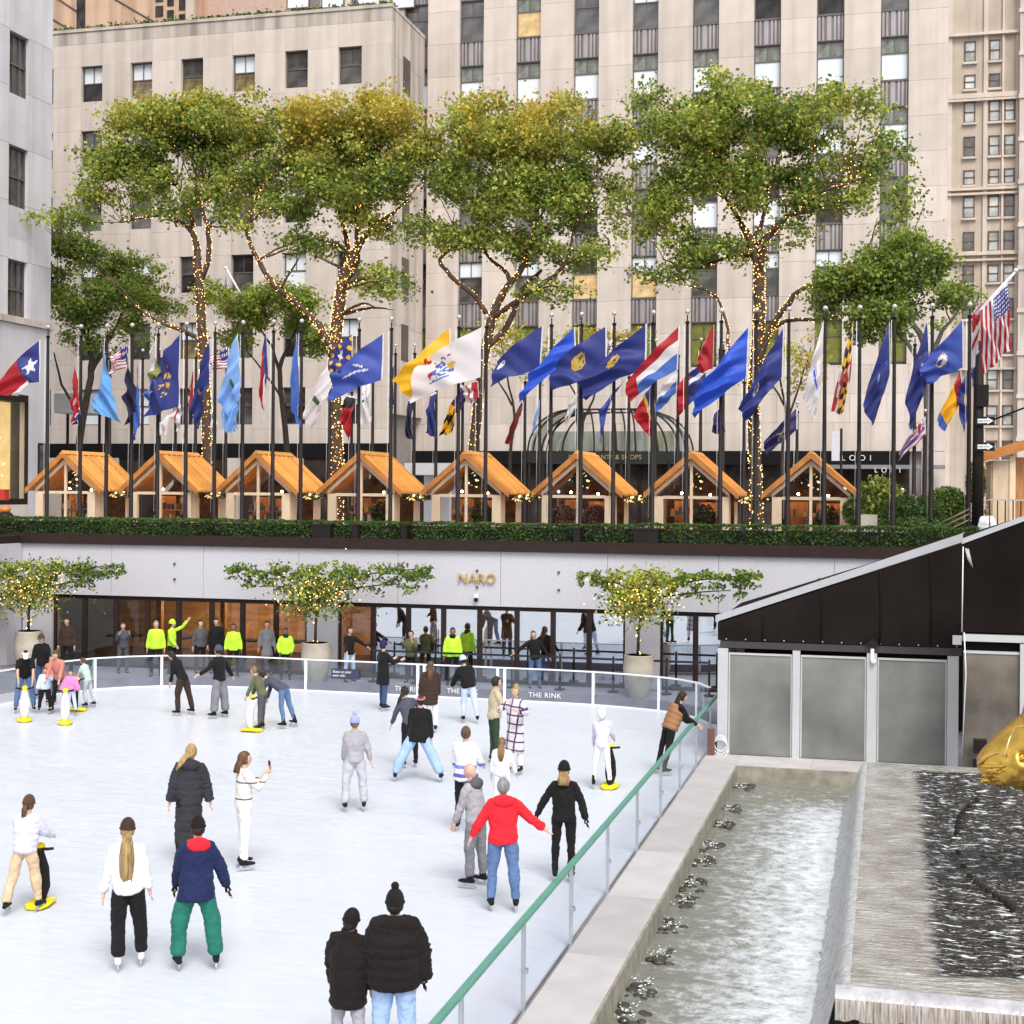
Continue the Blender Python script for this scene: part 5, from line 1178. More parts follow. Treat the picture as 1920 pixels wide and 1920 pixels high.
FBk((820, 735), (808, 742), (806, 812), (824, 822), solid(NAVY), 'dark navy flag under the large white flag')
FBk((868, 722), (880, 740), (853, 812), (828, 818), f_checks, 'yellow and black checked flag under the large white flag')
FBk((898, 715), (900, 745), (884, 765), (872, 730), f_redw, 'red and white patterned flag at the third trunk')
FBk((984, 752), (980, 775), (962, 834), (950, 834), solid(DRED), 'dark red flag hanging slantwise right of the third trunk')
FBk((1014, 748), (1012, 780), (1004, 822), (1004, 808), solid(SKYB), 'thin pale blue flag over the canopy')
FBk((1085, 735), (1080, 765), (1058, 820), (1066, 775), f_whitegrn, 'small white flag over the left of the arched canopy')
FBk((1180, 705), (1150, 735), (1130, 832), (1128, 770), solid(BLUE), 'blue flag hanging over the middle of the arched canopy')
FBk((1226, 718), (1232, 790), (1225, 822), (1190, 782), f_redstripe, 'purple and red flag with a gold bar over the canopy')
FBk((1272, 695), (1270, 735), (1232, 782), (1236, 738), f_wb, 'white over blue flag right of the canopy middle')
FBk((1330, 672), (1322, 735), (1272, 785), (1275, 720), f_utah, 'navy, white and red flag behind the large bright blue flag')
FBk((1356, 640), (1352, 672), (1350, 700), (1346, 668), solid(NAVY2), 'thin dark flag right of the small red one')
FBk((1354, 760), (1340, 775), (1338, 815), (1362, 812), solid(PUR), 'dark purple flag below the large bright blue flag')
FBk((1496, 764), (1496, 805), (1440, 855), (1432, 832), f_purp, 'purple flag flying low left above the rightmost chalet')
FBk((1735, 780), (1736, 815), (1684, 866), (1690, 838), f_hawaii, 'red white and blue striped flag with a cross, flying low at the right')
FBk((1802, 694), (1806, 742), (1770, 812), (1755, 790), f_az, 'yellow and red flag near the right end of the pole row')
FBk((1816, 690), (1818, 760), (1806, 816), (1792, 745), seal(NAVY, GOLD, GOLD, .45, .5, .16), 'navy flag with a gold ring next to the yellow one')
FBk((1833, 640), (1832, 720), (1822, 730), (1820, 670), solid(BLUE), 'thin blue flag against the tall black post at the right')
# the big striped flag on a slanted pole
usY = 40.6
p0, p1 = gy(1830, 590, usY), gy(1905, 508, usY)
e = empty('slanted_flagpole', (p0.x, usY, p0.z), label='silver flagpole slanting up to the right from the tall black post', cat='flagpole')
MB().tube([(0, .03, 0), tuple(Vector(p1) - Vector(p0) + Vector((0, .03, 0)))], [.05, .03], 8).ball(tuple(Vector(p1) - Vector(p0) + Vector((0, .03, .02))), .06, 8, 6).build('shaft', M_white, e)
flag('f', usY, (1889, 530), (1838, 580), (1838, 706), (1893, 655), f_usa, 'large striped flag with a starred blue canton on the slanted pole', grp='striped national flags', folds=2.2, amp=.10, nx=64, ny=52)
flag('f', usY + .6, (1838, 570), (1822, 590), (1820, 700), (1832, 660), f_redw, 'red and white cloth edge behind the large striped flag', grp='striped national flags', folds=2, amp=.05)
# slanted wall flag on the left wing
q0, q1 = gy(456, 560, 70), gy(424, 503, 70)
e = empty('slanted_flagpole', (q0.x, 70, q0.z), label='white flagpole slanting up to the left in front of the wing', cat='flagpole')
MB().tube([(0, 0, 0), tuple(Vector(q1) - Vector(q0))], .06, 6).ball(tuple(Vector(q1) - Vector(q0)), .1, 8, 6).build('shaft', M_white, e)
flag('f', 70, (426, 512), (432, 570), (436, 612), (424, 590), f_usa, 'furled striped flag on the slanted pole of the wing', grp='striped national flags', folds=2, amp=.1, nx=30, ny=20)
# tall black signal post with one way signs
SY = 41.0 - .3 + 1.6
q = gy(1833, 980, SY); e = empty('signal_post', (q.x, SY, GZ), label='tall thick black signal post with a signal box at the right', cat='signal post')
ztp = gy(1833, 640, SY).z - GZ
MB().tube([(0, 0, 0), (0, 0, ztp)], [.17, .13], 12).build('shaft', M_black, e)
qs = gy(1842, 722, SY); MB().box(qs.x - q.x - .16, qs.x - q.x + .16, -.2, .1, gy(1842, 763, SY).z - GZ, gy(1842, 722, SY).z - GZ).build('signal_box', M_black, e)
for v in (790, 838):
    c = gy(1843, v, SY); fb = MB().box(c.x - q.x - .22, c.x - q.x + .30, -.24, -.21, c.z - GZ - .12, c.z - GZ + .12).build('one_way_sign', M_black, e)
    zc = c.z - GZ; xc = c.x - q.x + .04; MB().poly([(xc - .2, -.25, zc - .06), (xc + .06, -.25, zc - .06), (xc + .06, -.25, zc - .10), (xc + .22, -.25, zc), (xc + .06, -.25, zc + .10), (xc + .06, -.25, zc + .06), (xc - .2, -.25, zc + .06)]).build('arrow', M_white, fb)
    link('words', text_mesh('ONE WAY', .07, .001, M_black), fb, (xc - .03, -.253, zc - .025), (pi / 2, 0, 0))
qa = gy(1860, 788, SY); qb = gy(1990, 738, SY); MB().tube([(qa.x - q.x, 0, qa.z - GZ), (qb.x - q.x, 0, qb.z - GZ)], .03, 6).build('arm', M_black, e)
# stair rails
for i, (dv) in enumerate((0, 9, 20)):
    a_, b_ = gy(1755, 985 + dv, 42.6), gy(1852, 938 + dv, 42.6)
    tag(MB().tube([tuple(a_), tuple(b_)], .022, 6).build('stair_rail', mat('brass_rail', (.45, .33, .18), .35, .6)), 'slim brass stair rail rising to the right, ' + ['upper', 'middle', 'lower'][i] + ' one of three', 'rail', 'brass stair rails')
e = empty('railing', (gy(1878, 960, 41.2).x, 41.2, 4.0), label='dark balustrade beside the kiosk at the right edge', cat='railing')
zz = gy(1880, 936, 41.2).z - 4
MB().box(-.35, 1.3, -.03, .03, zz - .04, zz).build('top_rail', M_steel, e)
for k in range(9): MB().box(-.32 + .2 * k, -.29 + .2 * k, -.02, .02, -.4, zz - .04).build('baluster', M_black, e)
# ================================================================== trees
M_bark = mat('plane_bark', (0.075, 0.045, 0.028), .85, var=.45, scale=5, bump=.6, bscale=14)
M_bark2 = mat('dark_bark', (0.045, 0.033, 0.025), .85, var=.4, scale=5, bump=.5)
def lights_on(mbl, pts, rads, dens, r, size=.021):
    for k in range(len(pts) - 1):
        a, b_ = Vector(pts[k]), Vector(pts[k + 1]); Ls = (b_ - a).length; n_ = int(Ls * dens * (rads[k] + rads[k + 1]) * 6 + r.random())
        t = (b_ - a).normalized(); u_ = t.orthogonal().normalized(); w_ = t.cross(u_)
        for q in range(n_):
            s = r.random(); rr_ = rads[k] + (rads[k + 1] - rads[k]) * s + .015; an = r.uniform(0, 6.28)
            c = a.lerp(b_, s) + (u_ * cos(an) + w_ * sin(an)) * rr_; z = size * r.uniform(.6, 1.3); i = len(mbl.v)
            mbl.v += [(c.x, c.y, c.z + z), (c.x + z, c.y, c.z), (c.x, c.y + z, c.z), (c.x - z, c.y, c.z), (c.x, c.y - z, c.z), (c.x, c.y, c.z - z)]
            for f_ in ((0, 1, 2), (0, 2, 3), (0, 3, 4), (0, 4, 1), (5, 2, 1), (5, 3, 2), (5, 4, 3), (5, 1, 4)): mbl.face(tuple(i + x for x in f_))
def smooth_path(P, r, jit=.06, sub=3):
    out = []
    for k in range(len(P) - 1):
        p0 = P[max(k - 1, 0)]; p1 = P[k]; p2 = P[k + 1]; p3 = P[min(k + 2, len(P) - 1)]
        for q in range(sub):
            t = q / sub
            out.append(tuple(.5 * ((2 * p1[i]) + (-p0[i] + p2[i]) * t + (2 * p0[i] - 5 * p1[i] + 4 * p2[i] - p3[i]) * t * t + (-p0[i] + 3 * p1[i] - 3 * p2[i] + p3[i]) * t ** 3) + (r.uniform(-jit, jit) if (k or q) and i < 2 else 0) for i in range(3)))
    out.append(tuple(P[-1])); return out
def tree(u0, v0, Y, limbs, lobes, label, lights=1.0, nleaf=9000, mats=None, seed=1, bark=None, lsize=.15, topyellow=.0, gap=.0, grp='plane trees behind the chalets', twigs=3):
    """limbs: lists of (u, v, dy, radius); lobes: (u, v, ru, rv, weight)"""
    r = random.Random(seed); base = gy(u0, v0, Y); O = Vector((base.x, Y, GZ)); e = empty('plane_tree' if lights > .01 else 'small_tree', O, 0, label, 'tree', grp)
    bk = bark or M_bark; mbl = MB()
    trunk = MB(); nm = 'trunk'
    ends = []
    for li, L_ in enumerate(limbs):
        P = []; rad = []
        for (u, v, dy, rd) in L_: q = gy(u, v, Y) - O; P.append((q.x * (1 + dy / Y), dy, (q.z))); rad.append(rd)
        if li == 0: P[0] = (P[0][0], 0, 0.0)
        S = smooth_path(P, r, .05 if li else .03); n_ = len(S); rs = []
        for i in range(n_):
            f = i / 3; k = min(int(f), len(rad) - 2); rs.append(rad[k] + (rad[k + 1] - rad[k]) * (f - k))
        MB().tube(S, rs, 9).build('trunk' if li == 0 else 'limb', bk, e)
        if lights: lights_on(mbl, S, rs, (17 if li == 0 else 13) * lights, r, .018 if li == 0 else .016)
        ends.append((S, rs))
    # secondary branches reaching into the crown lobes
    L3 = []
    for (u, v, ru, rv, wt) in lobes:
        c = gy(u, v, Y) - O; sx = ru * Y / 2700 * 1.10; sz = rv * Y / 2700 * 1.02; L3.append((Vector((c.x, 0, c.z)), sx, sz, wt))
    for (c, sx, sz, wt) in L3:
        for k in range(twigs):
            best = None; tgt = c + Vector((r.uniform(-.75, .75) * sx, r.uniform(-.6, .6) * sx, r.uniform(-.5, .6) * sz))
            for S, rs in ends[:12]:
                for i in range(len(S) // 3, len(S)):
                    if S[i][2] < c.z - sz * .2 + .2 * 0 + 3 or True:
                        d = (Vector(S[i]) - tgt).length + (3 if S[i][2] > tgt.z else 0)
                        if best is None or d < best[0]: best = (d, S[i], rs[i])
            p0 = Vector(best[1]); mid = p0.lerp(tgt, .5) + Vector((r.uniform(-.3, .3), r.uniform(-.3, .3), r.uniform(-.1, .45)))
            S = smooth_path([tuple(p0), tuple(mid), tuple(tgt)], r, .06); rr_ = min(best[2] * .6, .09)
            rs = [rr_ + (.012 - rr_) * i / (len(S) - 1) for i in range(len(S))]
            MB().tube(S, rs, 5).build('branch', bk, e)
            if lights and r.random() < .8 * lights: lights_on(mbl, S[:5], [max(x, .03) for x in rs[:5]], 4.2 * lights, r, .017)
    if lights: o = mbl.build('fairy_lights', M_bulb, e); o['kind'] = 'stuff'
    # foliage: clumps of leaves inside the lobes
    ms = mats or [L_dk, L_md, L_yg, L_ye, L_or]; tot = sum(sx * sz * w_ for c, sx, sz, w_ in L3); zmax = max(c.z + sz for c, sx, sz, w_ in L3); zmin = min(c.z - sz for c, sx, sz, w_ in L3)
    lf = MB(); per = 14
    for (c, sx, sz, wt) in L3:
        ncl = int(nleaf * 2.6 / per * sx * sz * wt / tot)
        for k in range(ncl):
            d = Vector((r.gauss(0, 1), r.gauss(0, 1), r.gauss(0, 1))).normalized() * (r.random() ** .38) * (r.uniform(.8, 1.12) if r.random() < .93 else r.uniform(1.05, 1.38)); dep = min(sx, max(sz * 1.3, 1.2))
            cc = c + Vector((d.x * sx, d.y * dep, d.z * sz)); 
            rad = (cc - c); rad = sqrt((rad.x / sx) ** 2 + (rad.y / dep) ** 2 + (rad.z / sz) ** 2)
            nz = NZ.noise((cc.x * .95 + seed, cc.y * .5, cc.z * 1.15)) + .6 * NZ.noise((cc.x * 2.0, cc.y * 1.5 + seed, cc.z * 2.2))
            if nz < -.42 + .54 * rad + gap + (.20 if d.z < 0 else 0): continue
            tone = NZ.noise((cc.x * .45 + 9, cc.y * .4, cc.z * .6 + seed)); h = (cc.z - zmin) / (zmax - zmin)
            cr_ = r.uniform(.16, .36)
            for q in range(per):
                p = cc + Vector((r.gauss(0, cr_), r.gauss(0, cr_), r.gauss(0, cr_ * .65))) * .8
                x = r.random() + tone * .5
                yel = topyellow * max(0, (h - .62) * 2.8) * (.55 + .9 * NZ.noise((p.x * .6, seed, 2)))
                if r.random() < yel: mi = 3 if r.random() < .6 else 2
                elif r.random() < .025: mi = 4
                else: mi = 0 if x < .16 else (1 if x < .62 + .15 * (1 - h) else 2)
                lf.use(ms[mi % len(ms)]); s = lsize * r.uniform(.55, 1.25)
                nrm = Vector((r.gauss(0, 1), r.gauss(0, 1), r.gauss(0, 1) + .7)).normalized(); t = nrm.orthogonal().normalized(); t = Matrix.Rotation(r.uniform(0, 6.28), 3, nrm) @ t; b_ = nrm.cross(t)
                i = len(lf.v); p = Vector(p)
                lf.v += [tuple(p - t * s * .5), tuple(p + b_ * s * .42 + nrm * s * .1), tuple(p + t * s * .55), tuple(p - b_ * s * .42 + nrm * s * .1)]; lf.face((i, i + 1, i + 2, i + 3))
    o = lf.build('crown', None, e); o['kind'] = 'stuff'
    return e
TYY = 54.0
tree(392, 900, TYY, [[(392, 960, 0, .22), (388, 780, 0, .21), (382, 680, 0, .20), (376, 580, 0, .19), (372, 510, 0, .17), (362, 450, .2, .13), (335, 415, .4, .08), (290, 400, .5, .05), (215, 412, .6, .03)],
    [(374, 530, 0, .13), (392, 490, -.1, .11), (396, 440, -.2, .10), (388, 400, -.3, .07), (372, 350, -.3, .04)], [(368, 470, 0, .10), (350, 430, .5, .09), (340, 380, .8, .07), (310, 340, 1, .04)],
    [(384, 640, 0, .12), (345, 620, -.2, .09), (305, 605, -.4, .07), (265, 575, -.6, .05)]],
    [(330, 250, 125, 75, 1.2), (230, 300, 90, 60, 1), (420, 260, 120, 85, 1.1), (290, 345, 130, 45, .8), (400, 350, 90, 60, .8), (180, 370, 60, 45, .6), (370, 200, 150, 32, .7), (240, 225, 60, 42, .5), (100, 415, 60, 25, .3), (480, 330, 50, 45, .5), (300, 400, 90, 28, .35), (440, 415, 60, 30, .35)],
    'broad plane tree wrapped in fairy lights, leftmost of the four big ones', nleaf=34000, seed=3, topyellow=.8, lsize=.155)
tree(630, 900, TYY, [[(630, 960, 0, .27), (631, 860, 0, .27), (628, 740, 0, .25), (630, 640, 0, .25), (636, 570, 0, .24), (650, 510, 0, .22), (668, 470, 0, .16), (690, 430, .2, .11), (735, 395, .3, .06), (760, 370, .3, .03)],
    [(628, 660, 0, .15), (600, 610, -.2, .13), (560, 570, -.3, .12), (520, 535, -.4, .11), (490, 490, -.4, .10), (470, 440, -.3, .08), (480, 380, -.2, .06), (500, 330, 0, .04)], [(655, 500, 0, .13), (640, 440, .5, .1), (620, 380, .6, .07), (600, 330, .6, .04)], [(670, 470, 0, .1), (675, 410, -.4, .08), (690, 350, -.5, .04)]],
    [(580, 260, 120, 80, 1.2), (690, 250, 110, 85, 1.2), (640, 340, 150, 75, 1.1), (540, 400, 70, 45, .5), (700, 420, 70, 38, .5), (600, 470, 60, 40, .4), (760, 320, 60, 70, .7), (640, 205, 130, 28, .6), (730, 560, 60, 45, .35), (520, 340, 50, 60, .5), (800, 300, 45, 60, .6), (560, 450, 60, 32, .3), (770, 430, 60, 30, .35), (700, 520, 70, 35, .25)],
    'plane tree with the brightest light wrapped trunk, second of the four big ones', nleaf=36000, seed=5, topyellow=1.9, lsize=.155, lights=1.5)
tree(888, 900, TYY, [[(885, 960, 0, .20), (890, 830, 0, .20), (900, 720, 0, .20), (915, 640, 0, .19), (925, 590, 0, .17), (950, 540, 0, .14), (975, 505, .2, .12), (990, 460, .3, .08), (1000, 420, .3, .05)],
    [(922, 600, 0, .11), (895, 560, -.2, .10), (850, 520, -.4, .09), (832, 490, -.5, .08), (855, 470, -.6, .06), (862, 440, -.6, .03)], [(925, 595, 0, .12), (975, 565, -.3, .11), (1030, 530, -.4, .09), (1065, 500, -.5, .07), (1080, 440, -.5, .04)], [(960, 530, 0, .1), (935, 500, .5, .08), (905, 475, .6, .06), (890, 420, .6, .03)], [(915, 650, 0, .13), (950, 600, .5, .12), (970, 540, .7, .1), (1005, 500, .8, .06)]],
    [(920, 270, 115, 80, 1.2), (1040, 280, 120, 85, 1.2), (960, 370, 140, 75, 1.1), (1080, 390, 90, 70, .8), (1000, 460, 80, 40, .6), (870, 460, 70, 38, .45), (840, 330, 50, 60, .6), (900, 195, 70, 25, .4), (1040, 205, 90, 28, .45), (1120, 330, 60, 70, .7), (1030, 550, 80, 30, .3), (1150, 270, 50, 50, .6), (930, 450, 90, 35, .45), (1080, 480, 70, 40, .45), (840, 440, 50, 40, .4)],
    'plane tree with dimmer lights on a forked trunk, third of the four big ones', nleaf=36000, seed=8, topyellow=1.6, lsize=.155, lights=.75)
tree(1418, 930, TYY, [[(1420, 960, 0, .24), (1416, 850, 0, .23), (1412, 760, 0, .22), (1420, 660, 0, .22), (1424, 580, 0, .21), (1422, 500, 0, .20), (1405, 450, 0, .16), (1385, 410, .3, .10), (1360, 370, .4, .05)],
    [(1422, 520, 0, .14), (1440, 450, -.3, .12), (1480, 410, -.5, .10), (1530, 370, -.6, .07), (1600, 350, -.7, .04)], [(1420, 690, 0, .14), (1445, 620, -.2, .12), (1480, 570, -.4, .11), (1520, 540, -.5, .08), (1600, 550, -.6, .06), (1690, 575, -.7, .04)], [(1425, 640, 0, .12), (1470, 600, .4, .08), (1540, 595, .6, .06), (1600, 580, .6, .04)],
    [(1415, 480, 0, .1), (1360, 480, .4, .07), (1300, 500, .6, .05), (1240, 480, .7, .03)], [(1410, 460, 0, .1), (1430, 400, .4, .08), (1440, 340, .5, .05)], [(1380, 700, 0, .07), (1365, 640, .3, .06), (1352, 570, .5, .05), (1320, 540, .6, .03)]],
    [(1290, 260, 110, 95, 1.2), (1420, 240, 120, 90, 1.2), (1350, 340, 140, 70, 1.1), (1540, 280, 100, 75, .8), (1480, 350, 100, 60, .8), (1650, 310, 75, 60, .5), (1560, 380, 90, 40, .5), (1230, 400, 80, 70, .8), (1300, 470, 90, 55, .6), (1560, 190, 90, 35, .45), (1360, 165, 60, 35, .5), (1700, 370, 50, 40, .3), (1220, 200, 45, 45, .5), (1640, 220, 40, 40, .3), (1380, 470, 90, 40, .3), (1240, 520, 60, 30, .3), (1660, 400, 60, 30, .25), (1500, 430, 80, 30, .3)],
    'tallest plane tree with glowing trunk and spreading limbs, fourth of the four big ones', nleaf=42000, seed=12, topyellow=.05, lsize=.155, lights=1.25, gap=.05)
tree(1480, 930, 52.5, [[(1736, 960, 0, .19), (1738, 850, 0, .19), (1742, 740, 0, .17), (1735, 660, 0, .13), (1715, 610, 0, .09), (1690, 580, 0, .05)], [(1738, 700, 0, .1), (1700, 640, .2, .07), (1650, 600, .3, .05), (1590, 560, .3, .03)], [(1738, 680, 0, .1), (1770, 620, -.2, .07), (1800, 580, -.3, .04)]],
    [(1600, 520, 80, 50, 1), (1700, 500, 80, 55, 1), (1660, 590, 110, 40, .8), (1770, 560, 60, 50, .8), (1550, 560, 50, 40, .4), (1680, 450, 50, 28, .4), (1620, 620, 60, 25, .4)],
    'unlit tree with a grey trunk at the right, dense crown above the right flags', nleaf=20000, seed=21, lsize=.15, lights=0, mats=[L_dk, L_md, L_md, L_dk, L_yg], gap=.06, bark=mat('grey_bark', (.13, .12, .10), .85, var=.3, scale=5, bump=.5), grp='unlit trees')
tree(148, 880, 60, [[(145, 950, 0, .17), (150, 830, 0, .17), (162, 750, 0, .16), (172, 690, 0, .15), (165, 640, 0, .1), (140, 590, 0, .07), (110, 560, 0, .04)], [(170, 700, 0, .12), (195, 640, .3, .09), (220, 590, .4, .06), (245, 540, .4, .03)], [(150, 790, 0, .08), (110, 720, .3, .06), (95, 660, .3, .03)], [(165, 640, 0, .07), (165, 590, .2, .05), (190, 545, .2, .03)]],
    [(120, 480, 95, 50, 1), (220, 520, 90, 60, 1), (90, 560, 80, 40, .8), (180, 590, 120, 50, .8), (280, 580, 70, 60, .7), (60, 440, 50, 40, .5), (140, 410, 60, 30, .5), (30, 540, 40, 40, .4), (200, 640, 90, 30, .3)],
    'darker unlit tree with a leaning trunk at the far left behind the flags', nleaf=26000, seed=31, lsize=.15, lights=0, mats=[L_dk, L_md, L_md, L_dk, L_or], bark=M_bark2, grp='unlit trees', gap=.03)
tree(535, 900, 62, [[(538, 950, 0, .14), (537, 840, 0, .14), (528, 750, 0, .12), (525, 690, 0, .11), (545, 640, 0, .07), (560, 600, 0, .04)], [(526, 700, 0, .09), (505, 650, .3, .06), (480, 610, .4, .03)], [(535, 760, 0, .06), (510, 720, .2, .05), (460, 660, .3, .03)]],
    [(470, 590, 60, 45, 1), (560, 590, 60, 45, 1), (510, 560, 80, 30, .8), (440, 640, 40, 30, .4), (590, 640, 40, 35, .5), (400, 560, 40, 40, .4)],
    'small light green tree with a dark trunk between the first two glowing trees', nleaf=11000, seed=33, lsize=.16, lights=0, mats=[L_md, L_md, L_yg, L_yg, L_dk], bark=M_bark2, grp='unlit trees')
for (u, lab, sd_, lb) in ((960, 'bare twiggy young tree with a few yellow leaves right of the third trunk', 41, [(940, 640, 60, 60, 1), (1010, 680, 60, 50, 1)]), (1090, 'bare twiggy young tree behind the flags over the canopy', 42, [(1110, 640, 50, 40, 1), (1180, 640, 40, 30, 1)]), (1470, 'sparse yellow leaved young tree right of the tallest glowing trunk', 43, [(1440, 690, 40, 50, 1), (1510, 680, 50, 60, 1)])):
    tree(u, 900, 64, [[(u, 950, 0, .09), (u - 4, 860, 0, .08), (u + 4, 780, 0, .06), (u - 10, 700, 0, .04), (u - 20, 640, 0, .02)], [(u, 800, 0, .06), (u + 30, 720, .2, .04), (u + 50, 650, .2, .02)], [(u, 760, 0, .05), (u - 40, 690, .2, .03)]], lb, lab, nleaf=1300, seed=sd_, lsize=.15, lights=0, mats=[L_yg, L_yg, L_ye, L_ye, L_yg], bark=M_bark2, grp='young trees by the tower', twigs=9)
# ------------------------------------------------------------------ espaliered trees in tall pots
M_pot = mat('pale_terracotta', (0.47, 0.42, 0.34), .7, var=.12, scale=2.5, bump=.2)
M_soil = mat('soil', (.03, .02, .015), .9)
def pot_tree(u, vb, top_v, W0, W1, vc, label, labp, seed, yel):
    q = gz(u, vb, -.02); Y = q.y; r = random.Random(seed); h = gy(u, top_v, Y).z + .02
    e = empty('tall_pot', (q.x, Y, -.02), 0, labp, 'pot', 'tall pots in front of the grey wall')
    MB().tube([(0, 0, 0), (0, 0, .05), (0, 0, h * .35), (0, 0, h * .7), (0, 0, h - .02), (0, 0, h), (0, 0, h), (0, 0, h - .08)], [.24, .27, .40, .44, .40, .41, .34, .34], 20, cap=False).build('pot_body', M_pot, e)
    MB().tube([(0, 0, h - .09), (0, 0, h - .07)], .34, 16).build('soil', M_soil, e)
    O = Vector((q.x, Y, -.02 + h)); t_ = empty('espaliered_tree', O, 0, label, 'tree', 'flat trained trees in pots')
    def P(u_, v_, dy=0): p = gy(u_, v_, Y) - O; return (p.x, dy, p.z)
    tr_ = [P(u - 4, top_v + 8), P(u, top_v - 40), P(u + 6, top_v - 80), P(u, vc + 10)]; tr_[0] = (tr_[0][0] * .3, 0, -.08)
    mbl = MB(); MB().tube(tr_, [.05, .04, .04, .035], 7).build('trunk', M_bark2, t_); lights_on(mbl, tr_, [.05, .045, .045, .04], 13, r, .019)
    arms = [[P(u, vc + 30), P((u + W0) / 2, vc + 5), P(W0, vc - 5)], [P(u, vc + 30), P((u + W1) / 2, vc + 5), P(W1, vc - 5)], [P(u, vc + 45), P((u + W0) / 2 + 20, vc + 30), P(W0 + 60, vc + 30)], [P(u, vc + 45), P((u + W1) / 2 - 20, vc + 30), P(W1 - 60, vc + 25)]]
    for a_ in arms:
        S = smooth_path(a_, r, .02); rs = [.03 - .02 * i / len(S) for i in range(len(S))]; MB().tube(S, rs, 5).build('arm', M_bark2, t_)
        lights_on(mbl, S[:4], [.05] * 4, 13, r, .017)
    for k in range(110):
        c = P(u + r.gauss(0, 36), vc + 42 + r.gauss(0, 20), r.uniform(-.4, .2)); s_ = .017; i = len(mbl.v)
        mbl.v += [(c[0], c[1], c[2] + s_), (c[0] + s_, c[1], c[2]), (c[0], c[1] + s_, c[2]), (c[0] - s_, c[1], c[2]), (c[0], c[1] - s_, c[2]), (c[0], c[1], c[2] - s_)]
        for f_ in ((0, 1, 2), (0, 2, 3), (0, 3, 4), (0, 4, 1), (5, 2, 1), (5, 3, 2), (5, 4, 3), (5, 1, 4)): mbl.face(tuple(i + x for x in f_))
    o = mbl.build('fairy_lights', M_bulb, t_); o['kind'] = 'stuff'
    wL = u - W0; wR = W1 - u
    def lf(rr_):
        a_ = rr_.random()
        if a_ < .56:
            uu = rr_.uniform(W0, W1); s_ = abs(uu - u) / (wL if uu < u else wR); vv_ = vc + 4 + rr_.gauss(0, 9) * (1 - .3 * s_) + 9 * NZ.noise((uu * .03, seed, 0))
            if NZ.noise((uu * .045, vv_ * .07, seed)) < -.12: return None, 0
        elif a_ < .78:
            uu = rr_.uniform(W0 + 30, W1 - 30); vv_ = vc + 26 + rr_.gauss(0, 8)
            if NZ.noise((uu * .04, vv_ * .06, seed + 5)) < .0: return None, 0
        else: uu = u + max(-75, min(75, rr_.gauss(0, 30))); vv_ = vc + 48 + rr_.gauss(0, 19)
        p = P(uu, vv_, rr_.uniform(-.35, .35)); near = math.exp(-((uu - u) / 75) ** 2)
        return p, (2 if rr_.random() < .05 + .8 * yel * near else (3 if rr_.random() < .12 * yel * near else (1 if rr_.random() < .3 else 0)))
    leafmass('crown', 8500, lf, .098, [L_hedge2, L_md, L_yg, L_ye], t_, seed, 'stuff', flat=-.2)
pot_tree(54, 1262, 1183, -90, 226, 1064, 'flat trained tree with fairy lights in the leftmost pot', 'tall pale pot behind the skaters at the far left', 51, .5)
pot_tree(592, 1279, 1205, 425, 812, 1070, 'wide flat trained tree with fairy lights in the middle pot', 'tall pale pot in the middle of the grey wall', 52, .3)
pot_tree(1197, 1307, 1228, 1085, 1430, 1082, 'flat trained tree thick with yellow lights in the right pot', 'tall pale pot on the right beside the tent', 53, .8)
# ------------------------------------------------------------------ shrubs by the steps
for i, (u, v, Yb, ru, rv, lab, ms) in enumerate([(1650, 950, 45.5, 45, 45, 'spiky ornamental grass clump right of the last chalet', [L_yg, L_md, L_dk]), (1712, 962, 44.6, 60, 34, 'dark fine leaved shrub in the planter near the steps', [L_hedge, L_dk, L_hedge2]), (1610, 960, 46, 30, 30, 'grey green shrub beside the rightmost chalet', [L_md, L_hedge2, L_dk]), (1775, 945, 46.5, 40, 32, 'leafy green shrub by the stair rails', [L_md, L_hedge2, L_dk]), (1830, 905, 46.0, 18, 40, 'bright green shrub behind the tall black post', [L_md, L_yg, L_dk]), (1740, 985, 43.5, 90, 16, 'low dark planting in front of the shrubs', [L_hedge, L_hedge2, L_dk])]):
    c = gy(u, v, Yb); sx = ru * Yb / 2700; sz = rv * Yb / 2700
    def fn(r, sx=sx, sz=sz, i=i):
        d = Vector((r.gauss(0, 1), r.gauss(0, 1), r.gauss(0, 1))).normalized() * r.random() ** .4
        return (d.x * sx, d.y * sx * .7, d.z * sz + (abs(r.gauss(0, .15)) if i == 0 else 0)), r.randrange(3)
    e = empty('shrub', c, 0, lab, 'shrub', 'shrubs by the steps'); leafmass('foliage', 2600, fn, .10 if i != 0 else .13, ms, e, 60 + i, 'stuff'); MB().tube([(0, 0, -sz - .3), (0, 0, 0)], .03, 6).build('stem', M_bark2, e)
for i, (u0, u1, v0) in enumerate([(1612, 1645, 965), (1440, 1443, 960)][:1]):
    a_, b_ = gy(u0, v0, 44.0), gy(u1, v0, 44.0); tag(MB().box(0, b_.x - a_.x, 0, .5, -.55, 0).build('stone_planter', M_lime2, None, (a_.x, 44, a_.z)), 'grey stone planter box right of the last chalet', 'planter')
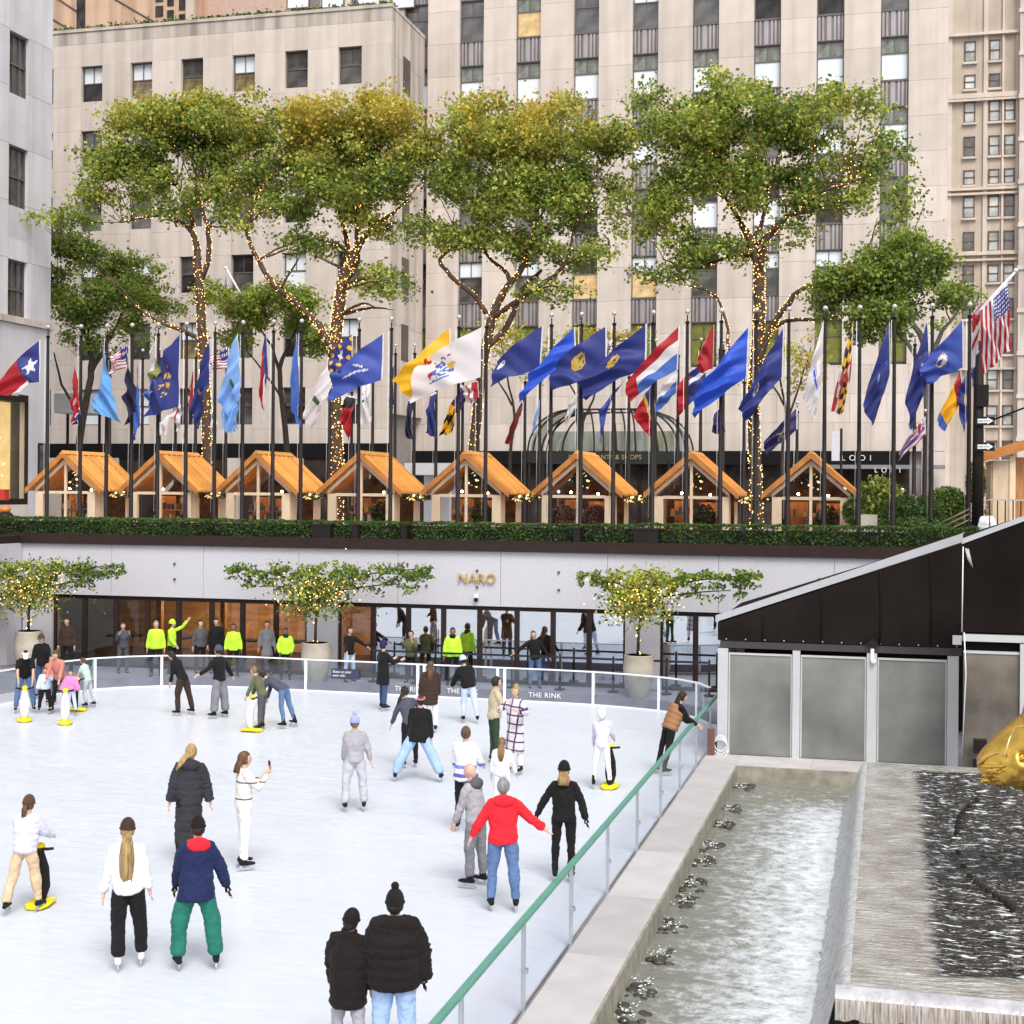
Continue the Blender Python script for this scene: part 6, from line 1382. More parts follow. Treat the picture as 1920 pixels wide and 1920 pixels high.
# ================================================================== people
def V(*a): return Vector(a)
def cloth(name, col, rough=.85, bump=.35, sc=14, sheen=.05, var=.14, spec=.12):
    m = mat(name, col, rough, var=var, scale=5, bump=bump, bscale=sc, spec=spec); m.node_tree.nodes['Principled BSDF'].inputs['Sheen Weight'].default_value = sheen; return m
M_skin = [mat('skin_light', (.60, .37, .28), .5, var=.05), mat('skin_tan', (.45, .26, .18), .5, var=.05), mat('skin_brown', (.25, .14, .09), .5, var=.05)]
for m_ in M_skin: m_.node_tree.nodes['Principled BSDF'].inputs['Subsurface Weight'].default_value = .1; m_.node_tree.nodes['Principled BSDF'].inputs['Subsurface Radius'].default_value = (.02, .008, .004)
M_eye = mat('eye_dark', (.02, .015, .012), .3); M_lip = mat('lips', (.38, .14, .12), .5)
C = {}
for nm_, c in dict(black=(.013, .012, .013), char=(.035, .034, .04), coal=(.014, .010, .010), navy=(.016, .022, .07), denim=(.10, .17, .32), dkdenim=(.045, .075, .16), ltdenim=(.33, .46, .68), paledenim=(.50, .60, .74), white=(.74, .73, .75), cream=(.72, .66, .60), lilac=(.62, .60, .74), grey=(.34, .33, .36), ltgrey=(.45, .46, .50), midgrey=(.20, .20, .22), dkgrey=(.085, .085, .09), slate=(.07, .075, .10), red=(.72, .022, .035), green=(.02, .15, .11), dkgreen=(.04, .065, .04), beige=(.60, .43, .28), tanshirt=(.48, .42, .28), olive=(.11, .12, .06), brown=(.09, .05, .03), dkbrown=(.045, .028, .022), caramel=(.30, .15, .075), coral=(.50, .20, .16), pink=(.75, .22, .45), ltblue=(.55, .68, .82), mint=(.45, .62, .52), hivis=(.50, .95, .05), purple=(.30, .34, .75), salmon=(.72, .20, .16), yellow=(.80, .65, .02), plum=(.08, .05, .10), boot=(.014, .014, .017)).items():
    C[nm_] = cloth(nm_ + '_cloth', c, bump=.3 if nm_ not in ('boot',) else .1)
H = {}
for nm_, c in dict(blond=(.34, .23, .10), brown=(.10, .055, .03), dark=(.022, .015, .012), grey=(.22, .22, .23), ltbrown=(.20, .12, .06)).items():
    H[nm_] = mat('hair_' + nm_, c, .5, var=.5, scale=22, bump=.8, bscale=60, stretch=(1, 1, .15), spec=.3)
def coatpattern():
    m = mat('patterned_coat', (.62, .56, .58), .85, var=.05); n = m.node_tree.nodes; l = m.node_tree.links; b = n['Principled BSDF']
    tc = n.new('ShaderNodeTexCoord'); mp = n.new('ShaderNodeMapping'); mp.inputs['Rotation'].default_value = (0, .1, 0); l.new(tc.outputs['Object'], mp.inputs[0]); sx = n.new('ShaderNodeSeparateXYZ'); l.new(mp.outputs[0], sx.inputs[0])
    def band(o, per, w_, off=0.0):
        a = mathn(n, l, 'FRACT', mathn(n, l, 'ADD', mathn(n, l, 'MULTIPLY', o, 1 / per), 50.5 + off)); return mathn(n, l, 'LESS_THAN', mathn(n, l, 'ABSOLUTE', mathn(n, l, 'SUBTRACT', a, .5)), w_)
    g = mathn(n, l, 'MAXIMUM', band(sx.outputs[0], .17, .09), band(sx.outputs[2], .17, .09))
    v = n.new('ShaderNodeTexVoronoi'); v.inputs['Scale'].default_value = 24; l.new(tc.outputs['Object'], v.inputs[0]); q = mathn(n, l, 'MULTIPLY', mathn(n, l, 'LESS_THAN', v.outputs[0], .28), .4)
    f = mathn(n, l, 'MAXIMUM', g, q); mx = n.new('ShaderNodeMix'); mx.data_type = 'RGBA'; mx.inputs[7].default_value = (.045, .03, .10, 1); l.new(b.inputs['Base Color'].links[0].from_socket, mx.inputs[6]); l.new(f, mx.inputs[0]); l.new(mx.outputs[2], b.inputs['Base Color']); return m
def stripes(name, base, col, z0, z1, z2=None, z3=None, col2=None):
    m = mat(name, base, .85, var=.05); n = m.node_tree.nodes; l = m.node_tree.links; b = n['Principled BSDF']
    tc = n.new('ShaderNodeTexCoord'); sx = n.new('ShaderNodeSeparateXYZ'); l.new(tc.outputs['Object'], sx.inputs[0]); z = sx.outputs[2]
    def band(a, c): return mathn(n, l, 'MULTIPLY', mathn(n, l, 'GREATER_THAN', z, a), mathn(n, l, 'LESS_THAN', z, c))
    src = b.inputs['Base Color'].links[0].from_socket
    for (a, c, k) in ((z0, z1, col), (z2, z3, col2 or col)):
        if a is None: continue
        mx = n.new('ShaderNodeMix'); mx.data_type = 'RGBA'; mx.inputs[7].default_value = list(k) + [1]; l.new(src, mx.inputs[6]); l.new(band(a, c), mx.inputs[0]); src = mx.outputs[2]
    l.new(src, b.inputs['Base Color']); return m
C['pattern'] = coatpattern(); C['jersey'] = stripes('striped_jersey', (.74, .73, .76), (.16, .22, .62), 1.06, 1.12, .92, .98, (.09, .10, .34)); C['knit'] = stripes('lined_knit', (.72, .67, .62), (.06, .05, .06), 1.05, 1.07, 1.30, 1.32)
def n3(v): v = Vector(v); return v.normalized()
def remesh(o, vox, sm=2):
    m = o.modifiers.new('remesh', 'REMESH'); m.mode = 'VOXEL'; m.voxel_size = vox; m.use_smooth_shade = True
    if sm: s_ = o.modifiers.new('smooth', 'SMOOTH'); s_.iterations = sm; s_.factor = .5
TX_F = bpy.data.textures.new('cloth_folds', 'CLOUDS'); TX_F.noise_scale = .19; TX_F.noise_depth = 1
TX_G = bpy.data.textures.new('cloth_creases', 'CLOUDS'); TX_G.noise_scale = .05; TX_G.noise_depth = 1
def folds_(o, st, dist):
    for tx, k in ((TX_F, 1.7), (TX_G, 1.1)):
        if tx is TX_G and dist > 26: continue
        m = o.modifiers.new('folds', 'DISPLACE'); m.texture = tx; m.strength = st * k; m.mid_level = .38; m.texture_coords = 'GLOBAL'
def person(u, v, facing, hgt=1.72, z=0.0, lab='', lean=(0, 0), arms=None, legs=None, top='black', bottom='denim', coat=0, puffy=False, hair='dark', hairlen=0, hat=None, hatstyle='beanie', skin=0, skates=True, bootcol='boot', sleeves=True, head=(0, 0), baggy=1.0, hood=None, gloves=None, extra=None, collar=None, at=None, vest=None, bulk=1.0, cat='person', grp=None, shadow=None, vox=None):
    """u, v: where the feet stand in the photograph; facing 0 = seen from behind, 90 = to the right, 180 = toward the viewer.
    arms / legs: pairs ((upper dir), (lower dir)) in body space x outward, y forward, z up"""
    P0 = at if at is not None else gz(u, v, z); dist = P0.length
    d = ray(u, v); base = math.atan2(d.y, d.x) - pi / 2
    hgt *= .945; S = hgt / 1.75; e = empty('person', P0, base - radians(facing), lab, cat, grp or 'people at the rink')
    vx = vox or (.014 if dist < 24 else .02)
    foot = .085 if skates else .0
    A = arms or [((.25, 0, -1), (.12, .15, -1))] * 2; Lg = legs or [((.10, .0, -1), (.02, -.02, -1))] * 2
    arm_u, arm_l, hand_l = .285, .255, .09; leg_u, leg_l = .43, .42
    # legs first, pelvis height follows from the lower foot
    hips = [V(-.092, 0, 0), V(.092, 0, 0)]; knees = []; ank = []
    for k, s_ in ((0, -1), (1, 1)):
        du, dl = n3((Lg[k][0][0] * s_, Lg[k][0][1], Lg[k][0][2])), n3((Lg[k][1][0] * s_, Lg[k][1][1], Lg[k][1][2]))
        kn = hips[k] + du * leg_u; knees.append(kn); ank.append(kn + dl * leg_l)
    low = min(a.z for a in ank); pz = -low + .085
    T = V(0, 0, pz + foot / S)
    hips = [h + T for h in hips]; knees = [h + T for h in knees]; ank = [h + T for h in ank]
    pel = T.copy(); lf, ls = radians(lean[0]), radians(lean[1])
    up = V(sin(ls), sin(lf), cos(lf) * cos(ls)).normalized(); fw = (V(0, 1, 0) - up * up.y).normalized(); rt = fw.cross(up)
    spine = pel + up * .20; chest = pel + up * .40; neckb = pel + up * .545; 
    hd = n3(up + V(0, head[0], 0) + rt * head[1]) if True else up
    hc = neckb + hd * .165 + fw * .015
    sh = [chest + up * .078 + rt * s_ * .162 for s_ in (-1, 1)]; el = []; wr = []
    for k, s_ in ((0, -1), (1, 1)):
        def tr_(q): return n3(rt * q[0] * s_ + fw * q[1] + V(0, 0, 1) * q[2])
        el.append(sh[k] + tr_(A[k][0]) * arm_u); wr.append(el[k] + tr_(A[k][1]) * arm_l)
    sc = lambda p: (p.x * S, p.y * S, p.z * S)
    # ---- body: one skinned surface
    vs_, es, rd = [], [], []
    def add(p, r, par=None):
        vs_.append(sc(p)); rd.append((r if isinstance(r, tuple) else (r, r))); i = len(vs_) - 1
        if par is not None: es.append((par, i))
        return i
    r0 = add(pel, (.095, .07)); i1 = add(spine, (.09, .065), r0); i2 = add(chest, (.10, .07), i1); i3 = add(neckb, .058, i2); i3b = add(neckb + hd * .07 + fw * .005, .052, i3)
    i4 = add(hc - hd * .03, (.068, .075), i3b); add(hc + hd * .06, (.066, .078), i4)
    for k in (0, 1):
        a = add(sh[k], .040 if sleeves is True else .05, i2); a = add(el[k], .030 if sleeves is True else .038, a); a = add(wr[k], .026, a)
        dl = (wr[k] - el[k]).normalized(); side = dl.cross(fw); side = side.normalized() if side.length > .2 else rt.copy(); pn = dl.cross(side).normalized()
        palm = wr[k] + dl * .055; a = add(palm, (.030, .020), a)
        for q, (ox, ln, bd) in enumerate(((-.03, .065, .25), (-.010, .078, .2), (.010, .074, .25), (.028, .058, .35))):
            f1 = palm + dl * .03 + pn * ox; b1 = add(f1, .0095, a); f2 = f1 + dl * ln * .55 + side * bd * .02; b2 = add(f2, .009, b1); add(f2 + dl * ln * .4 + side * bd * .05, .007, b2)
        t1 = palm - dl * .02 - pn * .035; b1 = add(t1, .011, a); add(t1 + dl * .04 - pn * .018 + side * .012, .009, b1)
        h = add(hips[k], .060, r0); h = add(knees[k], .036, h); h = add(ank[k], .026, h); add(ank[k] + V(0, .10, -.045), (.034, .026), h)
    me = bpy.data.meshes.new('body'); me.from_pydata(vs_, es, []); me.materials.append(M_skin[skin]); bo = link('body', me, e)
    sk = bo.modifiers.new('skin', 'SKIN'); sk.use_smooth_shade = True
    sv = me.skin_vertices[0].data
    for i, r in enumerate(rd): sv[i].radius = (r[0] * S, r[1] * S)
    sv[0].use_root = True
    ss = bo.modifiers.new('sub', 'SUBSURF'); ss.levels = 1; ss.render_levels = 1 if dist > 24 else 2
    # ---- face and ears
    Rm = Matrix((rt, fw, hd)).transposed() if True else None
    hd2 = hd; rt2 = fw.cross(hd2).normalized(); fw2 = hd2.cross(rt2).normalized()
    def hp(x, y, z_): return (hc + rt2 * x + fw2 * y + hd2 * z_) * S
    hm = MB(); hm.use(M_skin[skin])
    def hf_(p):
        x, y, z_ = p
        if z_ < 0: x *= 1 - .28 * (-z_ / .115); y = y * (1 - .10 * (-z_ / .115)) + (.012 if y > 0 else -.02) * (-z_ / .115)
        if y > 0: y *= .98
        return V(x, y, z_)
    ob = MB(); ob.sm = True; ob.use(M_skin[skin]); ob.ball((0, 0, 0), (.080, .100, .123), 18, 14, hf_)
    ob.ball((0, .100, -.008), (.011, .014, .022), 8, 6).ball((0, .104, -.020), (.015, .012, .010), 8, 6)
    for s_ in (-1, 1): ob.ball((s_ * .076, -.005, -.005), (.010, .018, .028), 8, 6)
    ob.use(M_eye)
    for s_ in (-1, 1): ob.ball((s_ * .031, .0885, .012), (.011, .007, .006), 8, 6); ob.ball((s_ * .032, .093, .032), (.017, .005, .003), 6, 4)
    ob.use(M_lip).ball((0, .093, -.052), (.022, .008, .007), 8, 6)
    ob.v = [tuple(hp(*p)) for p in ob.v]; ob.build('head', None, e)
    # ---- upper garment
    tcol = C[top]; g = MB(); w_ = bulk; r_ = random.Random(int(u * 7 + v))
    def ring(t):  # torso half widths from hem (t=0) to neck (t=1)
        return None
    hem = pel - up * (.06 if not coat else coat)
    if coat: 
        mid = (ank[0] + ank[1]) * .5; hem = pel + (mid - pel).normalized() * coat
    if puffy:
        n_ = 26; pts = []; rs = []
        for i in range(n_ + 1):
            t = i / n_; 
            p = hem.lerp(pel, min(1, t * 2.2)) if False else (hem + (neckb - hem) * t)
            tt_ = (.80 if coat else .72); wd = (.192 if t < tt_ else .192 - ((t - tt_) / (1 - tt_)) ** .8 * .112) * w_; dp = (.150 if t < .7 else .150 - (t - .7) * .2) * w_; bulge = .93 + .15 * abs(sin(t * pi * (6 if coat < .2 else 7 if coat < .4 else 10))) ** .6
            if t < .05: bulge *= .94
            pts.append(sc(p - fw * .01)); rs.append((wd * bulge * S, dp * bulge * S))
    else:
        prof_ = [(0, .172, .128), (.10, .182, .134), (.35, .160, .118), (.6, .176, .124), (.74, .178, .118), (.84, .150, .105), (.92, .105, .09), (.98, .074, .078), (1.04, .066, .072)]
        if coat: prof_ = [(0, .20, .15), (.25, .185, .14), (.5, .160, .122), (.70, .176, .125), (.80, .176, .118), (.88, .148, .105), (.94, .105, .09), (.98, .074, .078), (1.03, .066, .072)]
        pts = []; rs = []
        for t, a, b_ in prof_: pts.append(sc(hem + (neckb - hem) * t)); rs.append((a * w_ * S, b_ * w_ * S))
    g.tube(pts, rs, 22, flat=tuple(rt))
    if sleeves:
        for k in (0, 1):
            sr = (1.35 if puffy else 1.0) * w_; cf = wr[k] - (wr[k] - el[k]).normalized() * .01
            if sleeves == 'short': cf = sh[k].lerp(el[k], .75); g.tube([sc(chest + up * .10 + rt * (-.1 if k == 0 else .1)), sc(sh[k]), sc(cf)], [.075 * S, .078 * S, .068 * S], 14)
            else:
                m1 = sh[k].lerp(el[k], .5); m2 = el[k].lerp(cf, .5); bg = 1.0 if not puffy else 1.12
                g.tube([sc(chest + up * .105 + rt * (-.055 if k == 0 else .055)), sc(sh[k] + up * .003), sc(sh[k].lerp(m1, .5)), sc(m1), sc(el[k]), sc(m2), sc(cf - (cf - el[k]) * .12), sc(cf)], [x * S * sr for x in (.058, .064, .066, .060 * bg, .053, .051 * bg, .046, .034)], 14)
                if puffy:
                    for q in range(1, 6):
                        a_ = sh[k].lerp(el[k], q / 5); b_ = el[k].lerp(cf, q / 5 - .08); dd = (el[k] - sh[k]).normalized() * .028; d3 = (cf - el[k]).normalized() * .026
                        g.tube([sc(a_ - dd), sc(a_), sc(a_ + dd)], [.055 * S * sr, .073 * S * sr, .055 * S * sr], 14); g.tube([sc(b_ - d3), sc(b_), sc(b_ + d3)], [.046 * S * sr, .062 * S * sr, .046 * S * sr], 14)
    cm = g.mesh('garment', tcol); nm_g = 'coat' if coat else ('jacket' if puffy else 'top')
    co = link(nm_g, cm, e); remesh(co, vx, 2); folds_(co, .022 if not puffy else .014, dist)
    if vest:
        vg = MB(); pts = []; rs = []; hv = pel - up * .03; tv = neckb - up * .02
        for i in range(21):
            t = i / 20; wd = .205 if t < .72 else .205 - ((t - .72) / .28) ** .8 * .10; bu = .93 + .12 * abs(sin(t * pi * 5)) ** .6; pts.append(sc(hv + (tv - hv) * t)); rs.append((wd * bu * w_ * S, .155 * bu * w_ * S))
        vg.tube(pts, rs, 22, flat=tuple(rt)); vo = vg.build('vest', C[vest], e); remesh(vo, vx, 2); folds_(vo, .012, dist)
    if gloves:
        for k in (0, 1):
            dl = (wr[k] - el[k]).normalized(); pm = wr[k] + dl * .055; gm = MB(); side = dl.cross(fw); side = side.normalized() if side.length > .2 else rt.copy(); pn = dl.cross(side).normalized()
            gm.tube([sc(wr[k] - dl * .03), sc(wr[k]), sc(pm)], [(.034 * S, .030 * S), (.030 * S, .026 * S), (.042 * S, .024 * S)], 10)
            for ox, ln in ((-.03, .07), (-.01, .082), (.01, .078), (.028, .062)): f1 = pm + pn * ox; gm.tube([sc(f1 - dl * .01), sc(f1 + dl * ln * .6), sc(f1 + dl * ln + side * .012)], [.013 * S, .0125 * S, .010 * S], 6)
            gm.tube([sc(pm - dl * .03 - pn * .03), sc(pm + dl * .02 - pn * .052)], [.014 * S, .011 * S], 6)
            gm.build('glove', C[gloves], e)
    if hood:
        hg = MB(); b0 = neckb - fw * .07 - up * .02
        hg.ball((0, 0, 0), (.15, .095, .095), 14, 10, lambda p: V(p.x, p.y, p.z)); hg.v = [tuple((b0 + rt * p[0] + fw * p[1] + up * (p[2])) * S) for p in hg.v]
        hg.tube([sc(neckb + rt * (.11 * cos(a * pi / 6)) + fw * (.095 * sin(a * pi / 6)) - up * .0) for a in range(13)], .038 * S, 8); o = hg.build('hood', C[hood], e); remesh(o, vx, 2)
    if collar:
        cg = MB(); cg.tube([sc(neckb - up * .05), sc(neckb + up * .02), sc(neckb + hd * .075)], [(.115 * S, .10 * S), (.105 * S, .10 * S), (.092 * S, .092 * S)], 18, flat=tuple(rt)); cg.build('collar', C[collar], e)
    # ---- trousers
    if bottom:
        g = MB(); bg = baggy; g.tube([sc(pel + up * .10), sc(pel + up * .02), sc(pel - up * .07)], [(.150 * S, .112 * S), (.160 * S, .120 * S), (.150 * S, .112 * S)], 20, flat=tuple(rt))
        for k in (0, 1):
            kn, an_ = knees[k], ank[k]; hp_ = hips[k] + V(0, 0, .0); fl = 1.0 if bg < 1.25 else 1.15
            g.tube([sc(hp_), sc(hp_.lerp(kn, .35)), sc(kn), sc(kn.lerp(an_, .5)), sc(kn.lerp(an_, .86)), sc(kn.lerp(an_, .96))], [x * S for x in (.098, .086 * min(bg, 1.25), .064 * bg, .058 * bg, .053 * bg * fl, (.050 if bg < 1.25 else .048) * min(bg, 1.5))], 14)
        o = g.build('trousers', C[bottom], e); remesh(o, vx, 2); folds_(o, .02, dist)
    # ---- skates or shoes
    for k, s_ in ((0, -1), (1, 1)):
        a = ank[k]; dl = (ank[k] - knees[k]).normalized(); toe = n3(V(.12 * s_, 1, 0) + V(0, 0, 1) * (-dl.y) * .25 if dl.y < 0 else V(.12 * s_, 1, 0))
        if dl.y < -.35: toe = n3(V(.1 * s_, 1, dl.y * .75))
        dn = V(0, 0, -1); g = MB()
        g.tube([sc(a - dl * .15), sc(a - dl * .05), sc(a + V(0, 0, -.03) - toe * .01)], [(.050 * S, .052 * S), (.048 * S, .052 * S), (.046 * S, .056 * S)], 12)
        g.tube([sc(a - toe * .075 + dn * .05), sc(a - toe * .02 + dn * .045), sc(a + toe * .08 + dn * .05), sc(a + toe * .15 + dn * .058), sc(a + toe * .185 + dn * .062)], [(.036 * S, .030 * S), (.042 * S, .042 * S), (.043 * S, .036 * S), (.042 * S, .026 * S), (.024 * S, .016 * S)], 12, flat=(1, 0, 0))
        o = g.build('skate_boot' if skates else 'shoe', C[bootcol] if skates else C['black'], e); remesh(o, vx * .8, 1)
        if skates:
            bl = MB(); q0 = a - toe * .085 + dn * .078; q1 = a + toe * .16 + dn * .085; sd_ = toe.cross(V(0, 0, 1)).normalized() * .006
            upv = V(0, 0, 1)
            for (f0, f1) in ((.08, .26), (.70, .86)):
                c0, c1 = q0.lerp(q1, f0), q0.lerp(q1, f1); bl.prism([sc(c0 - sd_ * 2 + upv * .02), sc(c1 - sd_ * 2 + upv * .02), sc(c1 - sd_ * 2 - upv * .05), sc(c0 - sd_ * 2 - upv * .05)], tuple(sd_ * 4 * S))
            b0_, b1_ = q0 - toe * .02, q1 + toe * .03
            bl.prism([sc(b0_ - sd_ * .5 - upv * .042), sc(b1_ - sd_ * .5 - upv * .042), sc(b1_ - toe * .02 - sd_ * .5 - upv * .072), sc(b0_ - sd_ * .5 - upv * .072)], tuple(sd_ * S)); bl.build('skate_blade', M_steel, o)
    # ---- hair and hat
    if hair:
        hg = MB(); hm_ = H[hair]
        def cap(p):
            return V(p.x, p.y - .014, p.z + .012)
        hg.ball((0, 0, 0), (.091, .110, .125), 16, 12, cap)
        # keep the face free: pull the front lower part in
        nv = []
        for p in hg.v:
            x, y, z_ = p
            if y > .02 and z_ < .055: y = .02 + (y - .02) * .15; x *= .93
            if z_ < -.07: x *= .75; 
            nv.append(tuple(hp(x, y, z_)))
        hg.v = nv
        if hairlen:
            L_ = hairlen; b0 = hc - fw2 * .07 - hd2 * .0; dwn = V(0, 0, -1)
            bk = [b0, b0 - fw * .045 + dwn * .09, b0 - fw * .075 + dwn * .20]
            if L_ > .25: bk += [b0 - fw * .09 + dwn * L_ * .75, b0 - fw * .075 + dwn * L_]
            ww_ = [.07, .082, .085, .07, .03][:len(bk)]
            if extra == 'braids': bk = [b0 + dwn * .02 - fw * .02, b0 - fw * .075 + dwn * .12, b0 - fw * .10 + dwn * .3, b0 - fw * .09 + dwn * .5, b0 - fw * .07 + dwn * .68]; ww_ = [.05, .07, .095, .09, .07]
            if extra == 'ponytail': bk = [b0 + dwn * -.02, b0 - fw * .07 + dwn * .06, b0 - fw * .085 + dwn * .17, b0 - fw * .07 + dwn * .27]; ww_ = [.03, .045, .04, .015]
            if extra == 'blown': bk = [b0, b0 - fw * .05 - rt * .09 + dwn * .06, b0 - fw * .06 - rt * .17 + dwn * .17, b0 - fw * .05 - rt * .22 + dwn * .27]; ww_ = [.06, .05, .035, .012]
            st = 7 if extra == 'braids' else 4
            hg.tube([sc(p) for p in bk], [(x * S, x * .5 * S) for x in ww_], 12, flat=tuple(rt))
            rr2 = random.Random(int(u))
            for q in range(st * 3):
                ox = rr2.uniform(-.8, .8); oy = rr2.uniform(-.2, .5); hg.tube([sc(p + rt * ww_[i] * ox - fw * ww_[i] * oy * .9 + V(0, 0, rr2.uniform(-.01, .01))) for i, p in enumerate(bk)], [.012 * S] * (len(bk) - 1) + [.005 * S], 5)
        if extra == 'bun': hg.ball(tuple((hc + hd2 * .13 - fw2 * .03) * S), .045 * S, 10, 8)
        hg.build('hair', hm_, e)
    if hat:
        hg = MB()
        if hatstyle in ('beanie', 'pompom'):
            def bn(p): return V(p.x, p.y, max(p.z, -.02))
            hg.ball((0, 0, 0), (.096, .116, .135), 18, 12, bn); nv = [tuple(hp(x, y - .012, z_ + .035)) for x, y, z_ in hg.v]; hg.v = nv
            hg.tube([tuple(hp(.092 * cos(a * pi / 8), .112 * sin(a * pi / 8) - .012, .028)) for a in range(17)], .014 * S, 6)
            if hatstyle == 'pompom': 
                hg.ball(tuple(hp(0, -.012, .19)), .042 * S, 10, 8)
        elif hatstyle == 'cap':
            def bn(p): return V(p.x, p.y, max(p.z, 0))
            hg.ball((0, 0, 0), (.092, .112, .10), 16, 10, bn); hg.v = [tuple(hp(x, y - .008, z_ + .03)) for x, y, z_ in hg.v]
            dirf = 1 if extra != 'backcap' else -1
            i0 = len(hg.v); hg.prism([tuple(hp(-.07, dirf * .08, .04)), tuple(hp(.07, dirf * .08, .04)), tuple(hp(.05, dirf * .165, .022)), tuple(hp(-.05, dirf * .165, .022))], tuple(hd2 * .008 * S))
        elif hatstyle == 'hooded':
            def bn(p): return V(p.x, p.y if p.y < .03 else .03 + (p.y - .03) * .5, p.z)
            hg.ball((0, 0, 0), (.112, .135, .15), 16, 12, bn); hg.v = [tuple(hp(x, y - .03, z_ + .01)) for x, y, z_ in hg.v]
        hg.build('hat' if hatstyle != 'hooded' else 'hood', C[hat], e)
    return dict(e=e, S=S, wr=wr, el=el, neckb=neckb, hc=hc, pel=pel, chest=chest, up=up, fw=fw, rt=rt, sc=sc, ank=ank)
def AR(x, y, z_, x2=None, y2=None, z2=None): return ((x, y, z_), (x if x2 is None else x2, y if y2 is None else y2, z_ if z2 is None else z2))
HANG = AR(.22, .02, -1, .10, .12, -1)
FWD = AR(.15, .55, -.8, 0, .9, -.25)
STR = AR(.08, 0, -1)
def L(x, y, x2=None, y2=None): return ((x, y, -1), (x if x2 is None else x2, y if y2 is None else y2, -1))
P = person
# foreground
P(366, 1818, -8, 1.76, lab='person in a navy fleece with red collar and green baggy trousers, back to us', top='navy', bottom='green', baggy=1.55, hood='red', hair='dark', hat='coal', bulk=1.16, gloves='black', arms=[AR(.25, .25, -1, .1, .4, -1), AR(.45, -.05, -1, .35, -.02, -1)], legs=[L(.22, .10, .05, -.05), L(.26, -.06, .10, -.14)], coat=.14, lean=(4, 3), head=(.1, -.05))
P(238, 1815, 2, 1.72, lab='person in a white fleece with waist long blond braids and black flared trousers', top='white', bottom='black', baggy=1.3, hair='blond', hairlen=.7, extra='braids', hat='dkbrown', collar='white', bootcol='white', bulk=1.06, arms=[AR(.26, -.05, -1, .16, .02, -1), AR(.26, -.02, -1, .2, .06, -1)], legs=[L(.04, -.10, .0, -.18), L(.14, .10, .06, .0)], lean=(2, -2), head=(.05, .10), skin=0)
P(46, 1712, 30, 1.52, lab='person in a lilac jacket and beige trousers pushing a skating aid at the left edge', top='lilac', bottom='beige', puffy=True, baggy=1.15, hair='brown', hairlen=.25, extra='ponytail', hat='brown', arms=[FWD, AR(.1, .7, -.75, 0, .95, -.3)], legs=[L(.14, -.25, .1, -.35), L(.12, .18, .1, .1)], lean=(8, 0), bulk=.98)
P(352, 1622, 0, 1.80, lab='person in a long charcoal puffer coat with windblown fair hair, back to us', top='char', bottom='black', coat=.74, baggy=.8, puffy=True, hair='blond', hairlen=.3, extra='blown', hood='char', arms=[AR(.30, 0, -1, .22, .04, -1), AR(.32, 0, -1, .22, .0, -1)], legs=[L(.05, -.02), L(.06, .30, .02, .05)], lean=(2, 3), bulk=.98)
d_ = P(456, 1630, 72, 1.74, lab='person in a white knit and white trousers holding up a phone', top='knit', bottom='white', hair='brown', hairlen=.18, arms=[AR(.15, .35, -.9, -.2, .8, .55), AR(.1, .6, -.7, -.1, .5, .85)], legs=[L(.04, .08, .02, -.04), L(.06, -.02, .02, -.06)], bulk=.95, baggy=1.05)
w0 = d_['wr'][1]; mb = MB(); c = (w0 + V(-.04, .06, .12)) * d_['S']; mb.box(c.x - .04, c.x + .04, c.y - .005, c.y + .005, c.z - .075, c.z + .075); ph_ = mb.build('phone', M_black, None, None); ph_.matrix_world = d_['e'].matrix_basis.copy(); tag(ph_, 'dark phone held up by the person in white', 'phone')
P(664, 1522, -4, 1.66, lab='person in a grey sweater and blue striped beanie standing with feet apart', top='grey', bottom='ltgrey', baggy=1.25, hair='ltbrown', hat='purple', hatstyle='pompom', arms=[AR(.10, .2, -1, 0, .4, -1), AR(.36, 0, -1, .25, .0, -1)], legs=[L(.17, 0, .03, 0), L(.17, 0, .06, .0)], bulk=1.02)
P(783, 1466, 5, 1.76, lab='person in a black jacket and salmon cap with legs spread wide in pale jeans', top='black', bottom='ltdenim', baggy=1.6, hair='dark', hat='salmon', hatstyle='cap', extra='backcap', arms=[AR(.12, .2, -1, .0, .3, -1), AR(.2, .15, -1, .05, .2, -1)], legs=[L(.55, 0, .42, 0), L(.52, -.03, .50, -.02)], lean=(4, 4), bulk=1.12, coat=.12)
P(768, 1440, -20, 1.66, lab='person with long dark hair in a dark jacket behind the salmon cap', top='slate', bottom='black', hair='dark', hairlen=.42, extra='blown', arms=[AR(.3, .3, -.9), AR(.75, .1, -.7, .65, .2, -.8)], lean=(15, -5), bulk=.98)
P(718, 1332, 60, 1.78, lab='person in a long dark coat and bobble hat taking a photo by the barrier', top='black', bottom='dkdenim', coat=.32, hair='dark', hat='navy', hatstyle='pompom', arms=[AR(.15, .6, -.8, 0, .9, .25)] * 2, legs=[L(.08, .12, .04, .0), L(.1, -.05, .06, -.1)], bulk=1.08, baggy=1.1)
P(806, 1374, 0, 1.66, lab='person with long brown hair in a dark brown puffer by the barrier', top='dkbrown', bottom='white', coat=.3, puffy=True, hair='brown', hairlen=.4, arms=[HANG, AR(.12, .2, -1, .0, .3, -1)], bulk=1.0)
P(878, 1356, -12, 1.64, lab='person in a black jacket and pale jeans with a light blue beanie by the barrier', top='black', bottom='paledenim', puffy=True, hair='dark', hat='ltblue', arms=[AR(.45, .3, -.9, .2, .5, -.6), AR(.2, .2, -1)], legs=[L(.06, .15, .02, -.02), L(.16, -.15, .16, -.22)], lean=(12, -10), baggy=1.15)
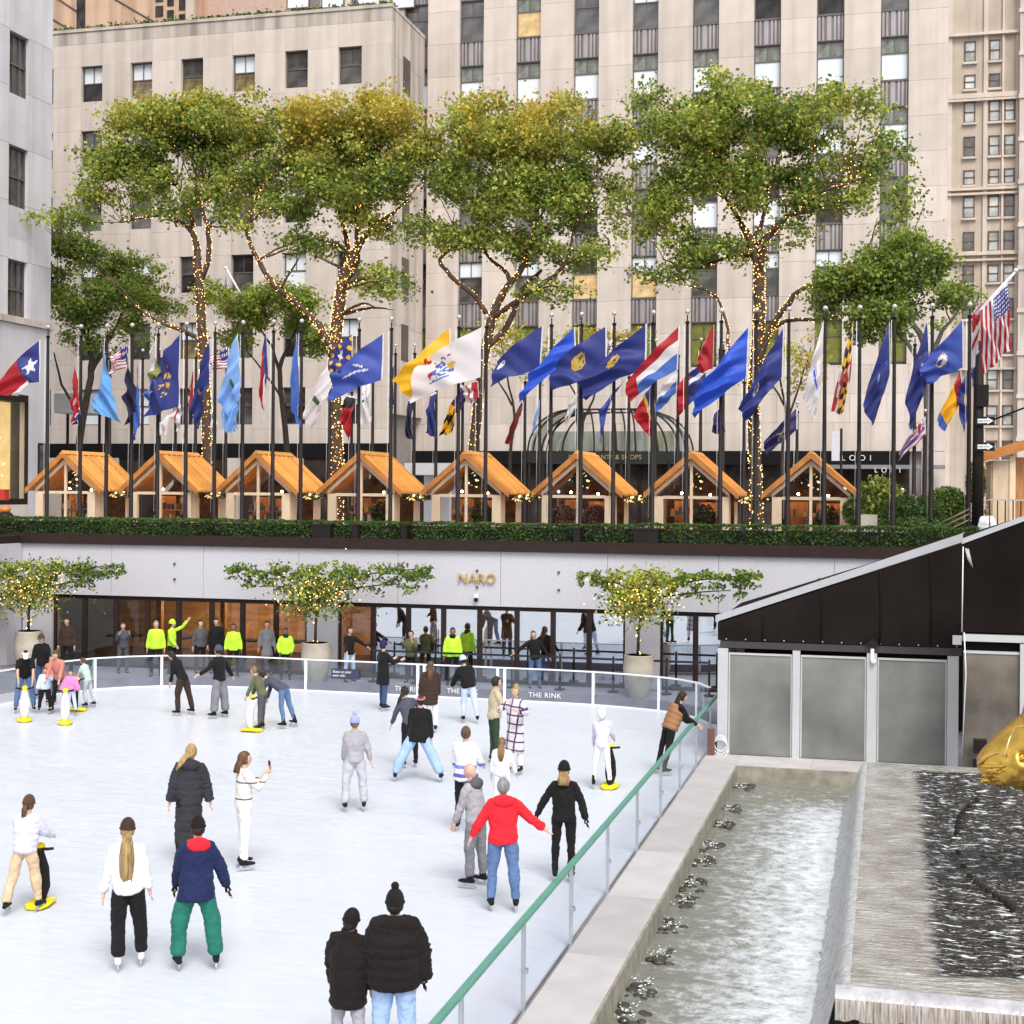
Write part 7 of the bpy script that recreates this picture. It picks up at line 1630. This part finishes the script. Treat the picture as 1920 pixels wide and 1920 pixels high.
P(926, 1432, 75, 1.80, lab='person in a tan shirt hugging the one in the patterned coat', top='tanshirt', bottom='dkgreen', hair='dark', arms=[AR(.1, .5, -.8, -.3, .9, -.1), AR(.15, .4, -.9, -.4, .9, 0)], legs=[L(.05, 0), L(.05, .05)], lean=(3, 0), bulk=1.05)
P(966, 1452, -150, 1.76, lab='person in a purple and white patterned coat hugging a companion', top='pattern', bottom='white', coat=.55, hair='blond', extra='bun', arms=[AR(.5, .4, -.5, -.2, .7, .2), AR(.55, .35, -.5, -.5, .6, .1)], legs=[L(.04, 0), L(.04, .1)], bulk=1.08)
P(872, 1560, 14, 1.74, lab='person in a white and blue striped jersey carrying a camera bag', top='jersey', bottom='black', hair='brown', arms=[AR(.2, .3, -1, .1, .7, -.6), AR(.25, .35, -.9, 0, .8, -.4)], legs=[L(.08, .1, .05, -.05), L(.1, -.05)], bulk=1.08, coat=.1)
P(940, 1533, 8, 1.36, lab='child with long light brown hair in a white jacket between two skaters', top='white', bottom='white', hair='ltbrown', hairlen=.42, arms=[HANG, AR(.3, .3, -1)], bulk=1.1)
P(1128, 1480, 10, 1.52, lab='child all in white with hood up holding a skating aid', top='lilac', bottom='white', hat='white', hatstyle='hooded', hair=None, arms=[AR(.15, .5, -.9), AR(.15, .5, -.8, 0, .8, -.5)], legs=[L(.14, 0, .08, -.05), L(.12, .05)], bulk=.98)
P(892, 1664, -62, 1.76, lab='bald person in a grey hoodie and grey trousers gliding left', top='grey', bottom='midgrey', hair=None, hood='dkgrey', arms=[AR(.15, .35, -1, .05, .4, -1), AR(.2, .1, -1, .1, .2, -1)], legs=[L(.06, .12, .03, -.05), L(.06, -.05)], lean=(8, 0), bulk=1.08, baggy=1.15, skin=0)
P(942, 1708, -3, 1.78, lab='grey haired person in a bright red jacket and blue jeans with both arms out', top='red', bottom='denim', hair='grey', hood='red', arms=[AR(.62, .05, -.95, .48, .1, -.95), AR(.72, .02, -.68, .80, .02, -.62)], legs=[L(.12, .05, .04, -.06), L(.14, -.12, .08, -.02)], bulk=1.14, baggy=1.12)
P(1056, 1655, 5, 1.72, lab='person all in black with a red scrunchie holding hands with the red jacket', top='black', bottom='black', hair='blond', hairlen=.16, hat='black', arms=[AR(.62, 0, -1, .42, .05, -.9), AR(.45, -.05, -1, .28, -.08, -1)], legs=[L(.07, .05, .02, -.02), L(.07, -.02, .0, .02)], bulk=1.02, gloves='black', baggy=.9, collar='salmon')
P(1255, 1452, 62, 1.72, lab='person in a brown vest leaning on the green handrail', top='black', vest='caramel', bottom='black', hair='dark', hairlen=.3, sleeves=True, arms=[AR(.1, .75, -.75, 0, .95, -.15)] * 2, legs=[L(.08, -.3, .05, -.2), L(.08, -.2, .04, -.3)], lean=(24, 0), bulk=1.05)
P(652, 2012, 26, 1.55, lab='shorter person in a black puffer and black beanie at the bottom, looking right', top='coal', bottom='grey', coat=.26, puffy=True, hair='dark', hat='black', arms=[AR(.15, .1, -1, .05, .2, -1), AR(.2, .15, -1, .05, .25, -1)], bulk=1.12, collar='coal', at=None, skin=0, head=(.0, .15))
P(738, 2018, 3, 1.76, lab='taller person in a black puffer, black bobble hat and blue jeans at the bottom', top='coal', bottom='ltdenim', coat=.12, puffy=True, hair='dark', hat='black', hatstyle='pompom', hood='coal', arms=[AR(.22, .1, -1, .1, .25, -1), AR(.34, .05, -1, .14, .12, -1)], bulk=1.32, gloves='black', baggy=1.25)
# far ones
P(342, 1342, -55, 1.70, lab='person in a black leather jacket leaning forward to the left', top='black', bottom='dkbrown', hair='dark', hairlen=.2, arms=[AR(.1, -.1, -1, .0, .3, -1)] * 2, legs=[L(.08, .15, .02, -.02), L(.06, -.30, .04, -.25)], lean=(28, 0), baggy=1.2, head=(.3, 0))
P(411, 1347, -50, 1.78, lab='person in a black sweatshirt and wide grey trousers with arms held out', top='black', bottom='midgrey', baggy=1.7, hair='dark', hat='slate', arms=[AR(.7, .3, -.8, .7, .5, -.45), AR(.5, -.25, -.9, .45, -.1, -.8)], legs=[L(.08, .05), L(.1, -.08)], lean=(3, 0), bulk=1.05)
P(491, 1370, -68, 1.52, lab='child in olive green bending over a skating aid', top='olive', bottom='dkgrey', hair='ltbrown', arms=[AR(.1, .5, -.9), AR(.1, .5, -.9)], lean=(20, 0), legs=[L(.06, 0), L(.06, .05)], baggy=1.1)
P(532, 1365, -62, 1.66, lab='person in a dark shirt and jeans bent forward steadying a child', top='slate', bottom='denim', hair='dark', arms=[AR(.1, .9, -.35), AR(.1, .9, -.45)], lean=(62, 0), legs=[L(.1, .02, .05, -.22), L(.16, -.2, .1, -.35)], baggy=.95)
P(46, 1336, 178, 1.76, lab='person in a black T shirt and white cap bending over a skating aid', top='black', bottom='denim', hat='white', hatstyle='cap', hair='dark', sleeves='short', arms=[AR(.15, .6, -.8, -.1, .35, -1), AR(.15, .6, -.8, -.1, .5, -1)], lean=(38, 0), legs=[L(.22, .05, .1, -.05), L(.2, .05, .1, -.05)], bulk=1.12, baggy=1.2, skin=0)
P(80, 1310, 200, 1.76, lab='person in a dark jacket and cap standing behind the white cap', top='black', bottom='dkdenim', hat='brown', hatstyle='cap', hair='dark', lean=(12, 0), bulk=1.05)
P(112, 1338, 205, 1.66, lab='person in a coral jacket and black leggings bending to a child', top='coral', bottom='black', hair='brown', hairlen=.3, arms=[AR(.1, .7, -.7), AR(.1, .6, -.8)], lean=(24, 0), legs=[L(.08, 0), L(.12, .1)], baggy=.9)
P(84, 1338, 175, 1.12, lab='small child in a light blue jacket and black trousers', top='ltblue', bottom='black', hair='brown', arms=[AR(.8, .3, -.4), AR(.3, .3, -1)], puffy=True, bulk=1.15, baggy=1.3, legs=[L(.2, .1, .1, -.1), L(.2, .0, .1, -.2)])
P(132, 1342, 190, 1.10, lab='small child in a pink patterned jacket and pale jeans', top='pink', bottom='paledenim', hair='brown', arms=[AR(.4, .4, -.9), AR(.4, .3, -1)], puffy=True, bulk=1.25, legs=[L(.15, 0), L(.25, -.1)])
P(164, 1328, -58, 1.30, lab='boy in a mint T shirt pushing a skating aid beside the barrier post', top='mint', bottom='ltgrey', hair='brown', sleeves='short', arms=[AR(.15, .5, -.8), AR(.1, .6, -.7)], lean=(16, 0), legs=[L(.1, .1, .05, -.2), L(.1, -.1, .05, -.35)], bulk=1.05)
P(96, 1322, 185, 1.25, lab='child with fair hair half hidden behind the coral jacket', top='salmon', bottom='black', hair='ltbrown')
# staff and guests behind the barrier
GT = -.02
P(292, 1268, 185, 1.76, z=GT, lab='steward in a hi vis jacket with backpack straps, left one of the pair', top='hivis', bottom='black', hair='grey', skates=False, arms=[AR(.28, .0, -1, .1, .1, -1)] * 2, bulk=1.15, cat='person', grp='stewards behind the barrier')
P(322, 1263, 120, 1.72, z=GT, lab='steward in a hi vis jacket with one arm raised, right one of the pair', top='hivis', bottom='black', hair='dark', hat='hivis', skates=False, arms=[AR(.3, .6, .3, .1, .6, .8), AR(.2, .3, -1, .0, .6, -.6)], bulk=1.0, grp='stewards behind the barrier')
P(437, 1268, 180, 1.68, z=GT, lab='steward in a hi vis jacket standing behind the arms out skater', top='hivis', bottom='black', hair='dark', skates=False, bulk=1.02, skin=2, grp='stewards behind the barrier')
P(535, 1274, 180, 1.62, z=GT, lab='steward in an open hi vis vest over a blue top, left of the middle pot', top='hivis', bottom='black', hair='dark', skates=False, skin=2, bulk=1.05, collar='navy', arms=[AR(.35, .1, -1, -.2, .4, -.8)] * 2, grp='stewards behind the barrier')
P(848, 1284, 178, 1.76, z=GT, lab='steward in an open hi vis coat over black, right of the NARO pillar reflections', top='hivis', bottom='black', hair='dark', skates=False, bulk=1.15, skin=2, collar='black', grp='stewards behind the barrier')
P(230, 1262, 170, 1.62, z=GT, lab='guest in a grey jacket behind the barrier at the left doors', top='slate', bottom='dkgrey', hair='brown', skates=False, arms=[AR(.2, .5, -.7, -.2, .5, .8)] * 2, grp='guests behind the barrier')
P(655, 1278, 150, 1.70, z=GT, lab='guest in a black jacket right of the middle pot', top='black', bottom='paledenim', hair='dark', skates=False, arms=[AR(.4, .5, -.4), AR(.2, .5, -.6)], grp='guests behind the barrier')
P(770, 1280, 200, 1.62, z=GT, lab='guest in a dark green jacket by the doors', top='olive', bottom='black', hair='dark', skates=False, arms=[AR(.2, .5, -.7, -.2, .5, .8)] * 2, grp='guests behind the barrier')
P(1003, 1290, 175, 1.74, z=GT, lab='guest in a black jacket with long brown hair in front of the mirroring doors', top='black', bottom='denim', hair='brown', hairlen=.35, skates=False, arms=[AR(.5, .1, -.8), AR(.8, .1, -.5)], lean=(0, 5), grp='guests behind the barrier')
P(375, 1262, 160, 1.72, z=GT, lab='guest in dark clothes between the hi vis stewards, left one', top='dkgrey', bottom='black', hair='dark', skates=False, grp='guests behind the barrier')
P(405, 1262, 185, 1.78, z=GT, lab='guest in dark clothes between the hi vis stewards, right one', top='black', bottom='black', hair='dark', skates=False, grp='guests behind the barrier')
P(125, 1262, 200, 1.78, z=GT, lab='guest in brown at the leftmost glass door', top='dkbrown', bottom='black', hair='dark', skates=False, bulk=1.1, grp='guests behind the barrier')
P(500, 1266, 180, 1.74, z=GT, lab='guest in a grey coat left of the middle pot', top='midgrey', bottom='black', hair='dark', coat=.3, skates=False, grp='guests behind the barrier')
# plaza passers-by
def onplaza(u, Y): p = gy(u, 950, Y); return V(p.x, Y, GZ)
for (u, Y, fc, h, col, bt_, hr, lb) in ((1712, 50, 82, 1.86, 'beige', 'beige', 'brown', 'passer-by in a beige jumper walking right behind the shrubs'), (1738, 52, 80, 1.70, 'black', 'black', 'grey', 'passer-by in black behind the one in beige'), (1782, 52, 90, 1.80, 'black', 'black', 'dark', 'passer-by in black near the tall signal post'), (1655, 60, 170, 1.75, 'brown', 'black', 'dark', 'passer-by in brown under the canopy letters'), (1808, 54, -80, 1.72, 'dkgrey', 'black', 'dark', 'passer-by in dark grey heading left past the signal post'), (1588, 62, 180, 1.7, 'dkgrey', 'black', 'dark', 'passer-by in dark grey before the dark shopfront')):
    P(u, 950, fc, h, lab=lb, at=onplaza(u, Y), top=col, bottom=bt_, hair=hr, skates=False, arms=[AR(.15, .3, -1), AR(.15, -.3, -1)], legs=[L(.05, .3, .02, .05), L(.05, -.25, .02, -.35)], bulk=1.1, vox=.025, grp='people on the plaza')
q = gy(1850, 975, 42.2); P(1850, 975, 0, 1.5, lab='person in white behind the balustrade at the right', at=V(q.x, 42.2, GZ - .05), top='white', bottom='white', hair='ltbrown', skates=False, bulk=1.2, puffy=True, grp='people on the plaza')
# skating aids
def skate_aid(u, v, fc, lab, col='black'):
    p = gz(u, v, 0); d = ray(u, v); e = empty('skating_aid', p, math.atan2(d.y, d.x) - pi / 2 - radians(fc), lab, 'skating aid', 'yellow footed skating aids')
    MB().tube([(0, -.22, .03), (0, -.1, .05), (0, .2, .05), (0, .3, .03)], [(.10, .02), (.17, .035), (.17, .035), (.08, .02)], 12, flat=(1, 0, 0)).build('base', C['yellow'], e)
    MB().tube([(0, .05, .06), (0, .10, .25), (0, .08, .5), (0, .0, .75)], [(.06, .05), (.11, .09), (.10, .08), (.05, .05)], 12, flat=(1, 0, 0)).build('body', C[col], e)
    MB().tube([(-.2, -.06, .80), (-.1, -.02, .78), (.1, -.02, .78), (.2, -.06, .80)], [.02, .022, .022, .02], 8).build('handle', M_black, e)
    MB().ball((0, .02, .80), (.07, .06, .06), 10, 8).build('nose', C['yellow'], e)
skate_aid(74, 1700, 20, 'black skating aid with a bright yellow foot pushed by the lilac jacket')
skate_aid(46, 1352, 180, 'yellow footed skating aid in front of the white cap', 'white')
skate_aid(122, 1357, 180, 'yellow footed skating aid in front of the coral jacket', 'white')
skate_aid(146, 1333, -60, 'yellow footed skating aid of the boy in mint')
skate_aid(475, 1372, -65, 'yellow footed skating aid of the child in olive', 'white')
skate_aid(1143, 1478, 10, 'skating aid beside the child all in white')
